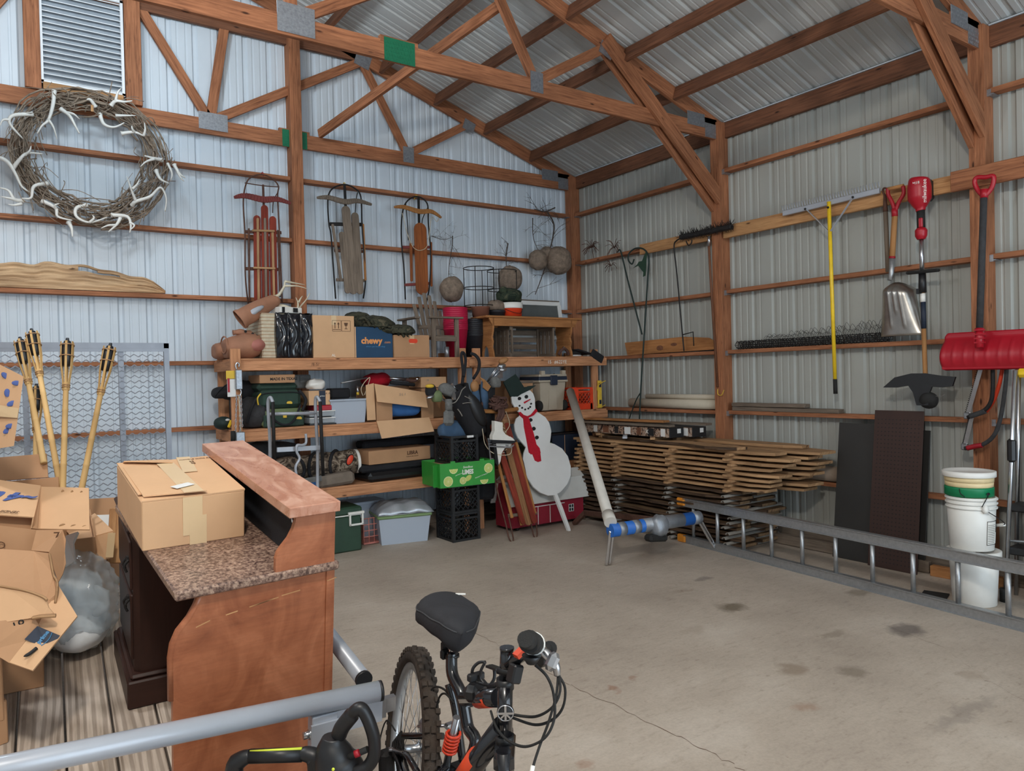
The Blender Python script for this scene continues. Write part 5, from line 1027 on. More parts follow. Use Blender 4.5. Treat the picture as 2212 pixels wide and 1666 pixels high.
club('wooden-headed golf driver highest above the blue bag',(-1.965,-0.9,1.573),(-1.816,-0.95,1.781),'wood'); club('upper steel-headed golf driver leaning out of the blue bag',(-1.954,-0.9,1.567),(-1.854,-0.97,1.733),'driver'); club('lower steel-headed golf driver leaning out of the blue bag',(-1.939,-0.9,1.557),(-1.846,-0.98,1.694),'driver'); club('golf iron with a pale round blade in the blue bag',(-1.941,-0.92,1.534),(-1.894,-0.99,1.609),'iron'); club('golf iron with a bright blade edge in the blue bag',(-1.921,-0.9,1.527),(-1.827,-0.96,1.614),'iron'); club('golf club under a dark grey block-shaped cover in the blue bag',(-1.917,-0.9,1.521),(-1.911,-0.98,1.559),'cover')
solo('denim_cloth',soft(V((-2.344,-0.88,1.084)),(.20,.08,.10),61,.1),'denim','faded blue cloth bundle under the dark golf bag on the crate','cloth',(-2.345,-0.88,1.047))
# leaning sled with skates
t=thing('wooden_sled','old red-and-tan slatted sled standing on end with ice skates hung from it','sled',(-1.95,-1.3,0))
def bot(x): return x
for a_,b_,w_,mt in (((-1.996,-1.02,1.134),(-1.888,-1.36,0.128),.068,'sled_red'),((-1.893,-1.01,1.181),(-1.841,-1.36,0.109),.066,'sled_worn'),((-1.821,-1.02,1.137),(-1.761,-1.36,0.118),.068,'sled_red')):
    a_,b_=V(a_),V(b_); Lh=(b_-a_).length; pl=[]
    for k in range(9): an=PI/2+PI*k/8; pl.append((w_/2+math.cos(an)*w_/2,math.sin(an)*w_/2))
    for k in range(9): an=-PI/2+PI*k/8; pl.append((Lh-w_/2+math.cos(an)*w_/2,math.sin(an)*w_/2))
    part('slat',MB().prism(pl,.013,frame(a_,(b_-a_),z=(0,-1,.38))),mt,t)
part('slat_tip',MB().beam((-1.897,-1.345,0.256),(-1.891,-1.375,0.131),.05,.004,(0,-1,.3)),'sled_tan',t); part('slat_tip',MB().beam((-1.779,-1.345,0.241),(-1.777,-1.375,0.129),.05,.004,(0,-1,.3)),'sled_tan',t)
for a_,b_ in (((-2.022,-1.14,0.802),(-2.016,-1.38,0.219)),((-1.739,-1.08,0.935),(-1.718,-1.36,0.223))): part('side_rail',MB().beam(a_,b_,.03,.02,(0,-1,.3),.004),'sled_tan',t)
part('cross_bar',MB().beam((-2.027,-1.33,0.238),(-1.679,-1.33,0.22),.03,.03,(0,0,1),.004),'grey_wood',t); part('cross_bar',MB().beam((-2.069,-1.2,0.566),(-1.721,-1.2,0.571),.03,.03,(0,0,1),.004),'rust',t)
for q in ([(-2.095,-1,1.06),(-2.059,-1.08,0.853),(-2.071,-1.2,0.502),(-2.067,-1.34,0.162),(-2.074,-1.4,0.033),(-2.05,-1.42,-0.011),(-2.023,-1.4,0.026),(-2.02,-1.34,0.181),(-2.027,-1.33,0.245)],[(-1.724,-1.06,0.959),(-1.69,-1.16,0.644),(-1.768,-1.34,0.2),(-1.777,-1.4,0.029),(-1.764,-1.42,-0.011),(-1.728,-1.4,0.022),(-1.712,-1.36,0.144)]): part('runner',MB().tube(spline(q,5),.008,6),'rust',t)
part('steering_bar',MB().tube(spline([(-2.189,-1,1.287),(-2.086,-1.02,1.272),(-1.936,-1.03,1.263),(-1.769,-1.02,1.268),(-1.656,-1,1.276)],5),[.022]*21,8),'sled_tan',t); part('top_bow',MB().tube(spline([(-2.082,-0.98,1.058),(-2.063,-0.95,1.346),(-2.006,-0.95,1.41),(-1.895,-0.95,1.419),(-1.799,-0.95,1.375),(-1.785,-0.97,1.227)],5),.011,6),'rust',t)
part('cord',MB().tube(spline([(-2.183,-1.04,1.301),(-2.143,-1.06,1.247),(-2.16,-1.06,1.209),(-2.158,-1.1,1.069),(-2.163,-1.15,0.943),(-2.105,-1.22,0.854),(-1.933,-1.24,0.835),(-1.893,-1.22,0.928),(-1.917,-1.2,0.981)],6),.004,5).tube(spline([(-1.838,-1.05,1.259),(-1.828,-1.1,1.127),(-1.921,-1.14,1.043),(-1.967,-1.16,1.008)],5),.004,5),'rope',t)
m=MB(); r2=random.Random(17); c_=V((-1.951,-1.09,1.318)); l_=V((-2.001,-1.1,1.163))
for k in range(22):
    q=[c_+V((r2.uniform(-.11,.11),r2.uniform(-.04,.03),r2.uniform(-.05,.09))) for _ in range(4)]; m.tube(spline(q,4),r2.uniform(.009,.02),5)
for k in range(8):
    x=r2.uniform(-.04,.04); m.tube(spline([c_+V((x,-.02,0)),c_+V((x*1.1,-.04,-.08)),l_+V((x*.9,-.02,-.02)),l_+V((x*.6,-.01,-.09))],4),r2.uniform(.008,.015),5)
solo('leather_tangle',m,'leather_brown','tangle of dark brown leather straps draped over the sled top','straps',c_)
def skate(label,q,M4):
    t=thing('ice_skate',label,'ice skate',q)
    part('boot',MB().prism([(-.12,0),(.13,0),(.14,.02),(.11,.045),(.03,.07),(-.01,.11),(-.02,.19),(-.115,.2),(-.105,.1),(-.125,.05)],.06,M4@T(0,0,-.03)),'skate_white',t); part('sole',MB().prism([(-.125,-.022),(.12,-.014),(.15,.006),(.14,.018),(-.125,.012)],.064,M4@T(0,0,-.032)),'black_plastic',t)
    part('blade',MB().prism([(-.14,-.06),(.12,-.06),(.155,-.03),(.15,-.02),(.11,-.045),(-.14,-.048)],.006,M4@T(0,0,-.003)).box(M4@V((-.08,-.035,0)),(.02,.03,.008)).box(M4@V((.07,-.035,0)),(.02,.03,.008)),'steel',t)
    part('lace',MB().tube([M4@V((.055-.012*k,.062+.018*k,.034*(-1)**k)) for k in range(7)],.003,4),'rope',t); return t
skate('white ice skate hanging sideways on the sled front',(-2.008,-1.22,0.988),frame((-2.03,-1.24,0.971),(.95,-.05,-.12),y=(.12,0,.95)))
skate('second white ice skate hanging toe-down behind the first one',(-2.091,-1.2,0.877),frame((-2.094,-1.2,0.877),(.1,0,-1),y=(1,0,.1)))
# plywood snowman
S0=V((-1.303,-1.416,-0.015))
sn=thing('snowman_board','painted plywood snowman with top hat and red scarf leaning against the shelf','snowman',S0)
SN=V((0,-1,.42)).normalized()
def plate(pts,th,off):
    q=[V(p)+SN*off for p in pts]; m=MB(); n=len(q); k=[p-SN*th for p in q]
    m.add(q+k,[tuple(reversed(range(n))),tuple(range(n,2*n))]+[(i,(i+1)%n,n+(i+1)%n,n+i) for i in range(n)]); return m
part('board',plate([(-1.603,-0.822,1.401),(-1.615,-0.847,1.339),(-1.586,-0.877,1.27),(-1.54,-0.899,1.216),(-1.575,-0.91,1.191),(-1.619,-0.919,1.17),(-1.658,-0.943,1.111),(-1.672,-0.971,1.046),(-1.658,-1.002,0.972),(-1.618,-1.025,0.916),(-1.587,-1.044,0.87),(-1.631,-1.066,0.818),(-1.665,-1.095,0.749),(-1.678,-1.133,0.66),(-1.669,-1.173,0.563),(-1.626,-1.213,0.47),(-1.557,-1.24,0.406),(-1.47,-1.256,0.367),(-1.387,-1.258,0.362),(-1.294,-1.248,0.385),(-1.182,-1.22,0.451),(-1.101,-1.185,0.536),(-1.067,-1.147,0.627),(-1.068,-1.101,0.735),(-1.118,-1.066,0.82),(-1.205,-1.043,0.874),(-1.26,-1.036,0.891),(-1.227,-1.011,0.95),(-1.196,-0.983,1.017),(-1.195,-0.948,1.099),(-1.226,-0.921,1.163),(-1.297,-0.901,1.213),(-1.332,-0.89,1.238),(-1.324,-0.87,1.286),(-1.3,-0.835,1.369),(-1.303,-0.811,1.425),(-1.335,-0.796,1.462),(-1.44,-0.798,1.458),(-1.536,-0.811,1.426)],.016,0),'white_paint',sn)
part('hat',plate([(-1.657,-0.753,1.564),(-1.474,-0.719,1.645),(-1.406,-0.78,1.499),(-1.242,-0.775,1.511),(-1.321,-0.79,1.475),(-1.438,-0.807,1.437),(-1.524,-0.822,1.399),(-1.614,-0.82,1.405)],0.018,0.004),'green_black',sn)
part('hat_brim',plate([(-1.603,-0.822,1.401),(-1.536,-0.811,1.426),(-1.429,-0.795,1.465),(-1.364,-0.778,1.505),(-1.242,-0.775,1.511),(-1.333,-0.794,1.466),(-1.468,-0.812,1.424),(-1.562,-0.823,1.398)],0.006,0.011),'green_black',sn)
part('scarf',plate([(-1.574,-0.895,1.226),(-1.548,-0.892,1.233),(-1.517,-0.907,1.199),(-1.471,-0.913,1.183),(-1.414,-0.906,1.2),(-1.33,-0.881,1.259),(-1.319,-0.893,1.23),(-1.383,-0.911,1.189),(-1.46,-0.92,1.166),(-1.456,-0.948,1.1),(-1.45,-0.994,0.992),(-1.452,-1.038,0.885),(-1.424,-1.056,0.843),(-1.427,-1.077,0.792),(-1.551,-1.078,0.791),(-1.572,-1.068,0.814),(-1.559,-1.013,0.945),(-1.548,-0.957,1.078),(-1.529,-0.922,1.161),(-1.561,-0.909,1.194)],0.012,0.013),'red_cloth',sn)
part('scarf_fringe',plate([(-1.533,-1.076,0.795),(-1.431,-1.077,0.793),(-1.447,-1.111,0.712),(-1.487,-1.113,0.707),(-1.523,-1.106,0.725)],0.01,0.012),'red_cloth',sn)
part('carrot_nose',plate([(-1.466,-0.849,1.336),(-1.37,-0.836,1.366),(-1.37,-0.84,1.358),(-1.46,-0.856,1.32)],0.012,0.012),'red_cloth',sn)
part('eye',plate([(-1.486,-0.832,1.376),(-1.492,-0.836,1.368),(-1.503,-0.838,1.361),(-1.514,-0.839,1.359),(-1.525,-0.838,1.362),(-1.531,-0.835,1.369),(-1.53,-0.831,1.377),(-1.525,-0.827,1.387),(-1.514,-0.825,1.394),(-1.502,-0.824,1.394),(-1.492,-0.825,1.393),(-1.486,-0.828,1.386)],0.006,0.006),'black_plastic',sn)
part('eye',plate([(-1.386,-0.825,1.392),(-1.393,-0.829,1.382),(-1.404,-0.832,1.376),(-1.416,-0.833,1.373),(-1.427,-0.832,1.376),(-1.435,-0.829,1.384),(-1.434,-0.825,1.393),(-1.429,-0.821,1.403),(-1.416,-0.817,1.411),(-1.404,-0.817,1.412),(-1.392,-0.818,1.41),(-1.386,-0.821,1.402)],0.006,0.006),'black_plastic',sn)
part('button',plate([(-1.411,-0.931,1.141),(-1.42,-0.934,1.132),(-1.43,-0.937,1.126),(-1.443,-0.939,1.123),(-1.455,-0.937,1.127),(-1.462,-0.934,1.134),(-1.462,-0.93,1.144),(-1.455,-0.925,1.155),(-1.444,-0.922,1.161),(-1.43,-0.922,1.163),(-1.419,-0.923,1.159),(-1.413,-0.926,1.152)],0.006,0.006),'black_plastic',sn)
part('button',plate([(-1.4,-0.97,1.048),(-1.408,-0.974,1.039),(-1.419,-0.976,1.033),(-1.432,-0.978,1.03),(-1.444,-0.976,1.034),(-1.45,-0.973,1.042),(-1.45,-0.969,1.051),(-1.443,-0.964,1.061),(-1.433,-0.962,1.068),(-1.418,-0.961,1.07),(-1.408,-0.962,1.066),(-1.401,-0.965,1.059)],0.006,0.006),'black_plastic',sn)
part('button',plate([(-1.391,-1.009,0.954),(-1.399,-1.013,0.945),(-1.41,-1.016,0.939),(-1.423,-1.017,0.936),(-1.435,-1.015,0.941),(-1.441,-1.012,0.948),(-1.441,-1.008,0.957),(-1.434,-1.004,0.968),(-1.423,-1.001,0.974),(-1.409,-1,0.976),(-1.398,-1.002,0.972),(-1.392,-1.005,0.965)],0.006,0.006),'black_plastic',sn)
part('coal_mouth',plate([(-1.52,-0.865,1.299),(-1.523,-0.866,1.295),(-1.529,-0.868,1.291),(-1.535,-0.868,1.29),(-1.541,-0.868,1.291),(-1.544,-0.866,1.296),(-1.545,-0.864,1.3),(-1.541,-0.862,1.305),(-1.535,-0.86,1.309),(-1.528,-0.86,1.31),(-1.523,-0.86,1.308),(-1.52,-0.862,1.304)],0.006,0.006),'black_plastic',sn)
part('coal_mouth',plate([(-1.493,-0.874,1.275),(-1.496,-0.876,1.271),(-1.503,-0.878,1.268),(-1.508,-0.878,1.266),(-1.514,-0.877,1.268),(-1.518,-0.876,1.272),(-1.518,-0.874,1.277),(-1.515,-0.872,1.282),(-1.509,-0.87,1.286),(-1.501,-0.87,1.287),(-1.497,-0.87,1.285),(-1.493,-0.872,1.281)],0.006,0.006),'black_plastic',sn)
part('coal_mouth',plate([(-1.459,-0.882,1.256),(-1.462,-0.884,1.252),(-1.468,-0.886,1.248),(-1.474,-0.886,1.247),(-1.48,-0.886,1.249),(-1.484,-0.884,1.253),(-1.484,-0.882,1.257),(-1.481,-0.88,1.263),(-1.474,-0.878,1.266),(-1.467,-0.878,1.267),(-1.462,-0.878,1.266),(-1.459,-0.88,1.262)],0.006,0.006),'black_plastic',sn)
part('coal_mouth',plate([(-1.413,-0.879,1.265),(-1.416,-0.88,1.261),(-1.422,-0.882,1.257),(-1.428,-0.882,1.256),(-1.434,-0.882,1.258),(-1.438,-0.88,1.262),(-1.438,-0.878,1.266),(-1.435,-0.876,1.272),(-1.428,-0.874,1.275),(-1.421,-0.874,1.276),(-1.416,-0.875,1.275),(-1.413,-0.876,1.271)],0.006,0.006),'black_plastic',sn)
part('coal_mouth',plate([(-1.383,-0.872,1.28),(-1.387,-0.874,1.276),(-1.393,-0.876,1.272),(-1.399,-0.876,1.271),(-1.405,-0.875,1.273),(-1.409,-0.874,1.277),(-1.409,-0.872,1.281),(-1.406,-0.87,1.287),(-1.399,-0.868,1.291),(-1.392,-0.867,1.292),(-1.387,-0.868,1.29),(-1.383,-0.87,1.286)],0.006,0.006),'black_plastic',sn)
part('coal_mouth',plate([(-1.36,-0.858,1.314),(-1.363,-0.86,1.31),(-1.37,-0.861,1.306),(-1.375,-0.862,1.305),(-1.382,-0.861,1.307),(-1.385,-0.859,1.311),(-1.386,-0.858,1.315),(-1.382,-0.855,1.321),(-1.376,-0.854,1.324),(-1.368,-0.853,1.326),(-1.364,-0.854,1.324),(-1.36,-0.856,1.32)],0.006,0.006),'black_plastic',sn)
part('stake',plate([(-1.385,-1.255,0.368),(-1.347,-1.255,0.369),(-1.323,-1.312,0.234),(-1.3,-1.403,0.016),(-1.307,-1.417,-0.016),(-1.33,-1.412,-0.005),(-1.354,-1.348,0.148)],0.03,0.002),'white_paint',sn)
# toy barn
t=thing('toy_barn','red wooden toy barn with a white roof behind the sled and the snowman','toy barn',(-1.28,-.9,0))
bx0,bx1,by0,by1=-1.83,-.86,-1.10,-.80
part('barn_body',MB().box(((bx0+bx1)/2,(by0+by1)/2,.17),(bx1-bx0,by1-by0,.26),None,None,.003).prism([(by0,.30),(by0+.05,.49),((by0+by1)/2,.56),(by1-.05,.49),(by1,.30)],bx1-bx0-.02,Matrix(((0,0,1,bx0+.01),(1,0,0,0),(0,1,0,0),(0,0,0,1)))),'barn_red',t)
m=MB()
for a_,b_ in (((by0-.035,.275),(by0+.05,.50)),((by0+.045,.495),((by0+by1)/2,.575)),((by1+.035,.275),(by1-.05,.50)),((by1-.045,.495),((by0+by1)/2,.575))): m.beam((bx0-.04,(a_[0]+b_[0])/2,(a_[1]+b_[1])/2),(bx1+.05,(a_[0]+b_[0])/2,(a_[1]+b_[1])/2),math.hypot(b_[0]-a_[0],b_[1]-a_[1])+.004,.012,(0,-(b_[1]-a_[1]),(b_[0]-a_[0])))
part('barn_roof',m,'barn_roof',t)
m=MB()
for c,s in (((-1.36,by0-.003,.235),(.46,.006,.008)),((-1.49,by0-.003,.14),(.006,.006,.19)),((-1.33,by0-.003,.14),(.006,.006,.19)),((-1.17,by0-.003,.14),(.006,.006,.0))): m.box(c,s)
part('door_trim',m,'white_paint',t)
for x in (-1.04,-1.66):
    part('window',MB().box((x,by0-.003,.17),(.06,.006,.075)),'black_ink',t); part('window_bar',MB().box((x,by0-.007,.17),(.006,.003,.08)).box((x,by0-.007,.17),(.065,.003,.006)).box((x,by0-.007,.208),(.07,.003,.005)).box((x,by0-.007,.132),(.07,.003,.005)).box((x-.033,by0-.007,.17),(.005,.003,.08)).box((x+.033,by0-.007,.17),(.005,.003,.08)),'white_paint',t)
for x in (bx0+.1,bx1-.1): part('caster',MB().lathe([(0,-.012),(.03,-.012),(.03,.012),(0,.012)],T(x,by0+.06,.03)@RY(PI/2),14),'black_rubber',t)
# long plastic pipe
pa,pb=V((-1.933,-2.72,0.383)),V((-0.765,-0.8,1.336)); pb=V((-0.758,-0.79,1.431))
t=thing('plastic_pipe','long off-white plastic pipe leaning from the blue padded stand to the shelf','pipe',pa); part('pipe',MB().tube([pa,pb],.047,20),'pvc',t); dd=(pb-pa).normalized(); part('end_cap',MB().tube([pa-dd*.03,pa+dd*.09],.054,20),'pvc',t)
# taped stand
t=thing('padded_stand','chrome-legged stand with a blue padded bar wrapped in silver tape','stand',(-1.4,-2.8,0))
L0=V((-1.955,-2.707,0)); R0=V((-0.828,-2.924,0)); Lt=V((-1.93,-2.74,0.301)); Rt=V((-0.994,-2.86,0.308))
m1=MB();m2=MB()
for o_ in (-.018,.018):
    m1.tube(spline([L0+V((o_,0,.008)),lerp(L0,Lt,.6)+V((o_,0,0)),Lt+V((o_,.0,0))],5),.014,10); m2.tube(spline([R0+V((o_,0,.008)),lerp(R0,Rt,.6)+V((o_,0,0)),Rt+V((o_,0,0))],5),.012,10)
part('leg',m1,'chrome',t); part('leg',m2,'chrome',t)
part('padded_bar',MB().tube([lerp(Lt,Rt,-.02),lerp(Lt,Rt,1.0)],.058,18),'blue_plastic',t)
for u0,u1 in ((.06,.13),(.22,.29),(.34,.80),(.92,1.01)): part('tape_wrap',MB().tube([lerp(Lt,Rt,u0),lerp(Lt,Rt,(u0+u1)/2),lerp(Lt,Rt,u1)],.0605,18),'tape_silver',t)
c=lerp(Lt,Rt,.5); part('tape_knot',soft(c+V((0,-.03,-.02)),(.09,.075,.10),81,.12),'tape_silver',t); part('foot_pad',MB().box(c+V((-.05,-.04,-.11)),(.22,.10,.06),Matrix.Rotation(.12,3,'Y'),None,.02),'black_rubber',t)
e=V((-1.049,-1.35,0.147)); g=V((-1.083,-1.2,0.01))
part('rear_arm',MB().beam(c+V((0,.05,.03)),e,.045,.05,(0,0,1),.004).beam(e+(e-g).normalized()*.02,g,.045,.05,(1,0,0),.004),'rust',t)
# ------------------------------------------------------------------ right wall: lumber, ladder, buckets, panels, hung tools
# stickered stack of live-edge boards; x across, y along (runs from near the shelf to the camera side)
def slab(label,xc,yc,z,w_,L_,th,rot,mat,seed,group,bark=False):
    r2=random.Random(seed); n=14; lo=[];hi=[]
    for k in range(n+1):
        y=-L_/2+L_*k/n; wob=.035 if bark else .012; tp=(.05 if k in (0,) else 0)
        lo.append((-w_/2+r2.uniform(-wob,wob)+tp,y)); hi.append((w_/2+r2.uniform(-wob,wob)-tp,y))
    M4=T(xc,yc,z)@RZ(rot); t=None
    org=(xc,yc,z)
    mb=MB().prism(lo+list(reversed(hi)),th,None,(0,1,0))
    if bark:
        t=thing('lumber_board',label,'board',org,group); part('board',mb,mat,t,M4); m=MB()
        for e in (lo,hi):
            s=-1 if e is lo else 1; m=MB(); vs=[];fs=[]
            for k,(a,b) in enumerate(e):
                vs+=[(a+s*(.012+r2.uniform(0,.008)),b,.004),(a+s*(.012+r2.uniform(0,.008)),b,th-.002),(a-s*.006,b,th+.001),(a-s*.006,b,-.001)]
                if k:
                    q=4*k
                    for i in range(4): fs.append((q-4+i,q+i,q+(i+1)%4,q-4+(i+1)%4))
            fs+=[(0,1,2,3),(4*n+3,4*n+2,4*n+1,4*n)]; part('bark_edge',m.add(vs,fs,(0,1,0)),'bark',t,M4)
    else: t=solo('lumber_board',mb,mat,label,'board',org,group,M4)
    return t
z=.045; r3=random.Random(99); NL=19
ORL=['top','second','third','fourth','fifth','sixth','seventh','eighth','ninth','tenth','eleventh','twelfth']
for k in range(NL):
    lowr=k<11; th=.024; dz=.047; lay=ORL[(10-k) if lowr else (18-k)]
    ymin=-3.12 if lowr else -3.42-.02*(k-11); ymax=-.95 if not lowr else -.86
    for j,y in enumerate([-3.06,-2.35,-1.62,-.98]):
        yy=y+r3.uniform(-.05,.05); col=('rightmost column','third column','second column','leftmost column')[j]
        if lowr:
            m=MB(); n=8; pr=[(.022*math.cos(PI*q/n),.022*math.sin(PI*q/n)) for q in range(n+1)]+[(.017*math.cos(PI*q/n),.017*math.sin(PI*q/n)) for q in range(n,-1,-1)]
            m.prism(pr,.76,frame((-.86,yy,z-.0225),(0,1,0),z=(1,0,0)),(0,0,1)); solo('sticker',m,'grey_ink','grey half-round spacer, %s, under the %s dark lumber layer'%(col,lay),'spacer strip',(-.5,yy,z-.02),'grey spacer strips in the lumber stack')
        else: solo('sticker',MB().box((-.47,yy,z-.0115),(.72+r3.uniform(0,.06),.05,.0225),Matrix.Rotation(r3.uniform(-.06,.06),3,'Z'),None,.002),'sawn','wooden spacer stick, %s, under the %s pale lumber layer'%(col,lay),'spacer strip',(-.47,yy,z-.012),'wooden spacer sticks in the lumber stack')
    for j,(xc,w_) in enumerate(((-.66,.27),(-.32,.32))):
        L_=ymax-ymin+r3.uniform(-.05,.08); row=('room side','wall side')[j]
        slab(('dark bark-edged board, %s layer of the lower lumber, %s' if lowr else 'pale sawn board, %s layer of the upper lumber, %s')%(lay,row),xc+r3.uniform(-.02,.02),(ymin+ymax)/2+r3.uniform(-.06,.06)-(.10 if j and not lowr else 0),z,w_,L_,th,r3.uniform(-.012,.012),'sawn_dark' if lowr else 'sawn',k*7+j,'lower boards of the lumber stack' if lowr else 'upper boards of the lumber stack',lowr)
    z+=dz
ztop=z-.0225
slab('long pale top board of the lumber stack reaching furthest to the right',-.30,-2.35,ztop+.004,.20,2.25,.026,.03,'sawn',301,'') 
slab('bark-edged top board at the front of the lumber stack',-.66,-2.2,ztop+.002,.25,1.9,.026,-.10,'sawn',302,'',True)
for q,(lb,x,y,ro,mt) in enumerate((('loose tan spacer stick lying aslant on the left of the lumber stack',-.62,-1.05,1.0,'sawn'),('grey half-pipe spacer lying aslant on the lumber stack',-.70,-1.62,.8,'grey_paint'),('loose tan spacer stick lying beside the grey spacer on the stack',-.62,-1.95,.75,'sawn'))):
    solo('sticker',MB().box((x,y,ztop+.045),(.42,.05,.025),Matrix.Rotation(ro,3,'Z'),None,.004),mt,lb,'spacer strip',(x,y,ztop+.03))
for o_,nm in ((-.83,'right'),(-.5,'middle'),(-.2,'left')): solo('timber_block',MB().box((-.47,o_*3.2-.4,.011),(.7,.09,.022)),'grey_wood','grey timber bearer under the %s of the lumber stack'%nm,'timber bearer',(-.47,o_*3.2-.4,0),'bearers under the lumber stack')
# flooring cartons on the stack
for k,(x,y,zz,lb) in enumerate(((-.60,-1.62,ztop+.06,'long flooring carton printed with brown woodgrain panels, front of the pair on the lumber'),(-.38,-1.72,ztop+.06,'long flooring carton with a black end, behind the front one on the lumber'))):
    t=thing('flooring_carton',lb,'carton',(x,y,zz-.05)); part('carton_body',MB().box((x,y,zz+.045),(.20,1.28,.10),None,(0,1,0),.003),'black_ink',t)
    part('side_print',MB().box((x-.101,y,zz+.045),(.003,1.26,.09),None,(0,1,0)),'print_brown',t); 
    for i in range(7): part('print_panel',MB().box((x-.1035,y-.55+.17*i,zz+.045),(.002,.06+.03*(i%2),.075)),('white_paint','black_ink','stud_dark')[i%3],t)
    part('top_print',MB().box((x,y,zz+.0965),(.17,.5,.002)),'white_plastic',t); part('label',MB().box((x+.03,y-.642,zz+.06),(.05,.003,.045)),'white_paint',t)
    text('X',.06,'white_ink',t,frame((x-.106,y-.33,zz+.045),(0,-1,0),z=(-1,0,0)))
    part('bearer',MB().box((x,y-.4,zz-.03),(.2,.05,.05)).box((x,y+.4,zz-.03),(.2,.05,.05)),'sawn',t)
b0=ztop+.16
solo('plank',MB().beam((-.72,-.85,b0+.012),(-.66,-2.25,b0+.012),.10,.022,(0,0,1),.003),'grey_wood','grey plank lying along the front of the flooring cartons','plank',(-.69,-1.5,b0)); solo('plank',MB().beam((-.42,-.80,b0+.012),(-.24,-2.36,b0+.012),.12,.022,(0,0,1),.003),'grey_wood','long grey plank lying behind the front plank on the flooring cartons','plank',(-.33,-1.6,b0)); solo('plank',MB().beam((-.56,-.85,b0+.037),(-.45,-1.98,b0+.037),.11,.022,(0,0,1),.003),'pine','short brown plank with a pale cut end on top of the other planks','plank',(-.5,-1.4,b0+.025))
solo('metal_gutter',MB().beam((-.25,-.35,1.10),(-.17,-2.2,.86+.13),.15,.012,(0,0,1)).beam((-.32,-.35,1.07),(-.24,-2.2,.96),.012,.07,(0,0,1)),'charcoal_cloth','dark grey sloping board in the corner behind the shelf','board',(-.2,-1.3,.95))
# things resting on the girts
gz=lambda k:.6096*k-.0139+.02
t=thing('wooden_oar_blade','flat tapered wooden panel with dark knots standing on a girt left of the second post','wooden panel',(-.07,-1.7,gz(3))); part('panel',MB().prism([(0,.0),(-.06,.15),(.85,.17),(1.2,.14),(1.36,.06),(1.34,.015)],.02,frame((-.06,-.98-.05,gz(3)),(0,-1,0),y=(.12,0,1))),'pine',t); part('knot',MB().ell((-.078,-1.55,gz(3)+.065),(.004,.05,.028)).ell((-.068,-1.75,gz(3)+.09),(.004,.05,.022)),'stud_dark',t)
for lb,y0,y1,x,r,zz in (('thick rolled paper lying on the girt beside the second post',-1.05,-2.36,-.055,.052,gz(2)+.053),('thin rolled paper lying on top of the thick roll',-1.3,-2.3,-.05,.026,gz(2)+.132)):
    t=thing('paper_roll',lb,'paper roll',(x,(y0+y1)/2,zz-r)); part('roll',MB().lathe([(r*.6,0),(r,0),(r,abs(y1-y0)),(r*.6,abs(y1-y0)),(r*.6,.02)],frame((x,y0,zz),(1,0,0),z=(0,-1,0)),20),'paper_roll',t)
solo('wood_offcut',MB().box((-.06,-2.95,gz(2)+.062),(.09,.82,.035),None,(0,1,0),.003),'grey_wood','shorter grey offcut lying on top of the longer one on the girt','offcut',(-.06,-2.95,gz(2)+.04)); solo('wood_offcut',MB().box((-.06,-3.12,gz(2)+.02),(.09,1.15,.038),None,(0,1,0),.003),'grey_wood','longer grey offcut lying on the girt right of the second post','offcut',(-.06,-3.12,gz(2)))
m=MB(); r2=random.Random(5)
for k in range(60):
    y=-2.6-1.55*k/60
    m.tube([V((-.06,y,gz(3)+.045))+V((math.cos(a)*(.04+r2.uniform(-.006,.004)),r2.uniform(-.012,.012),math.sin(a)*(.04))) for a in [2*PI*j/8 for j in range(8)]],.0035,4,closed=True)
for j in range(10): a=2*PI*j/10; m.tube([V((-.06+math.cos(a)*.036,-2.6,gz(3)+.045+math.sin(a)*.036)),V((-.06+math.cos(a)*.036,-4.15,gz(3)+.045+math.sin(a)*.036))],.004,4)
for k in range(70):
    y=-2.9-1.2*k/70; h=r2.uniform(.05,.14)*(.4+.6*k/70); m.tube(spline([(-.06,y,gz(3)+.08),(-.07,y-.02,gz(3)+.08+h*.6),(-.08,y-.05,gz(3)+.08+h),(-.07,y-.08,gz(3)+.08+h*.5)],3),.0016,3)
t=thing('wire_roll','long dark roll of chicken wire lying on the girt behind the yellow rake','wire roll',(-.06,-3.4,gz(3))); part('wire_mesh',m,'iron',t,stuff=True)
t=thing('carpet_roll','brown rolled carpet on the lowest girt between lumber and black panel','carpet roll',(-.06,-3.3,gz(1))); part('roll',MB().tube([(-.075,-2.6,gz(1)+.07),(-.075,-3.9,gz(1)+.07)],.068,18),'carpet_roll',t)
# leaning panels
def leanp(name,label,y0,y1,x0,h,mat,th,cat='panel'):
    M4=frame((x0,y0,0),(0,-1,0),y=(.12,0,1)); t=thing(name,label,cat,(x0,(y0+y1)/2,0)); part('panel',MB().box(((y0-y1)/2,h/2,0),(y0-y1,h,th),None,(0,1,0),.002),mat,t,M4); return t,M4
t,_m=leanp('leaning_sheet','large black sheet leaning on the right wall beside the pegboard',-3.72,-4.42,-.27,1.16,'panel_black',.008)
leanp('leaning_sheet','second black sheet, just showing behind the right edge of the pegboard',-3.9,-4.46,-.20,1.12,'panel_black',.008)
t,Mp=leanp('pegboard','tall narrow dark brown pegboard leaning in front of the black sheet',-4.06,-4.46,-.315,1.28,'panel_brown',.008)
m=MB()
for i in range(12):
    for j in range(36): m.box((.035+.03*i,.05+.033*j,.0045),(.008,.008,.002))
part('peg_hole',m,'black_ink',t,Mp,stuff=True)
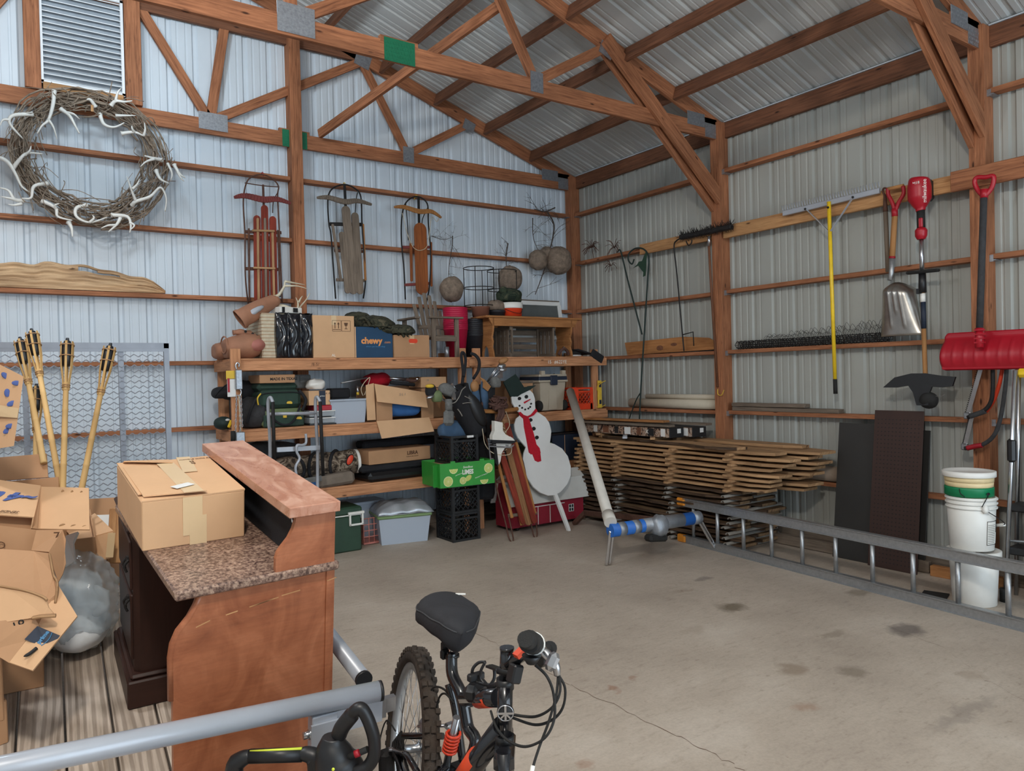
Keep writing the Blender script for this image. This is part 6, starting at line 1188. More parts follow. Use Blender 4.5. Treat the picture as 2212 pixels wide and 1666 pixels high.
# ladder lying on its side
t=thing('extension_ladder','aluminium ladder section standing on its long edge on the concrete','ladder',(-.95,-3.9,0)); la,lb_=V((-0.818,-2.539,0)),V((-1.097,-5.765,0)); LD=(lb_-la).normalized(); 
tl=V((0,0,.385))+V((.03,0,0)); 
for zz,nm in ((.035,'rail'),(.385,'rail')):
    o_=V((0,0,zz)); part(nm,MB().beam(la+o_,lb_+o_,.022,.07,(0,0,1)).beam(la+o_+V((.0,.0,.034)),lb_+o_+V((0,0,.034)),.05,.006,(0,0,1)).beam(la+o_-V((0,0,.034)),lb_+o_-V((0,0,.034)),.05,.006,(0,0,1)),'alu',t)
Ll=(lb_-la).length; n=int(Ll/.305); rn=None
for k in range(n): q=la+LD*(.12+.305*k); part('rung',MB().tube([q+V((0,0,.07)),q+V((0,0,.35))],.0165,12),'alu',t)
for zz in (.035,.385): part('end_cap',MB().beam(la+V((0,0,zz))-LD*.09,la+V((0,0,zz))+LD*.02,.05,.075,(0,0,1),.012),'orange_plastic',t)
# buckets
def bucket(label,x,y,z,r0,r1,h,mat,rings=3,lid=None,bail=True,g=None):
    t=thing('bucket',label,'bucket',(x,y,z),g); rr=lambda q:r0+(r1-r0)*q/h
    part('pail',MB().lathe([(r0*.96,z),(r0,z+.004),(rr(h*.99),z+h-.002),(rr(h*.99)-.005,z+h),(rr(h)-.008,z+h-.05),(r0-.006,z+.02)],T(x,y,0),28),mat,t); m=MB()
    for k in range(rings): q=h-.012-.03*k; m.lathe([(rr(q),z+q-.007),(rr(q)+.009,z+q-.006),(rr(q)+.009,z+q+.004),(rr(q),z+q+.005)],T(x,y,0),28)
    part('rim_ring',m,mat,t)
    if lid: part('lid',MB().lathe([(rr(h)+.012,z+h-.03),(rr(h)+.014,z+h-.028),(rr(h)+.014,z+h+.006),(rr(h),z+h+.008),(rr(h)-.014,z+h),(0,z+h)],T(x,y,0),28),lid,t)
    return t
bx,by=-.70,-5.04
t=bucket('lowest white pail of the bucket tower, standing on the concrete',bx,by,0,.132,.15,.36,'white_plastic',2,'white_plastic'); 
t=bucket('labelled white pail in the middle of the bucket tower',bx-.005,by+.01,.375,.132,.149,.36,'white_plastic',3)
lw=[]
m=MB()
def cyl(u,v,r,z0,z1,a0,a1,x=bx-.005,y=by+.01): a=a0+(a1-a0)*u; rr=r+(.017*((z0+(z1-z0)*v)-.375)/.36); return (x+rr*math.cos(a),y+rr*math.sin(a),z0+(z1-z0)*v)
part('label',MB().surf(lambda u,v:cyl(u,v,.134,.42,.58,-2.05,-1.0),14,3),'white_ink',t); m=MB()
for zz in (.42,.577): m.surf(lambda u,v:cyl(u,v,.1345,zz,zz+.004,-2.05,-1.0),14,2)
for aa in (-2.05,-1.02): m.surf(lambda u,v:cyl(u,v,.1345,.42,.581,aa,aa+.025),2,3)
m.surf(lambda u,v:cyl(u,v,.1345,.50,.58,-1.42,-1.30),4,2); part('label_border',m,'black_ink',t); m=MB()
for k in range(11): m.surf(lambda u,v:cyl(u,v,.1347,.432+.012*k,.436+.012*k,-2.0,-1.5),8,2)
part('label_print',m,'grey_ink',t); M_=frame((bx-.005+.142*math.cos(-1.2),by+.01+.142*math.sin(-1.2)-.001,.53),(math.sin(1.2),math.cos(1.2),0),y=(0,0,1)); text('Pro',.035,'black_ink',t,M_)
part('bail',MB().tube(spline([(bx-.10,by-.12,.66),(bx-.02,by-.17,.60),(bx+.08,by-.16,.55),(bx+.14,by-.06,.52)],5),.003,5),'iron',t); part('bail_grip',MB().tube([(bx+.09,by-.155,.545),(bx+.14,by-.07,.52)],.011,8),'white_plastic',t); part('bail_boss',MB().ell((bx-.095,by-.118,.665),(.025,.02,.03)),'white_plastic',t)
t=bucket('green-banded cream pail with a white lid topping the bucket tower',bx-.01,by+.02,.60,.118,.1475,.30,'cream_plastic',0,'white_plastic')
part('cream_collar',MB().lathe([(.1405,.835),(.1475,.837),(.1485,.868),(.1455,.870),(.143,.871)],T(bx-.01,by+.02,0),28,True,False),'cream_plastic',t)
part('green_band',MB().lathe([(.130,.733),(.1395,.738),(.1475,.742),(.1485,.79),(.1475,.80),(.139,.802)],T(bx-.01,by+.02,0),28,True,False),'green_plastic',t); part('cream_collar',MB().lathe([(.1385,.802),(.1435,.804),(.1455,.834),(.141,.835)],T(bx-.01,by+.02,0),28,True,False),'cream_plastic',t); part('stain',MB().ell((bx-.06,by-.122,.765),(.022,.006,.010)),'black_ink',t)
part('bail',MB().tube(spline([(bx-.15,by+.02,.80),(bx-.18,by-.0,.77),(bx-.165,by-.02,.745)],4),.003,5).tube([(bx-.07,by-.125,.755),(bx-.15,by-.12,.69)],.003,5),'iron',t)
solo('floor_mat',MB().box((-.74,-4.80,.006),(.12,.16,.01),Matrix.Rotation(.3,3,'Z')),'black_rubber','small black mat scrap on the floor left of the bucket tower','mat',(-.74,-4.8,0))
solo('floor_plank',MB().box((-.19,-3.75,.05),(.05,1.5,.09),None,(0,1,0),.003),'grey_wood','dark plank on edge along the foot of the right wall','plank',(-.19,-3.75,0)); solo('floor_plank',MB().box((-.22,-4.78,.04),(.06,.5,.08),Matrix.Rotation(.05,3,'Z'),(0,1,0),.003),'pine','short brown plank on the floor behind the bucket tower','plank',(-.22,-4.78,0))
# hung tools
TX=-.15
t=thing('landscape_rake','wide grey landscape rake with a yellow pole hung head-up on the board','rake',(-0.17,-3.683,3.06))
a,b=V((-0.17,-3.223,3.064)),V((-0.17,-4.135,3.077)); d=(b-a).normalized(); part('rake_head',MB().beam(a,b,.03,.045,(0,0,1),.004),'grey_paint',t); m=MB()
for k in range(37): q=lerp(a,b,k/36)+V((0,0,.015)); m.tube([q,q+V((.0,.012,.06))],.0045,5)
part('tines',m,'grey_paint',t); part('pole',MB().tube([(-0.2,-3.699,3.073),(-0.16,-3.703,1.513)],.0165,12),'yellow_plastic',t); part('pole_grip',MB().tube([(-0.16,-3.703,1.533),(-0.16,-3.705,1.404)],.018,12),'black_rubber',t)
part('brace',MB().beam((-0.19,-3.477,3.051),(-0.2,-3.694,2.818),.004,.022,(-1,0,0)).beam((-0.19,-3.91,3.061),(-0.2,-3.712,2.815),.004,.022,(-1,0,0)),'grey_paint',t); part('bolt',MB().ell((-0.195,-3.465,3.057),(.01,.01,.01)).ell((-0.195,-3.914,3.068),(.01,.01,.01)).ell((-0.22,-3.702,3.021),(.01,.01,.01)),'iron',t)
t=thing('grain_scoop','aluminium scoop shovel with a wooden shaft and red D-handle on the board','shovel',(-0.18,-4.3,3.058))
part('d_handle',MB().tube(spline([(-0.2,-4.272,2.881),(-0.2,-4.252,2.954),(-0.2,-4.221,3.023),(-0.2,-4.219,3.073)],5),.016,8).tube(spline([(-0.2,-4.276,2.88),(-0.2,-4.308,2.948),(-0.2,-4.344,3.003),(-0.2,-4.341,3.065)],5),.016,8).tube([(-0.2,-4.27,2.9),(-0.2,-4.271,2.837)],.024,10),'red_paint',t); part('grip',MB().tube([(-0.2,-4.216,3.068),(-0.2,-4.345,3.068)],.015,10),'handle_wood',t)
part('shaft',MB().tube([(-0.2,-4.272,2.856),(-0.2,-4.244,2.51)],.0225,12),'handle_wood',t); part('collar',MB().tube([(-0.2,-4.245,2.521),(-0.2,-4.243,2.504)],.025,12),'red_paint',t); part('socket',MB().tube([(-0.2,-4.243,2.506),(-0.2,-4.236,2.386),(-0.215,-4.228,2.329)],[.024,.02,.016],12),'alu',t)
oc=[(690,820),(720,790),(760,770),(800,775),(860,790),(900,820),(930,880),(955,970),(975,1060),(978,1110),(955,1155),(900,1150)]
c0=V((-0.22,-4.299,2.109)); TLp,TRp,BLp,BRp=V((-0.2,-4.119,2.33)),V((-0.2,-4.372,2.301)),V((-0.2,-4.121,1.876)),V((-0.2,-4.459,1.875))
def scoop(u,v):
    w0=abs(2*u-1); top=lerp(TLp,TRp,u); bo=lerp(BLp,BRp,u); q=lerp(top,bo,v)
    side=.11*w0**4*(1-.75*v); dome=.055*math.sin(PI*min(1,v*1.25)**.7)*.0
    back=.10*(max(0,1-v/.22))**2; rise=.06*(max(0,1-v/.18))**1.5*(w0**2)
    rib=.006*(math.exp(-((u-.33)/.025)**2)+math.exp(-((u-.66)/.025)**2)+math.exp(-((u-.5)/.025)**2)*(v<.6))*(.08<v<.85)
    return q+V((-.02+side*1.0+back+.03*v+(-rib),0,-rise))
part('scoop_blade',MB().surf(scoop,34,24),'alu_scoop',t,solid=.003)
t=thing('garden_hoe','dark long wooden tool handle hanging beside the aluminium scoop','tool handle',(-0.17,-4.174,3.087)); part('shaft',MB().tube([(-0.165,-4.177,2.897),(-0.165,-4.189,2.406)],.018,10),'grey_wood',t); part('ferrule',MB().tube([(-0.165,-4.177,2.897),(-0.165,-4.174,3.037)],[.02,.011],10),'rust',t); part('hook',MB().tube(spline([(-0.165,-4.174,3.031),(-0.17,-4.161,3.071),(-0.18,-4.179,3.088),(-0.18,-4.201,3.077)],5),.008,6),'rust',t)
t=thing('string_trimmer','red battery string trimmer hung head-down beside the scoop','string trimmer',(-0.2,-4.469,3.091))
def blob(pts,rs,n=14):
    return MB().tube(spline(pts,4),[rs[min(i//4,len(rs)-1)]+(rs[min(i//4+1,len(rs)-1)]-rs[min(i//4,len(rs)-1)])*(i%4)/4 for i in range(4*(len(pts)-1)+1)],n)
part('battery_head',blob([(-0.22,-4.477,3.096),(-0.22,-4.476,3.075),(-0.22,-4.478,3.014),(-0.22,-4.479,2.929),(-0.22,-4.483,2.856),(-0.22,-4.485,2.837)],[.062,.076,.085,.083,.036,.034]),'red_plastic',t); part('battery_back',MB().box((-0.15,-4.493,3.001),(.09,.10,.17),None,None,.02),'black_plastic',t)
text('milwaukee',.042,'white_ink',t,frame((-0.302,-4.557,2.969),(0,0,1),z=(-1,-.25,0))); text('M18',.03,'white_ink',t,frame((-0.3,-4.492,3.043),(0,-1,0),y=(0,0,1)))
part('rear_grip',MB().tube([(-0.22,-4.485,2.843),(-0.22,-4.486,2.704)],.030,12),'black_rubber',t); part('trigger',MB().box((-0.25,-4.498,2.741),(.02,.03,.075),None,None,.006),'red_plastic',t); part('front_collar',blob([(-0.22,-4.486,2.71),(-0.22,-4.486,2.686),(-0.22,-4.485,2.644),(-0.22,-4.485,2.616)],[.024,.045,.043,.028]),'red_plastic',t)
part('upper_shaft',MB().tube([(-0.22,-4.487,2.619),(-0.21,-4.482,2.336)],.0165,12),'steel',t); part('front_handle',MB().beam((-0.235,-4.376,2.366),(-0.235,-4.624,2.359),.05,.024,(0,0,1),.01),'black_rubber',t)
part('coupler',MB().tube([(-0.21,-4.484,2.354),(-0.21,-4.484,2.281),(-0.21,-4.483,2.202)],[.026,.028,.03],12).box((-0.22,-4.468,2.215),(.03,.04,.04)),'black_plastic',t); part('shaft_label',MB().tube([(-0.21,-4.485,2.196),(-0.21,-4.485,2.129)],.0195,12),'white_plastic',t)
part('lower_shaft',MB().tube([(-0.21,-4.483,2.202),(-0.2,-4.49,1.557),(-0.2,-4.5,1.399)],.0175,12),'handle_wood',t); part('dark_band',MB().tube([(-0.21,-4.487,2.129),(-0.21,-4.489,1.922)],.019,12),'navy',t)
part('guard',MB().prism([(.22,.02),(.12,.03),(0,.05),(-.11,.05),(-.24,.02),(-.33,-.06),(-.22,-.06),(-.13,-.045),(-.09,-.10),(-.06,-.20),(.03,-.2),(.035,-.10),(.05,-.055),(.12,-.06),(.2,-.05)],.02,frame((-0.24,-4.517,1.521),(0,-1,0),y=(.1,0,1))),'black_plastic',t)
part('spool_head',MB().lathe([(0,-.04),(.05,-.04),(.066,-.01),(.066,.02),(.045,.04),(0,.045)],frame((-0.24,-4.533,1.364),(0,0,1),z=(-.8,-.3,-.4)),18),'black_rubber',t); part('line',MB().tube(spline([(-0.25,-4.59,1.395),(-0.25,-4.63,1.396),(-0.24,-4.654,1.411)],4),.0015,4),'grey_ink',t)
t=thing('snow_shovel','red snow shovel with a D-handle hung blade-down on the third post','snow shovel',(-0.3,-4.977,2.972))
sx='-.30'
part('d_handle',MB().tube(spline([(-0.26,-4.953,2.843),(-0.25,-4.908,2.904),(-0.25,-4.888,2.965),(-0.25,-4.904,2.996),(-0.25,-4.961,2.985),(-0.25,-5.012,2.98),(-0.25,-5.01,2.927),(-0.25,-4.991,2.886),(-0.26,-4.961,2.847)],5),.0165,8).tube([(-0.26,-4.959,2.898),(-0.26,-4.953,2.826)],.026,10),'red_plastic',t)
part('shaft',MB().tube([(-0.27,-4.956,2.833),(-0.33,-4.94,1.879)],.023,14),'charcoal_cloth',t); part('socket',MB().tube([(-0.34,-4.944,1.89),(-0.36,-4.951,1.75)],[.03,.026],10),'red_plastic',t); m=MB()
for k in range(4): m.box((-0.365,-4.955,1.878) if k==0 else (V((-0.365,-4.955,1.878))+V((0,0,-.03*k))),(.03,.065,.010))
part('socket_rib',m,'red_plastic',t)
E0,E1=V((-0.36,-4.661,1.873)),V((-0.36,-5.269,1.847)); Hs=.36
def blade(u,v):
    y=E0.y+(E1.y-E0.y)*u; e=abs(2*u-1); rn=.05*max(0,(e-.9)/.1)**2; a=v*1.9-.25
    rib=.006*max(0,math.sin(u*PI*16))**6*(.2<v<.85)
    return (-.20-.13*math.sin(max(0,a)*1.15+.35)-rib-.0*e, y*(1)+0, E0.z-(Hs*v*.78) - rn*(1-2*v) *.6)
part('blade',MB().surf(blade,60,16),'red_plastic',t,solid=.006); part('blade_lip',MB().beam(blade(0.01,1.0),blade(.99,1.0),.03,.03,(0,0,1),.005),'red_plastic',t); part('logo_patch',MB().ell(V((-0.3,-4.897,1.66)),(.004,.028,.018)),'white_paint',t)
# bow saws, step ladder at the right edge
def bowsaw(label,ctrl,blade_,fmat,gmat,grip):
    t=thing('bow_saw',label,'bow saw',ctrl[0]); part('saw_frame',MB().tube(spline(ctrl,6),.015,8),fmat,t); part('saw_grip',MB().tube(spline(grip,5),.019,8),gmat,t); a,b=blade_; part('saw_blade',MB().beam(a,b,.003,.028,(-.2,1,0)),'steel',t); m=MB(); n=26
    for k in range(n): q=lerp(a,b,k/n); d=(V(b)-V(a)).normalized(); s=V((0,1,0)); m.prism([(-.008,0),(.008,0),(0,.016)],.003,frame(q+s*.012,d,y=s))
    part('saw_teeth',m,'iron',t); part('blade_clamp',MB().box(b,(.03,.045,.05),None,None,.006),'steel',t); return t
bowsaw('upper bow saw with a dark curved frame below the snow shovel',[(-0.24,-4.986,1.616),(-0.24,-4.984,1.464),(-0.24,-4.971,1.362),(-0.24,-4.923,1.293),(-0.24,-4.811,1.238)],((-0.22,-4.9,1.609),(-0.22,-4.801,1.25)),'iron','charcoal_cloth',[(-0.245,-4.933,1.289),(-0.245,-4.878,1.266),(-0.245,-4.83,1.248)])
bowsaw('lower bow saw with a red grip below the snow shovel',[(-0.21,-5.065,1.614),(-0.21,-5.051,1.446),(-0.21,-5.018,1.235),(-0.21,-4.971,1.105),(-0.21,-4.884,1.032),(-0.21,-4.774,1.003)],((-0.19,-4.822,1.253),(-0.19,-4.766,1.014)),'charcoal_cloth','red_paint',[(-0.215,-4.898,1.035),(-0.215,-4.846,1.023),(-0.215,-4.793,1.006)])
solo('pruning_frame',MB().tube(spline([(-0.19,-5.03,1.614),(-0.19,-5.014,1.513),(-0.19,-4.974,1.377),(-0.19,-4.918,1.282)],5),.014,8),'red_orange','red curved saw frame hanging behind the dark bow saws','bow saw',(-0.19,-5.03,1.614))
t=thing('step_ladder','folded step ladder with a yellow top and black treads at the right edge','step ladder',(-0.52,-5.167,0))
s0=V((-0.527,-5.161,0)); s1=V((-0.6,-5.269,1.587)); 
part('side_rail',MB().tube([s0+V((0,0,.0)),s1],.014,10),'steel',t); part('side_rail',MB().tube([s0+V((.18,-.42,.0)),s1+V((.18,-.42,0))],.014,10),'steel',t); part('rear_rail',MB().tube([s0+V((.22,.02,.0)),s1+V((.06,.0,0))],.013,10),'steel',t)
part('yellow_top',MB().box(s1+V((.10,-.22,-.02)),(.16,.46,.06),None,None,.02).box(s1+V((.03,-.24,-.20)),(.05,.36,.36),None,None,.03),'yellow_plastic',t)
for k,zz in enumerate((.36,.66)): part('tread',MB().box(lerp(s0,s1,zz/1.6)+V((.09,-.21,0)),(.18,.44,.05),None,None,.01),'black_plastic',t)
part('tool_apron',MB().box(lerp(s0,s1,.52)+V((.09,-.25,0)),(.03,.40,.46),None,None,.02),'charcoal_cloth',t); part('foot',MB().tube([s0,s0+V((.0,0,.09))],.034,10),'black_rubber',t); part('hinge_lock',MB().box(lerp(s0,s1,.66),(.05,.05,.16),None,None,.015),'black_plastic',t); part('spreader',MB().tube([lerp(s0,s1,.27),lerp(s0,s1,.27)+V((.2,-.4,0))],.009,8),'steel',t)
t=thing('black_bag','tall black fabric bag standing behind the step ladder at the frame edge','bag',(-.35,-5.45,0)); part('bag_body',MB().box((-.33,-5.55,.55),(.25,.5,1.1),None,None,.05),'black_cloth',t); 
# left bay of the right wall: broom, hooks, wire bits
t=thing('push_broom','push broom with a dark bristle head hung high beside the second post','broom',(-0.2,-2.346,3.053)); a,b=V((-0.19,-1.986,3.048)),V((-0.19,-2.662,3.042)); m=MB(); d=(b-a).normalized(); r2=random.Random(3)
for k in range(520):
    q=lerp(a,b,r2.random())+V((r2.uniform(-.02,.02),0,r2.uniform(-.01,.03))); m.tube([q,q+V((r2.uniform(-.05,.03),r2.uniform(-.03,.03),r2.uniform(-.05,.06)))],.0022,3)
part('bristles',m,'iron',t,stuff=True); part('broom_block',MB().beam(a,b,.06,.05,(0,0,1),.01),'iron',t); part('handle_socket',MB().tube([(-0.2,-2.381,2.996),(-0.19,-2.365,2.897)],.016,8),'steel',t); part('handle',MB().tube([(-0.19,-2.365,2.904),(-0.175,-2.37,2.509),(-0.15,-2.408,1.464)],.0125,8),'stud_dark',t); part('hanging_loop',MB().tube(spline([(-0.155,-2.412,1.442),(-0.165,-2.423,1.391),(-0.165,-2.468,1.384),(-0.16,-2.496,1.435)],5),.004,5),'sock_yellow',t)
t=thing('shepherd_hook','tall green-black shepherd hook with a hummingbird cut-out','shepherd hook',(-0.1,-1.231,0.98)); part('rod',MB().tube(spline([(-0.14,-1.261,1),(-0.14,-1.297,1.415),(-0.14,-1.374,2.069),(-0.14,-1.449,2.712),(-0.14,-1.466,2.92),(-0.14,-1.39,3.021),(-0.14,-1.264,3.048),(-0.14,-1.157,3.007),(-0.14,-1.143,2.934),(-0.14,-1.2,2.879),(-0.14,-1.237,2.929)],6),.009,7),'green_black',t)
part('hummingbird',MB().prism([(-.15,-.03),(-.09,0),(-.06,.03),(-.01,.03),(.05,.12),(.07,.10),(.06,.03),(.055,-.04),(.04,-.14),(.0,-.15),(.01,-.1),(-.03,-.06),(-.07,-.015)],.004,frame((-0.145,-1.379,2.859),(0,-1,0),y=(0,0,1))),'dark_green',t)
part('ground_fork',MB().tube(spline([(-0.14,-1.292,1.398),(-0.14,-1.211,1.298),(-0.14,-1.085,1.068)],5),.007,6),'green_black',t)
solo('garden_stake',MB().tube(spline([(-0.13,-0.953,3.054),(-0.14,-1.02,3.047),(-0.14,-1.135,2.676),(-0.14,-1.339,2.063)],5),.009,6),'green_black','slim dark garden stake crossing the shepherd hook','stake',(-0.13,-1.01,3.049))
t=thing('shepherd_hook','thin black plant hook with a step-in foot hung right of the hummingbird hook','shepherd hook',(-0.12,-1.932,1.881)); part('rod',MB().tube(spline([(-0.14,-1.959,1.849),(-0.14,-1.919,2.268),(-0.15,-1.889,2.689),(-0.17,-1.876,2.967),(-0.19,-1.935,3.025),(-0.2,-2.015,3.037)],6),.008,6).tube(spline([(-0.2,-2.074,2.994),(-0.2,-2.103,2.948),(-0.2,-2.142,2.961),(-0.2,-2.153,2.997)],4),.007,6).tube([(-0.14,-1.943,2.023),(-0.14,-2.09,2.044),(-0.14,-2.096,1.897)],.006,6),'iron',t)
m=MB(); r2=random.Random(8)
def wirebits(lb,c,n_,R_):
    m=MB()
    for k in range(n_): 
        d=V((r2.uniform(-.4,.1),r2.uniform(-1,1),r2.uniform(-.6,.5))).normalized(); c_=V(c); m.tube(spline([c_,c_+d*R_*.5+V((0,0,.03)),c_+d*R_],3),.003,4)
    solo('wire_ornament',m,'rust',lb,'ornament',c)
wirebits('dry spiky twig star on the girt nearest the corner',(-0.11,-0.469,3.182),26,.13); wirebits('tangle of thin rusty wire loops on the girt beside the stake',(-0.11,-0.884,3.118),16,.13); wirebits('small dry flower bundle hanging from the wire loops',(-0.11,-0.814,2.913),14,.10)
# ------------------------------------------------------------------ tilted utility trailer and its load
TF=Matrix(((.99880586,.04834807,-.00702333,-6.00758553),(-.04885553,.98843127,-.14358539,-4.37843434),(0,.14375705,.98961301,.385),(0,0,0,1)))
t=thing('utility_trailer','tilted utility trailer with grey pipe rails and a weathered plank deck','trailer',(-6.2,-3.8,0)); tr=t
for k in range(-9,5):
    x=.004+.148*k+.074
    part('deck_plank',MB().box((x,.70,-.019),(.140,3.26,.038),None,(0,1,0),.004),'plank',t,TF)
for y in (-.85,0,.9,1.8): part('cross_member',MB().box((-.25,y,-.065),(2.2,.05,.05)),'grey_paint',t,TF)
for x in (-1.38,.80): part('side_beam',MB().box((x,.7,-.06),(.05,3.3,.09),None,(0,1,0)),'grey_paint',t,TF)
part('front_rail',MB().tube([TF@V((-1.45,-.70,.45)),TF@V((.80,-.905,.45))],.0295,20),'grey_paint',t); part('rail_cap',MB().tube([TF@V((.797,-.905,.45)),TF@V((.806,-.906,.45))],.0298,20),'black_plastic',t)
part('side_rail',MB().tube([TF@V((.855,-.63,.335)),TF@V((.835,2.25,.335))],.0275,18),'grey_paint',t); part('rail_cap',MB().tube([TF@V((.855,-.64,.335)),TF@V((.855,-.628,.335))],.029,18),'black_plastic',t)
part('side_rail',MB().tube([TF@V((-1.40,-.6,.335)),TF@V((-1.40,2.25,.335))],.0275,18),'grey_paint',t)
part('rail_post',MB().box((.635,-.885,.15),(.075,.045,.54),None,(0,0,1),.003),'grey_paint',t,TF); part('corner_plate',MB().box((.635,-.912,.15),(.085,.008,.5),None,(0,0,1)).box((.73,-.90,.385),(.16,.01,.07)),'grey_paint',t,TF)
for z in (.365,.30): part('bolt',MB().tube([TF@V((.575,-.895,z)),TF@V((.602,-.895,z))],.011,8).tube([TF@V((.590,-.895,z)),TF@V((.600,-.895,z))],.016,8),'steel',t)
part('latch_bar',MB().box((.815,-.885,.385),(.02,.03,.06)).box((.845,-.88,.385),(.03,.02,.045)),'steel',t,TF)
for x in (-1.3,.75): part('side_post',MB().box((x+.08,1.6,.14),(.045,.045,.36),None,(0,0,1)),'grey_paint',t,TF)
for s in (-1.42,.87):
    part('wheel',MB().lathe([(.10,-.06),(.22,-.08),(.27,-.06),(.275,0),(.27,.06),(.22,.08),(.10,.06)],T(*(TF@V((s+(.12 if s>0 else -.12),1.0,0)))[:2],.28)@RY(PI/2),22),'black_rubber',t)
part('tongue',MB().beam(TF@V((-.3,-.95,-.07)),TF@V((-.3,-2.3,-.05)),.07,.07),'grey_paint',t)
# mesh ramp gate at the far end
g=thing('mesh_gate','grey expanded-metal ramp gate standing upright behind the bamboo torches','gate',(-5.9,-2.0,.72))
gx0,gx1,gz0,gz1=-6.85,-5.215,.72,1.90
part('top_bar',MB().box(((gx0+gx1)/2,-2.0,gz1-.015),(gx1-gx0,.03,.036)).box(((gx0+gx1)/2,-2.012,gz1-.03),(gx1-gx0,.004,.05)),'gate_steel',g); part('bottom_bar',MB().box(((gx0+gx1)/2,-2.0,gz0+.015),(gx1-gx0,.03,.036)),'gate_steel',g)
for x in (gx0,-6.026,-5.502,gx1-.015): part('upright',MB().box((x,-2.0+(.012 if x in(-6.026,-5.502) else 0),(gz0+gz1)/2),(.032,.03,gz1-gz0),None,(0,0,1)),'gate_steel',g)
m=MB(); pw,ph=.050,.0345; nr=int((gz1-gz0-.06)/ph); nc=int((gx1-gx0)/pw)
for i in range(nr+1):
    z=gz0+.03+i*ph
    for j in range(nc):
        x=gx0+j*pw; up=(i%2==0)
        a=(x,-2.006,z+(ph*.25 if up else -ph*.25)); b=(x+pw/2,-2.0,z+(-ph*.25 if up else ph*.25)); c=(x+pw,-2.006,z+(ph*.25 if up else -ph*.25))
        m.beam(a,b,.004,.0055); m.beam(b,c,.004,.0055)
part('mesh_panel',m,'gate_steel',g,stuff=True)
# reception desk
DF=TF@T(.609,-.609,0)@RZ(math.radians(5.2))
d=thing('reception_desk','maple-brown reception desk with granite counter and dusty raised ledge on the trailer','desk',DF@V((0,.5,0)))
pl=[(-.335,0),(.165,0),(.165,.712),(-.252,.712)]+[(-.252-.002*k*0+dx,zz) for dx,zz in ((-.012,.68),(-.032,.645),(-.062,.61),(-.077,.575),(-.083,.535),(-.083,.4))]
for y,po in ((.03,pl),(.955,[(-.0,0),(.165,0),(.165,.712),(-.0,.712)])): part('side_panel',MB().prism(po,.022,DF@frame((0,y+.022,0),(1,0,0),z=(0,-1,0)),(0,1,0)),'desk_maple',d)
part('edge_band',MB().tube([DF@V((x-.001,.041,z)) for x,z in [(-.252,.712)]+pl[4:]],.0118,6),'desk_maple',d)
part('modesty_panel',MB().box((.145,.49,.45),(.02,.93,.90),None,(0,1,0)),'desk_maple',d,DF); part('hutch_back',MB().box((.06,.49,.83),(.02,.9,.17),None,(0,1,0)),'black_cloth',d,DF)
part('countertop',MB().box((-.0775,.49,.727),(.505,.955,.03),None,(0,1,0),.006),'granite',d,DF)
hp=[(.158,.742),(.158,.915),(.028,.915),(.026,.898),(.018,.872),(.004,.845),(-.018,.820),(-.030,.804),(-.036,.785),(-.036,.742)]
for y in (.018,.95): part('hutch_side',MB().prism(list(reversed(hp)),.02,DF@frame((0,y+.02,0),(1,0,0),z=(0,-1,0)),(0,1,0)),'desk_maple',d)
part('ledge',MB().box((.0825,.493,.933),(.168,.99,.034),None,(0,1,0),.002),'ledge_dusty',d,DF)
part('task_lamp',MB().box((.035,.45,.905),(.03,.8,.02)),'black_plastic',d,DF); part('lamp_wire',MB().tube(spline([DF@V((.03,.06,.905)),DF@V((.022,.04,.895)),DF@V((.03,.045,.878))],4),.0025,5),'white_plastic',d)
for x0,z0,x1,z1 in ((-.275,.625,-.235,.637),(-.19,.643,-.155,.648),(-.12,.652,-.03,.664),(-.02,.667,.04,.672),(.13,.684,.162,.690)): part('scratch',MB().beam(DF@V((x0,.0078,z0)),DF@V((x1,.0078,z1)),.0008,.0032,DF.to_3x3()@V((0,0,1))),'stud_new',d)
# dark cabinet tucked under the counter
c=thing('cabinet','dark wood cabinet with black drop handles tucked under the desk counter','cabinet',TF@V((.4,.3,0)))
CF=TF@T(.197,.091,0)@RZ(math.radians(1.5))
part('cabinet_body',MB().box((.19,.25,.37),(.30,.43,.64),None,(0,0,1),.02),'cabinet_dark',c,CF); part('plinth',MB().box((.185,.25,.055),(.35,.49,.11),None,(1,0,0),.006).box((.19,.25,.118),(.335,.465,.02),None,None,.008),'cabinet_dark',c,CF); part('cabinet_top',MB().box((.19,.25,.695),(.34,.47,.02),None,None,.009),'cabinet_dark',c,CF)
for zz,hh,nm in ((.545,.19,'drawer'),(.30,.26,'door')):
    q=part(nm,MB().box((.037,.25,zz),(.012,.37,hh),None,(0,0,1),.004),'cabinet_dark',c,CF)
    hz=zz if nm=='drawer' else zz+.09; hdl=MB()
    for s in (-.018,.018): hdl.tube(spline([CF@V((.03,.10+s,hz+.02)),CF@V((.015,.10+s*1.1,hz-.0)),CF@V((.022,.10+s*1.3,hz-.025))],4),.005,6)
    hdl.box(CF@V((.028,.10,hz+.018)),(.01,.03,.02)); part('handle',hdl,'iron',q)
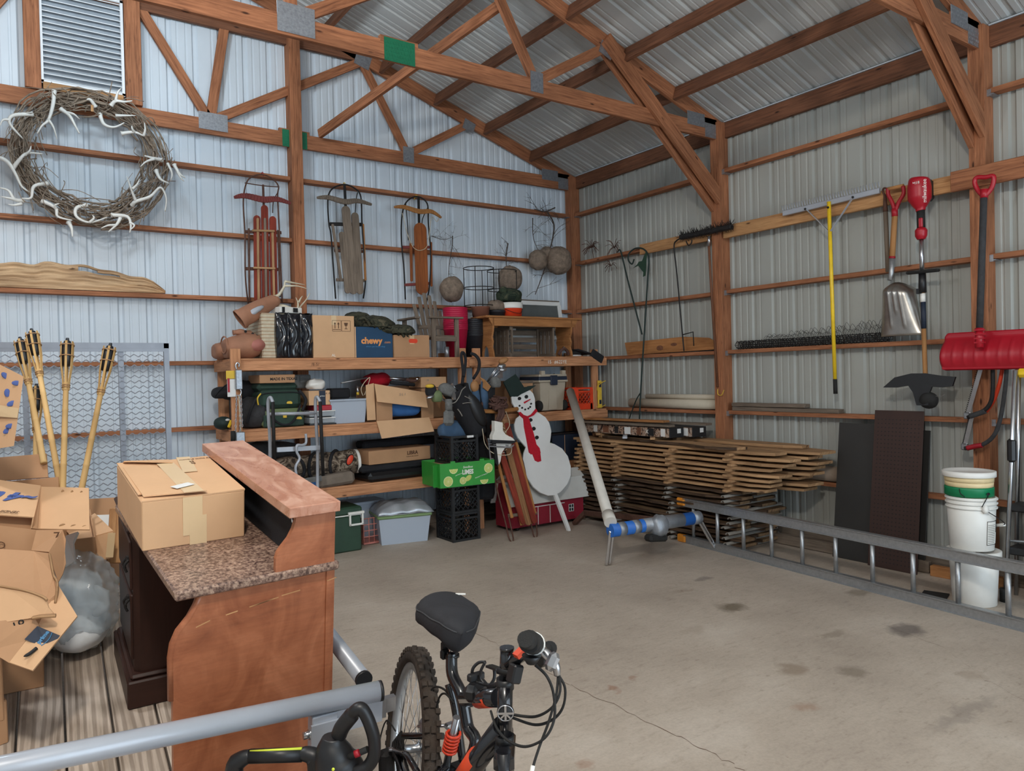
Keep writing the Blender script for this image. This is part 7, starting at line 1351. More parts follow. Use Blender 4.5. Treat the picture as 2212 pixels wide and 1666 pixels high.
# carton on the desk
BF=TF@T(.232,-.248,.742)@RZ(math.radians(3.6))
t=thing('cardboard_box','taped brown carton with lifted top flaps standing on the desk counter','box',BF@V((.16,.26,0)))
part('carton_body',MB().box((.163,.265,.083),(.326,.53,.166),None,(1,0,0),.003),'cardboard',t,BF)
m=MB(); part('flap',MB().box((.082,.30,.170),(.164,.46,.004),Matrix.Rotation(math.radians(2),3,'Y')).box((.1,.02,.0),(.001,.001,.001)),'cardboard',t,BF)
part('flap',MB().box((.248,.265,.169),(.158,.53,.004),Matrix.Rotation(math.radians(-1.2),3,'Y')),'cardboard',t,BF); part('flap',MB().add([(.0,.0,.168),(.326,.0,.168),(.30,.13,.169),(.03,.15,.172)],[(0,1,2,3)]),'cardboard',t,BF,solid=.004)
part('flap',MB().add([(.01,.03,.176),(.20,-.005,.182),(.195,.20,.178),(.10,.45,.174),(.01,.45,.174)],[(0,1,2,3,4)]),'cardboard',t,BF,solid=.004)
part('flap',MB().add([(.02,.50,.186),(.18,.44,.180),(.18,.52,.172),(.02,.53,.172)],[(0,1,2,3)]),'cardboard',t,BF,solid=.004)
part('tape',MB().box((.155,-.0012,.10),(.062,.0016,.132)).box((.172,-.0014,.05),(.055,.0016,.1)).add([(.128,-.002,.1835),(.19,-.006,.184),(.185,.45,.177),(.125,.45,.1775)],[(0,1,2,3)]).box((.225,.42,.1735),(.05,.24,.0012),Matrix.Rotation(-.1,3,'Z')),'tape',t,BF)
part('label',MB().box((.14,.08,.186),(.07,.035,.0012),Matrix.Rotation(.45,3,'Z')),'white_paint',t,BF); text('32 LB',.022,'brown_ink',t,BF@frame((.25,.44,.1745),(0,-1,0),y=(1,0,0))); text('HANDLE WITH CARE',.014,'brown_ink',t,BF@frame((.28,.49,.1745),(1,0,0),y=(0,1,0)))
# clear plastic bag
bagc=TF@V((.065,.74,.205))
t=thing('plastic_bag','large clear plastic bag of pale bedding on the plank deck beside the cabinet','plastic bag',TF@V((.07,.74,0)))
m=MB().ell(TF@V((.07,.72,.15)),(.125,.15,.135),TF.to_3x3(),24,16,.06,9); part('bag_contents',m,'blue_linen' if 'blue_linen' in M else 'tarp_silver',t) if False else part('bag_contents',MB().ell(TF@V((.07,.70,.11)),(.125,.17,.10),TF.to_3x3(),24,14,.05,9).ell(TF@V((.06,.80,.24)),(.11,.13,.10),TF.to_3x3(),20,12,.08,12),'bag_linen',t)
r2=random.Random(4)
def wr(q):
    n=q.normalized(); k=1+.07*math.sin(9*n.x+5*n.z)*math.sin(7*n.y-4*n.z)+.05*abs(math.sin(13*n.z+6*n.x+3*n.y))+.03*math.sin(23*n.x-17*n.z)
    return V((q.x*k,q.y*k,max(q.z*k,-.195)))
part('bag_film',MB().ell(TF@V((.07,.735,.205)),(.155,.205,.205),TF.to_3x3(),64,40,0,1,wr),'bag_film',t)
part('bag_fold',MB().surf(lambda u,v:TF@V((-.06+.24*u,.56+.04*math.sin(5*u)+.03*v,.22+.10*v+.015*math.sin(14*u+3*v))),22,6),'bag_film',t,solid=.001)
# bamboo torches
def torch(label,tip,bot,g=None):
    a,b=V(bot),V(tip); L=(b-a).length; d=(b-a)/L; t=thing('bamboo_torch',label,'torch',a,g); F=frame(b,d.cross(V((0,1,0))),z=d)
    prof=[]; n=int((L-.21)/.11)
    m=MB(); pts=[];rs=[]
    for k in range(n+1):
        s=(L-.215)*k/n; 
        for ds,r in ((-.006,.0135),(0,.0155),(.006,.0135)): pts.append(a+d*(s+ds)); rs.append(r*(1.05-.15*k/n))
    m.tube(pts,rs,12); part('pole',m,'bamboo',t)
    part('canister',MB().lathe([(0,-.125),(.021,-.122),(.024,-.06),(.024,-.012),(.018,-.006),(0,-.004)],F,14),'black_plastic',t); part('wick_cap',MB().lathe([(.016,-.006),(.016,.004),(.009,.008),(.007,.022),(0,.024)],F,12),'black_plastic',t)
    s=MB()
    for k in range(6):
        an=2*PI*k/6+.3; u=V((math.cos(an),math.sin(an),0)); q=[F@(u*r+V((0,0,z))) for r,z in ((.0135,-.25),(.016,-.20),(.025,-.13),(.0285,-.06),(.029,-.002))]
        for i in range(4): s.beam(q[i],lerp(q[i],q[i+1],1.02),.010,.003,F.to_3x3()@u)
    part('splint',s,'bamboo',t); rg=MB()
    for z,r in ((-.018,.031),(-.075,.031),(-.225,.017),(-.235,.017)): rg.tube([F@V((r*math.cos(q),r*math.sin(q),z)) for q in [2*PI*k/14 for k in range(14)]],.0028,5,closed=True)
    part('binding',rg,'sawn',t)
torch('bamboo torch second from the left, leaning right in the carton',(-6.065,-2.926,1.863),(-5.995,-3.228,1.268)); torch('tallest bamboo torch, its cap above the gate top bar',(-6.015,-2.923,1.906),(-5.931,-3.274,1.132)); torch('upright bamboo torch in the middle of the group',(-5.875,-3.119,1.848),(-5.928,-3.337,1.131)); torch('bamboo torch leaning right, nearest the cardboard carton on the desk',(-5.699,-3.217,1.819),(-5.857,-3.386,1.129)); torch('short bamboo torch half hidden behind the leftmost torches',(-6.001,-2.852,1.624),(-6.02,-3.028,1.245))
# pile of opened cartons
def quad(name,pts,mat,t,th=.005): return part(name,MB().add([V(p) for p in pts],[tuple(range(len(pts)))]),mat,t,solid=th)
# rear carton that holds the torches
t=thing('cardboard_box','open brown carton at the back of the pile, holding the bamboo torches','box',TF@V((-.15,.95,0))); m=MB()
x0,x1,y0,y1,hh=-.55,.14,.78,1.22,.47
for c_,s_ in ((((x0+x1)/2,y1,hh/2),(x1-x0,.006,hh)),((x1,(y0+y1)/2,hh/2),(.006,y1-y0,hh)),((x0,(y0+y1)/2,hh/2),(.006,y1-y0,hh)),(((x0+x1)/2,y0,hh/2),(x1-x0,.006,hh)),(((x0+x1)/2,(y0+y1)/2,.004),(x1-x0,y1-y0,.006))): m.box(c_,s_)
part('carton_body',m,'cardboard_dark',t,TF)
quad('flap',[(-6.169,-3.144,1.188),(-5.981,-3.275,1.199),(-5.98,-3.177,1.304),(-6.201,-3.023,1.288)],'cardboard_dark',t); quad('inner_wall',[(-6.135,-3.192,1.187),(-5.942,-3.326,1.202),(-5.943,-3.351,1.142),(-6.137,-3.216,1.134)],'cardboard_dark',t)
# middle carton with printed flap
t=thing('cardboard_box','opened carton with a blue-printed flap and a square flap lifted towards the camera','box',TF@V((-.25,.5,.2)))
quad('flap',[(-6.21,-3.505,1.238),(-6.025,-3.634,1.202),(-6.065,-3.948,1.116),(-6.21,-3.847,1.132)],'cardboard',t); quad('flap',[(-6.023,-3.635,1.197),(-5.855,-3.752,1.187),(-5.881,-4.04,1.056),(-6.049,-3.923,1.064)],'cardboard',t); quad('side_wall',[(-6.025,-3.634,1.2),(-6.049,-3.911,1.061),(-6.073,-3.943,1.074),(-6.065,-3.948,1.119)],'cardboard',t)
quad('inner_wall',[(-6.211,-3.774,1.122),(-6.063,-3.876,1.109),(-6.073,-3.919,1.058),(-6.212,-3.822,1.074)],'cardboard_dark',t); quad('front_wall',[(-6.21,-3.92,1.105),(-6.056,-4.028,1.078),(-6.079,-4.037,0.983),(-6.213,-3.945,0.987)],'cardboard_dark',t)
part('carton_core',MB().box((-.36,.62,.22),(.60,.40,.44),None,None,.004),'cardboard_dark',t,TF)
fa=V((-6.141,-3.73,1.176)); nx=(V((-6.065,-3.948,1.116))-V((-6.21,-3.847,1.132))).normalized(); ny=(V((-6.025,-3.634,1.202))-V((-6.065,-3.948,1.116))).normalized(); PF=frame(fa,nx,y=ny)@T(0,0,.004)
text('4 u',.10,'blue_ink',t,PF@T(-.02,.01,0)@RZ(PI),bold=.006); text('- ~',.09,'blue_ink',t,PF@T(.05,.015,0),bold=.004); text('SENDING',.024,'brown_ink',t,frame(V((-6.153,-3.868,1.137)),nx,y=ny)@T(0,0,.004)@RZ(PI)); text('D',.04,'brown_ink',t,frame(V((-6.17,-3.98,1.026)),nx,z=V((-.57,-.82,.1))))
m=MB()
for k in range(3): m.ell(V((-5.95,-3.722,1.177))+nx*.04*k,(.006,.003,.012)).ell(V((-5.968,-3.955,1.072))+nx*.045*k,(.012,.003,.008))
part('torn_patch',m,'sawn',t)
# torn front carton
t=thing('torn_cardboard_box','torn open carton with ragged flaps at the front left of the pile','box',TF@V((-.3,.2,.2)))
quad('flap',[(-6.06,-4.073,1.084),(-5.977,-4.107,1.079),(-5.969,-4.137,1.045),(-5.975,-4.158,1.006),(-5.974,-4.184,0.966),(-5.987,-4.212,0.933),(-6.002,-4.214,0.906),(-6.018,-4.202,0.966),(-6.028,-4.194,1.018),(-6.079,-4.11,1.016)],'cardboard_dark',t,.006)
def curl(u,v):
    pass
quad('flap',[(-6.2,-4.099,1.04),(-6.074,-4.211,1.031),(-6.028,-4.267,1.026),(-6.025,-4.294,0.995),(-6.021,-4.334,0.961),(-6.013,-4.376,0.939),(-6.017,-4.41,0.917),(-6.024,-4.418,0.882),(-6.024,-4.443,0.844),(-6.054,-4.422,0.889),(-6.083,-4.389,0.919),(-6.202,-4.27,0.948)],'cardboard_dark',t,.006)
quad('flap',[(-6.201,-4.331,0.959),(-6.156,-4.374,0.951),(-6.103,-4.435,0.941),(-6.063,-4.488,0.927),(-6.051,-4.508,0.918),(-6.047,-4.524,0.898),(-6.029,-4.537,0.87),(-6.059,-4.528,0.874),(-6.092,-4.505,0.867),(-6.204,-4.416,0.846)],'cardboard',t,.006)
part('torn_edge',MB().tube(spline([(-6.193,-4.348,0.961),(-6.156,-4.381,0.953),(-6.103,-4.441,0.944),(-6.063,-4.493,0.93),(-6.051,-4.514,0.92)],6),.0045,5).tube(spline([(-6.092,-4.511,0.868),(-6.074,-4.53,0.874),(-6.059,-4.54,0.875),(-6.029,-4.548,0.873)],5),.007,5).tube(spline([(-6.029,-4.273,1.027),(-6.026,-4.3,0.996),(-6.022,-4.339,0.962),(-6.014,-4.388,0.942),(-6.024,-4.43,0.885)],5),.0045,5),'sawn',t)
part('carton_core',MB().box((-.40,.20,.26),(.44,.30,.34),Matrix.Rotation(.05,3,'Z'),None,.004),'cardboard_dark',t,TF)
text('7',.05,'brown_ink',t,frame(V((-6,-4.134,1.06)),(.82,-.57,0),z=(-.57,-.82,.15)))
# tipped carton at the bottom with dark tape
t=thing('parcel_box','tipped brown parcel carton with dark printed tape at the bottom of the pile','box',TF@V((-.25,.1,.05)))
A=[V((-6.009,-4.355,0.927)),V((-5.965,-4.508,0.847)),V((-6.099,-4.612,0.727)),V((-6.159,-4.546,0.747)),V((-6.076,-4.493,0.837))]
quad('carton_face',A,'cardboard',t,.006); quad('carton_face',[(-6.211,-4.411,0.853),(-6.088,-4.496,0.866),(-6.074,-4.506,0.838),(-6.113,-4.516,0.798),(-6.159,-4.546,0.746),(-6.212,-4.484,0.78)],'cardboard_dark',t,.006)
nf=(A[1]-A[2]).cross(A[3]-A[2]).normalized(); nf=nf if nf.y<0 else -nf
xr_=(A[1]-A[2]).normalized()
tp=[V((-6.076,-4.505,0.835)),V((-6.015,-4.542,0.8)),V((-6.044,-4.564,0.767)),V((-6.113,-4.516,0.802))]; tp=[p+nf*.006-V((.57,.82,0))*.004 for p in tp]
quad('printed_tape',tp,'navy',t,.0015); cn=(tp[0]+tp[1]+tp[2]+tp[3])/4; ax_=((tp[1]+tp[2])/2-(tp[0]+tp[3])/2).normalized(); ay_=((tp[0]+tp[1])/2-(tp[2]+tp[3])/2).normalized(); PT=frame(cn,ay_,z=-(ay_.cross(ax_)) if (ay_.cross(ax_)).dot(V((.57,.82,0)))>0 else ay_.cross(ax_))@T(0,0,.003)
text('prime',.0185,'prime_ink',t,PT,bold=.001); part('tape_arc',MB().tube([PT@V((-.024+.006*k,-.014-.006*math.sin(PI*k/8),.001)) for k in range(9)],.0016,4),'prime_ink',t)
part('smile_arc',MB().tube(spline([A[4]*.0+V((-6.115,-4.57,0.769))-V((.57,.82,0))*.012,V((-6.099,-4.563,0.772))-V((.57,.82,0))*.012,V((-6.077,-4.553,0.784))-V((.57,.82,0))*.014],4),[.001,.003,.005,.006,.006,.006,.006,.006,.006],5).tube(spline([V((-6.045,-4.515,0.809))-V((.57,.82,0))*.014,V((-6.031,-4.487,0.831))-V((.57,.82,0))*.014,V((-6.02,-4.495,0.827))-V((.57,.82,0))*.014],4),.005,5),'black_ink',t)
text('81',.045,'black_ink',t,frame(V((-6.132,-4.484,0.847)),(-.75,.5,-.35),z=(-.5,-.8,.1))); part('carton_core',MB().box((-.38,.16,.08),(.36,.3,.16),Matrix.Rotation(.3,3,'Z'),None,.004),'cardboard_dark',t,TF)
# carton, foam and boards at the right back of the pile
t=thing('cardboard_box','low brown carton behind the clear plastic bag','box',TF@V((.1,1.0,0)))
quad('carton_face',[(-5.898,-3.544,0.925),(-5.751,-3.608,0.963),(-5.764,-3.626,0.846),(-5.9,-3.568,0.821)],'cardboard',t); quad('carton_top',[(-5.898,-3.544,0.926),(-5.911,-3.23,0.926),(-5.78,-3.137,0.983),(-5.751,-3.608,0.964)],'cardboard',t); part('carton_core',MB().box((.12,1.05,.13),(.24,.26,.26),Matrix.Rotation(-.3,3,'Z'),None,.003),'cardboard_dark',t,TF); part('tape_edge',MB().beam((-5.759,-3.615,0.959),(-5.773,-3.631,0.852),.004,.03,(1,0,0)),'tape',t)
solo('foam_strip',MB().add([V((-5.94,-3.696,0.982)),V((-5.897,-3.725,0.998)),V((-5.917,-3.737,0.957)),V((-5.914,-3.777,0.877)),V((-5.957,-3.783,0.873))],[(0,1,2,3,4)]),'white_paint','white foam strip standing between the torn cartons and the plastic bag','foam strip',(-5.935,-3.774,0.874),solid=.02)
solo('flat_cardboard',MB().add([V((-5.79,-2.887,1.026)),V((-5.662,-2.976,1.031)),V((-5.663,-3.038,0.876)),V((-5.792,-2.948,0.88))],[(0,1,2,3)]),'cardboard_dark','flat sheet of cardboard leaning on the foot of the mesh gate','cardboard sheet',(-5.735,-2.988,0.878),solid=.006)
solo('wood_offcut',MB().beam((-5.714,-3.426,1.038),(-5.745,-3.53,0.801),.06,.02,(0,-1,0),.003),'stud_new','pale board standing upright beside the dark cabinet','offcut',(-5.745,-3.53,0.801)); solo('white_panel',MB().beam((-5.738,-3.167,0.973),(-5.752,-3.282,0.811),.11,.012,(0,-1,0)),'white_paint','narrow white-edged panel behind the low carton','panel',(-5.752,-3.282,0.811))
# leaning carton at the far left and the stack that carries it (out of frame)
t=thing('cardboard_box','leaning brown carton with blue tape marks at the left edge, above the pile','box',(-6.161,-3.534,1.542)); A=[V((-6.229,-3.483,1.778)),V((-6.076,-3.712,1.674)),V((-6.118,-3.749,1.389)),V((-6.257,-3.531,1.357))]; bk=V((-.10,.40,.02)); m=MB(); m.add(A+[p+bk for p in A],[(3,2,1,0),(4,5,6,7),(0,1,5,4),(1,2,6,5),(2,3,7,6),(3,0,4,7)]); part('carton_body',m,'cardboard',t)
e1=(A[1]-A[0]).normalized(); nn=V((-.57,-.82,0)); q=[lerp(A[0],A[3],.48),lerp(A[1],A[2],.46),lerp(A[1],A[2],.60),lerp(A[0],A[3],.62)]; quad('tape',[p+nn*.004 for p in q],'tape',t,.002)
for (u,v) in ((.62,.10),(.88,.13),(.70,.30),(.82,.42),(.86,.72),(.80,.78)): part('blue_mark',MB().ell(lerp(lerp(A[0],A[1],u),lerp(A[3],A[2],u),v)+nn*.002,(.011,.0015,.018),Matrix.Rotation(u*9,3,'Y'),8,5),'blue_ink',t)
t=thing('cardboard_box','large carton at the left frame edge, under the leaning one','box',TF@V((-.95,.7,0))); part('carton_body',MB().box((-.95,.75,.45),(.62,.6,.9),None,None,.004),'cardboard_dark',t,TF)
# black yard tool handles in front of the trailer
t=thing('leaf_blower','black yard tool with a loop handle and a lime-trimmed bar grip before the trailer','yard tool',(-5.45,-5.75,0))
lp=[(-5.444,-5.529,0.683),(-5.44,-5.544,0.708),(-5.424,-5.566,0.741),(-5.417,-5.583,0.761),(-5.406,-5.591,0.765),(-5.397,-5.597,0.752),(-5.387,-5.605,0.722),(-5.379,-5.61,0.682),(-5.381,-5.61,0.642),(-5.393,-5.602,0.615),(-5.414,-5.588,0.602),(-5.432,-5.563,0.589)]
n=len(spline(lp,6)); part('loop_handle',MB().tube(spline(lp,6),[.021 if i<14 else .017 for i in range(n)],12),'black_plastic',t); part('trigger',MB().tube([(-5.442,-5.555,0.627),(-5.394,-5.601,0.658)],.009,8),'black_rubber',t); part('red_switch',MB().tube([(-5.426,-5.591,0.65),(-5.416,-5.597,0.654)],.010,8),'red_paint',t)
part('housing',MB().tube(spline([(-5.457,-5.52,0.679),(-5.458,-5.52,0.647),(-5.452,-5.525,0.611),(-5.436,-5.536,0.574),(-5.426,-5.544,0.533)],5),[.028,.03,.033,.037,.042,.045,.048,.05,.052,.055,.058,.06,.06,.06,.06,.06,.06,.06,.06,.06,.06],14),'black_plastic',t); part('lime_dot',MB().ell(V((-5.476,-5.569,0.618)),(.006,.006,.006)),'fluoro_yellow',t)
part('bar_grip',MB().tube([(-5.635,-5.373,0.621),(-5.519,-5.453,0.622)],.019,14),'black_plastic',t); part('lime_trim',MB().tube([(-5.636,-5.378,0.636),(-5.521,-5.458,0.641)],.004,6),'fluoro_yellow',t)
for a,b in (((-5.633,-5.374,0.623),(-5.671,-5.349,0.585)),((-5.523,-5.451,0.624),(-5.489,-5.475,0.599))): part('grip_arm',MB().tube(spline([a,lerp(a,b,.6)+V((0,0,.012)),b,V(b)+V((0,0,-.12)),V(b)+V((.0,.0,-.3))],4),[.017,.018,.02,.021,.022,.023,.024,.024,.024,.024,.024,.024,.024,.024,.024,.024,.024],10),'black_plastic',t)
b=V((-5.581,-5.413,0.483)); part('tool_body',MB().box((b.x+.03,b.y,.22),(.34,.22,.42),Matrix.Rotation(-.6,3,'Z'),None,.05),'black_plastic',t)
# ------------------------------------------------------------------ hand truck and chain hoist at the shelf
t=thing('hand_truck','grey tubular hand truck standing between the desk and the shelf','hand truck',(-3.95,-1.05,0))
for a_,b_,mt in (((487,900),(487,410),'grey_paint'),): pass
part('frame_tube',MB().tube(spline([((-4.289,-1.1,0.944)[0],-1.0,.03),(-4.274,-1.05,1.052),(-4.287,-1.08,1.281),(-4.294,-1.1,1.452),(-4.283,-1.13,1.494),(-4.273,-1.16,1.452)],6),.0145,10),'grey_paint',t); part('grip_tube',MB().tube([(-4.273,-1.16,1.457),(-4.268,-1.14,0.945)],.015,10),'iron',t)
part('frame_tube',MB().tube(spline([((-3.878,-1.1,0.791)[0],-1.0,.03),(-3.853,-1.03,0.9),(-3.871,-1.07,1.199),(-3.884,-1.1,1.435),(-3.879,-1.13,1.484),(-3.864,-1.16,1.441)],6),.0145,10),'grey_paint',t); part('grip_tube',MB().tube([(-3.864,-1.16,1.441),(-3.84,-1.12,0.79)],.015,10),'iron',t)
part('cross_bar',MB().tube([(-4.286,-1.09,1.353),(-3.878,-1.09,1.341)],.014,8),'grey_paint',t); part('cross_bar',MB().beam((-4.218,-1.06,1.043),(-3.844,-1.06,1.034),.02,.04),'grey_paint',t)
part('bent_hook',MB().tube(spline([(-3.971,-1.08,1.165),(-3.97,-1.08,1.089),(-4.007,-1.09,1.069),(-4.057,-1.1,1.071),(-4.061,-1.1,1.016),(-4.039,-1.1,0.957),(-4.074,-1.1,0.891),(-4.07,-1.1,0.821)],6),.012,8),'grey_paint',t)
part('toe_plate',MB().box(((-4.068,-1.05,0.921)[0],-1.1,.012),(.36,.2,.008)),'grey_paint',t)
for s in (-.17,.17): part('wheel',MB().lathe([(0,-.03),(.09,-.035),(.12,0),(.09,.035),(0,.03)],T((-4.068,-1.05,0.921)[0]+s,-.92,.12)@RY(PI/2),16),'black_rubber',t)
t=thing('chain_hoist','silver chain hoist hanging on the left front shelf post','chain hoist',(-4.459,-0.82,1.797))
part('hook',MB().tube(spline([(-4.471,-0.82,1.739),(-4.48,-0.82,1.771),(-4.467,-0.82,1.795),(-4.45,-0.82,1.786),(-4.453,-0.82,1.76)],5),.007,6),'steel',t); part('hoist_block',MB().box((-4.461,-0.83,1.65),(.055,.05,.17),None,None,.006),'galv',t); part('lower_hook',MB().tube(spline([(-4.453,-0.83,1.57),(-4.441,-0.83,1.544),(-4.455,-0.83,1.51),(-4.47,-0.83,1.518)],5),.007,6),'steel',t)
m=MB()
for x0_,y0_,x1_,y1_ in (((-4.48,-0.83,1.519),(-4.499,-0.83,1.194),0,0),((-4.457,-0.83,1.507),(-4.458,-0.83,1.191),0,0),((-4.447,-0.83,1.518),(-4.441,-0.83,1.243),0,0)):
    a,b=V(x0_),V(y0_); n=int((b-a).length/.022)
    for k in range(n): c_=lerp(a,b,(k+.5)/n); e=V((1,0,0)) if k%2 else V((0,1,0)); m.tube([c_+V((0,0,.014))*math.cos(q)+e*.0065*math.sin(q) for q in [2*PI*i/8 for i in range(8)]],.0028,4,closed=True)
part('chain',m,'steel',t); part('pull_cord',MB().tube([(-4.464,-0.835,1.508),(-4.454,-0.835,1.191)],.004,5),'rope',t)
part('lower_block',MB().box((-4.462,-0.83,1.155),(.075,.05,.09),None,None,.006),'galv',t); part('hand_grip',MB().tube([(-4.519,-0.83,1.211),(-4.521,-0.83,1.122)],.02,10),'black_rubber',t)
t=thing('seed_bag','slim yellow-topped white packet hanging on the left shelf post','packet',(-4.521,-0.8,1.515)); part('packet',MB().box((-4.514,-0.803,1.583),(.07,.012,.16),None,None,.003),'white_paint',t); part('packet_top',MB().box((-4.519,-0.803,1.691),(.075,.012,.075),None,None,.003),'sock_yellow',t); part('print_strip',MB().box((-4.539,-0.811,1.604),(.018,.003,.12)),'red_paint',t)
# ------------------------------------------------------------------ bicycle in the foreground
Fh=V((.5695,.8219,0)).normalized(); Rh=V((.8219,-.5695,0)).normalized()
ang=math.radians(18); bf=(-Fh*math.cos(ang)+Rh*math.sin(ang)); bl=V((0,0,1)).cross(bf).normalized(); ln=math.radians(8.5); bu=V((0,0,1))*math.cos(ln)+bl*math.sin(ln); bs=(bl*math.cos(ln)-V((0,0,1))*math.sin(ln))
ax0=V((-5.014,-5.078,0.365)); ax0=ax0+V((0,0,.335*math.cos(ln)-ax0.z))
t=thing('bicycle','black and orange mountain bike leaning on its stand in the foreground','bicycle',(ax0.x,ax0.y,0)); bk=t
def wheel(c,a,nm):
    a=a.normalized(); F=frame(c,a.orthogonal(),z=a); R_=.335
    ty=MB().lathe([(.285,-.018),(.297,-.026),(.318,-.027),(.331,-.016),(.335,0),(.331,.016),(.318,.027),(.297,.026),(.285,.018)],F,56,True,False)
    for k in range(56):
        q=2*PI*k/56; 
        for s in (-1,1):
            q2=q+(.056 if s>0 else 0); Rm=(F.to_3x3()@Matrix.Rotation(q2,3,'Z')); ty.box(F@V((math.cos(q2)*.331,math.sin(q2)*.331,s*.019)),(.014,.016,.015),Rm)
        if k%2==0: ty.box(F@V((math.cos(q)*.337,math.sin(q)*.337,0)),(.01,.02,.014),F.to_3x3()@Matrix.Rotation(q,3,'Z'))
    w_=part(nm,ty,'tyre',bk); part('rim',MB().lathe([(.286,-.017),(.262,-.014),(.258,0),(.262,.014),(.286,.017),(.286,-.017)],F,56,True,False),'rim',w_); m=MB()
    for k in range(32):
        q=2*PI*k/32; s=1 if k%2 else -1; h=q+(1.1 if (k//2)%2 else -1.1); m.tube([F@V((math.cos(q)*.262,math.sin(q)*.262,0)),F@V((math.cos(h)*.02,math.sin(h)*.02,s*.03))],.0011,4)
    part('spokes',m,'steel',w_); part('hub',MB().lathe([(0,-.05),(.012,-.05),(.022,-.032),(.022,-.028),(.014,-.02),(.014,.02),(.022,.028),(.022,.032),(.012,.05),(0,.05)],F,16),'steel',w_); return w_,F
rw,RF=wheel(ax0,bs,'rear_wheel')
def B(x,z,y=0): return ax0+bf*x+bu*(z-.335)+bs*y       # bike frame: x forward of rear axle, z up, y to the bike's left
cs=MB()
for k in range(7): cs.lathe([(.02,0),(.026+.0055*k,0),(.026+.0055*k,.002),(.02,.002)],frame(B(0,.335,-.030-.0045*(7-k)),bf,z=bs),24)
part('cassette',cs,'iron',bk)
# suspension frame
ht0=V((-5.142,-5.881,0.868)); ht1=V((-5.163,-5.905,0.733)); part('head_tube',MB().tube([ht0,ht1],.0195,16),'frame_black',bk); part('headset',MB().tube([ht0+V((0,0,.004)),ht0-V((0,0,.022))],.0225,16),'black_plastic',bk); part('headset',MB().tube([ht1+V((0,0,.012)),ht1-V((0,0,.008))],.0235,16),'black_plastic',bk)
bb=B(.40,.29); sc=V((-5.033,-5.424,0.709)); sw=V((-5.036,-5.484,0.664)); 
part('seat_tube',MB().tube(spline([V((-5.018,-5.397,0.763)),sc,sw,V((-5.039,-5.519,0.585)),V((-5.047,-5.563,0.53)),bb],6),.0185,14),'frame_black',bk); part('frame_strut',MB().tube(spline([V((-5.024,-5.382,0.663)),V((-5.019,-5.411,0.598)),V((-5.014,-5.442,0.44))],5),.013,10),'frame_black',bk)
part('top_tube',MB().tube([V((-5.042,-5.516,0.668)),V((-5.133,-5.84,0.807))],.024,14),'frame_black',bk); part('top_decal',MB().tube([V((-5.079,-5.654,0.723)),V((-5.111,-5.764,0.773))],.0245,14),'decal_orange',bk)
d0,d1=V((-5.162,-5.894,0.762)),bb+V((0,0,.03)); part('down_tube',MB().tube([d0,lerp(d0,d1,.5)+V((0,0,-.01)),d1],[.026,.03,.03],14),'frame_black',bk); part('down_decal',MB().tube([lerp(d0,d1,.30),lerp(d0,d1,.52)+V((0,0,-.008))],.0305,14),'decal_orange',bk)
part('bottom_bracket',MB().tube([bb-bs*.045,bb+bs*.045],.024,14),'frame_black',bk)
for s in (-.055,.055): part('swing_arm',MB().tube([B(0,.335,s),B(.18,.40,s*.9),B(.34,.40,s*.6)],.011,8),'frame_black',bk); part('chain_stay',MB().tube([B(0,.335,s),B(.36,.29,s*.6)],.011,8),'frame_black',bk)
sp0,sp1=V((-5.033,-5.403,0.497)),V((-5.043,-5.421,0.494)); c0=B(.22,.50); c0=V((-5.041,-5.422,0.5)); cax=(bf*.28+bu*.95).normalized(); m=MB(); hx=[]; e1=cax.orthogonal().normalized(); e2=cax.cross(e1)
for k in range(73): q=2*PI*k/12; hx.append(c0+cax*(-.036+.072*k/72)+(e1*math.cos(q)+e2*math.sin(q))*.021)
part('shock_spring',m.tube(hx,.0046,6),'spring_red',bk); part('shock_body',MB().tube([c0-cax*.09,c0+cax*.09],.012,10),'steel',bk); part('shock_mount',MB().tube([c0-cax*.09,B(.34,.40)],.014,8),'frame_black',bk)
part('brake_caliper',MB().box(V((-5.046,-5.273,0.49)),(.035,.06,.05),None,None,.008).box(V((-4.988,-5.337,0.504)),(.05,.03,.02),None,None,.005).tube([(-5.067,-5.246,0.489),(-4.973,-5.335,0.499)],.006,6),'steel',bk); part('brace_bar',MB().tube([(-5.076,-5.155,0.425),(-5.005,-5.301,0.46)],.011,8),'frame_black',bk)
# crank, chain, derailleur
part('chainring',MB().lathe([(.05,-.002),(.085,-.002),(.09,0),(.085,.002),(.05,.002),(.05,-.002)],frame(bb-bs*.055,bf,z=bs),32,True,False),'iron',bk); part('crank_arm',MB().beam(bb-bs*.065,bb-bs*.07+bu*-.12+bf*.10,.014,.025,bs).beam(bb+bs*.065,bb+bs*.07+bu*.12-bf*.10,.014,.025,bs),'frame_black',bk); part('pedal',MB().box(bb-bs*.12-bu*.12+bf*.10,(.09,.09,.025),None,None,.005),'black_plastic',bk); part('pedal',MB().box(bb+bs*.12+bu*.12-bf*.1,(.09,.09,.025),None,None,.005),'black_plastic',bk)
m=MB()
for a,b in ((B(0,.37,-.045),bb-bs*.055+bu*.08),(B(0,.30,-.045),bb-bs*.055-bu*.08)):
    n=36
    for k in range(n): c_=lerp(a,b,(k+.5)/n); m.beam(lerp(a,b,k/n),lerp(a,b,(k+.75)/n),.006,.008,bu)
part('chain',m,'iron',bk); part('derailleur',MB().box(B(-.03,.27,-.07),(.05,.05,.10),None,None,.012).box(B(.0,.20,-.06),(.03,.03,.10),None,None,.008),'iron',bk); part('derailleur_cable',MB().tube(spline([B(-.02,.26,-.08),B(-.10,.30,-.09),B(-.08,.40,-.08),B(.05,.42,-.07)],5),.0028,5),'black_rubber',bk); part('axle_nut',MB().tube([B(0,.335,-.075),B(0,.335,.075)],.008,8),'steel',bk)
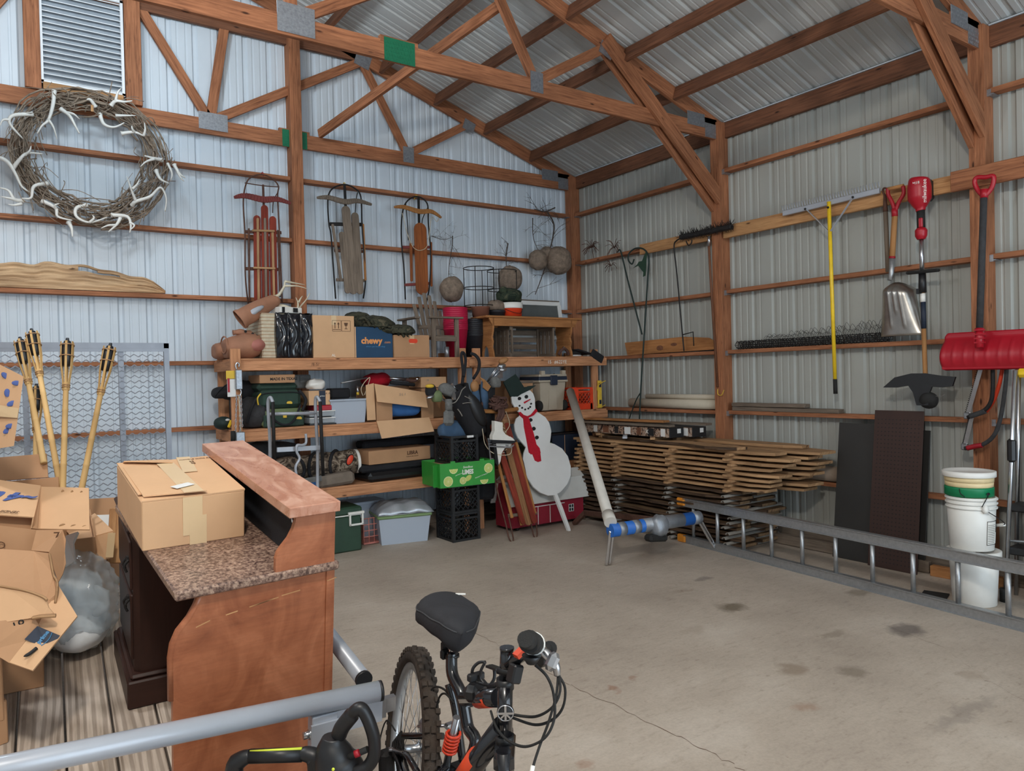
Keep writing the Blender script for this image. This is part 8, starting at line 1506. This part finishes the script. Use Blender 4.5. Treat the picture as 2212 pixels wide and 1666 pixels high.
part('kickstand',MB().tube([bb+bs*.03-bf*.08,ax0+bf*.30+bl*.22+V((0,0,.012-ax0.z))],.009,8),'frame_black',bk)
# saddle
part('seat_post',MB().tube([(-5.013,-5.4,0.8),(-5.018,-5.397,0.751)],.0145,12),'chrome',bk); part('seat_clamp',MB().tube([(-5.017,-5.398,0.76),(-5.017,-5.398,0.752)],.023,12).box((-5.031,-5.376,0.757),(.03,.02,.03),None,None,.005),'black_plastic',bk)
sc_=V((-5.016,-5.396,0.866)); sf=bf; sl_=bs
def saddle(u,v):
    x=-.135+.27*u; a=2*PI*v; wd=.105*math.sqrt(max(0,1-((x+.045)/.105)**2)) if x<-.045 else .105-.068*min(1,((x+.045)/.17))**1.2
    if x>.10: wd*=math.sqrt(max(0,1-((x-.10)/.036)**2))
    ke=math.sqrt(max(0,1-(max(0,x-.085)/.0501)**2)); ks=math.sqrt(max(0,1-(max(0,-x-.115)/.0201)**2)); wd=max(wd*min(1,ke+.02),.0005); zt=.052-.03*(max(0,x-.02)/.11)**1.6+.012*max(0,-x)/.13; zb=-.055-.02*(x>.0)*(x/.135)
    z=zt*max(0,math.sin(a))**.7 if math.sin(a)>0 else zb*abs(math.sin(a))**.6*(1-.25*abs(math.cos(a)))
    z*=max(.02,ke*ks)
    return sc_+sf*x*1.0+sl_*(wd*math.cos(a))+bu*(z+.002*math.sin(19*u+11*v))
part('saddle_cover',MB().surf(saddle,26,28,cv=True),'seat_cloth',bk); m=MB(); 
part('saddle_seam',MB().tube([saddle(.03+.94*k/24,.47) for k in range(25)],.0028,5).tube([saddle(.03+.94*k/24,.03) for k in range(25)],.0028,5),'charcoal_cloth',bk); part('saddle_print',MB().box(saddle(.12,.17)+bu*.002,(.045,.006,.004),Matrix.Rotation(-.7,3,'Z')),'white_ink',bk); part('saddle_clamp',MB().tube([(-5.018,-5.408,0.8),(-5.018,-5.408,0.818)],.02,10),'iron',bk); part('rear_reflector_mount',MB().box((-5.018,-5.36,0.771),(.03,.03,.045),None,None,.008),'black_plastic',bk)
# bar, stem, levers, cables
part('stem',MB().tube([(-5.147,-5.9,0.953),(-5.142,-5.882,0.868)],.0165,12).tube([(-5.145,-5.897,0.912),(-5.119,-5.932,0.943),(-5.104,-5.943,0.945)],[.017,.016,.016],10).tube([(-5.147,-5.9,0.957),(-5.147,-5.9,0.951)],.0185,12),'frame_black',bk); part('stem_decal',MB().box((-5.141,-5.948,0.957),(.03,.02,.012),Matrix.Rotation(-.5,3,'Y')),'decal_orange',bk)
g0,g1=V((-5.236,-6.105,1.054)),V((-5.139,-6.003,0.993)); part('handlebar',MB().tube([g1,(-5.072,-5.928,0.948),(-5.009,-5.863,0.907),(-4.875,-5.714,0.838)],.0125,10),'frame_black',bk); part('grip',MB().tube([g0,lerp(g0,g1,.15),lerp(g0,g1,.8),g1],[.0175,.0185,.019,.021],16),'black_rubber',bk); part('grip_ring',MB().tube([lerp(g0,g1,.93),lerp(g0,g1,1.04)],.0275,18),'white_plastic',bk); part('grip_shifter',MB().tube([lerp(g0,g1,.45),lerp(g0,g1,.94)],.0255,16),'black_rubber',bk); part('grip',MB().tube([(-4.893,-5.738,0.848),(-4.818,-5.644,0.805)],.021,14),'black_rubber',bk)
part('shifter_pod',MB().tube([(-5.155,-6.016,0.974),(-5.156,-6.016,0.954)],[.024,.012],10),'black_plastic',bk); part('brake_lever',MB().tube(spline([(-5.098,-5.983,0.96),(-5.089,-6.002,0.945),(-5.085,-6.017,0.93),(-5.083,-6.019,0.909)],5),[.011,.012,.013,.013,.013,.013,.012,.012,.011,.011,.01,.01,.009,.009,.008,.008],8).box((-5.092,-6.012,0.942),(.03,.03,.045),Matrix.Rotation(.6,3,'Y'),None,.01),'steel',bk); part('lever_clamp',MB().box((-5.077,-5.95,0.931),(.05,.05,.04),None,None,.012),'black_plastic',bk)
for nm,q in (('brake_cable',[(-5.084,-6.018,0.916),(-5.075,-6.037,0.883),(-5.08,-6.034,0.837),(-5.095,-6.012,0.803),(-5.118,-5.972,0.782),(-5.153,-5.924,0.792)]),('shift_cable',[(-5.144,-6.013,0.947),(-5.128,-6.036,0.924),(-5.116,-6.045,0.883),(-5.122,-6.054,0.829),(-5.147,-6.049,0.789),(-5.173,-6.008,0.76),(-5.184,-5.951,0.755),(-5.184,-5.902,0.767),(-5.163,-5.844,0.782)]),('shift_cable',[(-5.079,-6.021,0.911),(-5.091,-6.038,0.878),(-5.107,-6.028,0.842),(-5.129,-5.988,0.811),(-5.152,-5.924,0.799)]),('brake_cable',[(-5.081,-6.02,0.911),(-5.099,-6.033,0.869),(-5.127,-6.038,0.815),(-5.159,-6.042,0.767),(-5.185,-6.049,0.725),(-5.195,-6.054,0.686)]),('rear_cable',[(-5.027,-5.43,0.595),(-5.02,-5.361,0.63),(-5.022,-5.287,0.621),(-5.031,-5.257,0.579),(-5.038,-5.253,0.509),(-5.041,-5.264,0.489)]),('rear_cable',[(-5.031,-5.427,0.619),(-5.035,-5.375,0.633),(-5.034,-5.328,0.592),(-5.031,-5.283,0.474)])): part(nm,MB().tube(spline(q,8),.0034,6),'black_rubber',bk)
part('cable_ferrule',MB().tube([(-5.183,-6.05,0.736),(-5.193,-6.055,0.719)],.0055,6),'white_plastic',bk)
part('bottle_cage',MB().tube(spline([(-5.081,-5.693,0.841),(-5.091,-5.673,0.835),(-5.105,-5.664,0.817),(-5.104,-5.666,0.79),(-5.093,-5.698,0.785),(-5.09,-5.724,0.79)],5),.0045,6).tube(spline([(-5.089,-5.724,0.842),(-5.084,-5.74,0.838),(-5.089,-5.749,0.816),(-5.099,-5.742,0.796)],5),.0045,6).tube(spline([(-5.081,-5.693,0.841),(-5.091,-5.686,0.818),(-5.093,-5.685,0.797),(-5.09,-5.699,0.785)],5),.0045,6).box((-5.098,-5.669,0.797),(.05,.02,.022),None,None,.004).beam((-5.089,-5.724,0.842),(-5.104,-5.798,0.859),.02,.006),'black_plastic',bk); part('cage_mount',MB().box((-5.079,-5.635,0.744),(.09,.05,.05),Matrix.Rotation(.6,3,'Z'),None,.015).tube([(-5.101,-5.74,0.793),(-5.126,-5.844,0.844)],.007,6),'black_plastic',bk); part('light_bracket',MB().box((-5.144,-5.928,0.9),(.03,.03,.045),Matrix.Rotation(.3,3,'Y'),None,.004).tube([(-5.162,-5.879,0.896),(-5.138,-5.92,0.898)],.009,8),'black_plastic',bk)
hb=V((-5.171,-5.923,0.809)); nb=(-Fh+Rh*.0).normalized(); part('head_badge',MB().lathe([(0,.004),(.018,.003),(.0215,0)],frame(hb,Rh,z=nb),20),'black_plastic',bk); part('badge_emblem',MB().tube([hb+nb*.004+(Rh*math.cos(q)+V((0,0,1))*math.sin(q))*.019 for q in [2*PI*k/20 for k in range(20)]],.0016,5,closed=True).box(hb+nb*.005,(.042,.003,.005),Matrix.Rotation(-.605,3,'Z')).box(hb+nb*.005,(.005,.003,.036),Matrix.Rotation(-.605,3,'Z')).beam(hb+nb*.005,hb+nb*.005+Rh*.013-V((0,0,.013)),.004,.004).beam(hb+nb*.005,hb+nb*.005-Rh*.013-V((0,0,.013)),.004,.004),'steel',bk)
# suspension fork and front wheel, turned
fc=ht1+V((0,0,-.03)); fx=V((0,0,0)); wt=(bs*.35-bf*.95).normalized(); fw=V((0,0,1)).cross(wt).normalized()*1
fa=V((ht1.x,ht1.y,.335))-Fh*.20
part('fork_crown',MB().beam(fc-wt*.075,fc+wt*.075,.05,.05,(0,0,1),.012),'frame_black',bk)
for s in (-1,1): part('fork_leg',MB().tube([fc+wt*.062*s+V((0,0,.03)),fc+wt*.062*s+V((0,0,-.1)),fa+wt*.062*s],[.019,.019,.016],12),'frame_black',bk)
wheel(fa,wt,'front_wheel')
# small pieces that belong to one part become its sub-parts
SUB={'tape':'carton_body','top_seam':'carton_body','handling_mark':'carton_body','pen_mark':'carton_body','printed_tape':'carton_face','label':('carton_body','pail'),'label_border':'label','label_print':'label','zip':'bag_body','emblem':('bag_body','case_body'),'clasp':'case_body','saw_teeth':'saw_blade','blade_clamp':'saw_blade',
'window_bar':'window','badge_emblem':'head_badge','bail_grip':'bail','bolt':('rail_post','rake_head'),'tines':'rake_head','lace':'boot','wick_cap':'canister','bark_edge':'board','knot':'panel','peg_hole':'panel','logo_patch':'blade','socket_rib':'socket','trigger':'rear_grip','scarf_fringe':'scarf','hat_brim':'hat','vial':'level_body',
'saddle_seam':'saddle_cover','saddle_print':'saddle_cover','top_decal':'top_tube','down_decal':'down_tube','stem_decal':'stem','cage_mount':'bottle_cage','edge_band':'side_panel','scratch':'side_panel','slat_tip':'slat','latch':'lid_band','front_rib':'cooler_body','emblem_patch':'roll','band':'roll','tote_rim':'tub','rim_strip':'cooler_body',
'lime_slice':'carton_body','whole_lime':'carton_body','corner_flap':'carton_body','torn_patch':'flap','torn_edge':'flap','vital_zone':'torso','torso_rim':'torso','bolt_hole':'leg_piece','bolt_plug':'leg_piece','worn_patch':'neck','print_strip':'packet','rim_ring':'pail','green_band':'pail','cream_collar':'pail','grip_ring':'grip','cable_ferrule':'brake_cable','frame_stud':'vent_frame','frame_sill':'vent_frame'}
def base(n): return n.rsplit('.',1)[0] if n.rsplit('.',1)[-1].isdigit() else n
for o in [o for o in bpy.data.objects if o.parent is None and 'label' in o.keys() and o.type=='EMPTY']:
    ch=[c for c in o.children]; by={}
    for c in ch: by.setdefault(base(c.name),[]).append(c)
    for c in ch:
        b=base(c.name)
        cand=SUB.get(b) or ('carton_body' if b=='lettering' and 'carton_body' in by else None)
        for p in ((cand,) if isinstance(cand,str) else (cand or ())):
            if p in by and by[p][0] is not c and by[p][0].location.length<1e-6:
                q=by[p]; k=ch.index(c); near=min(q,key=lambda e:abs(ch.index(e)-k)); c.parent=near; break
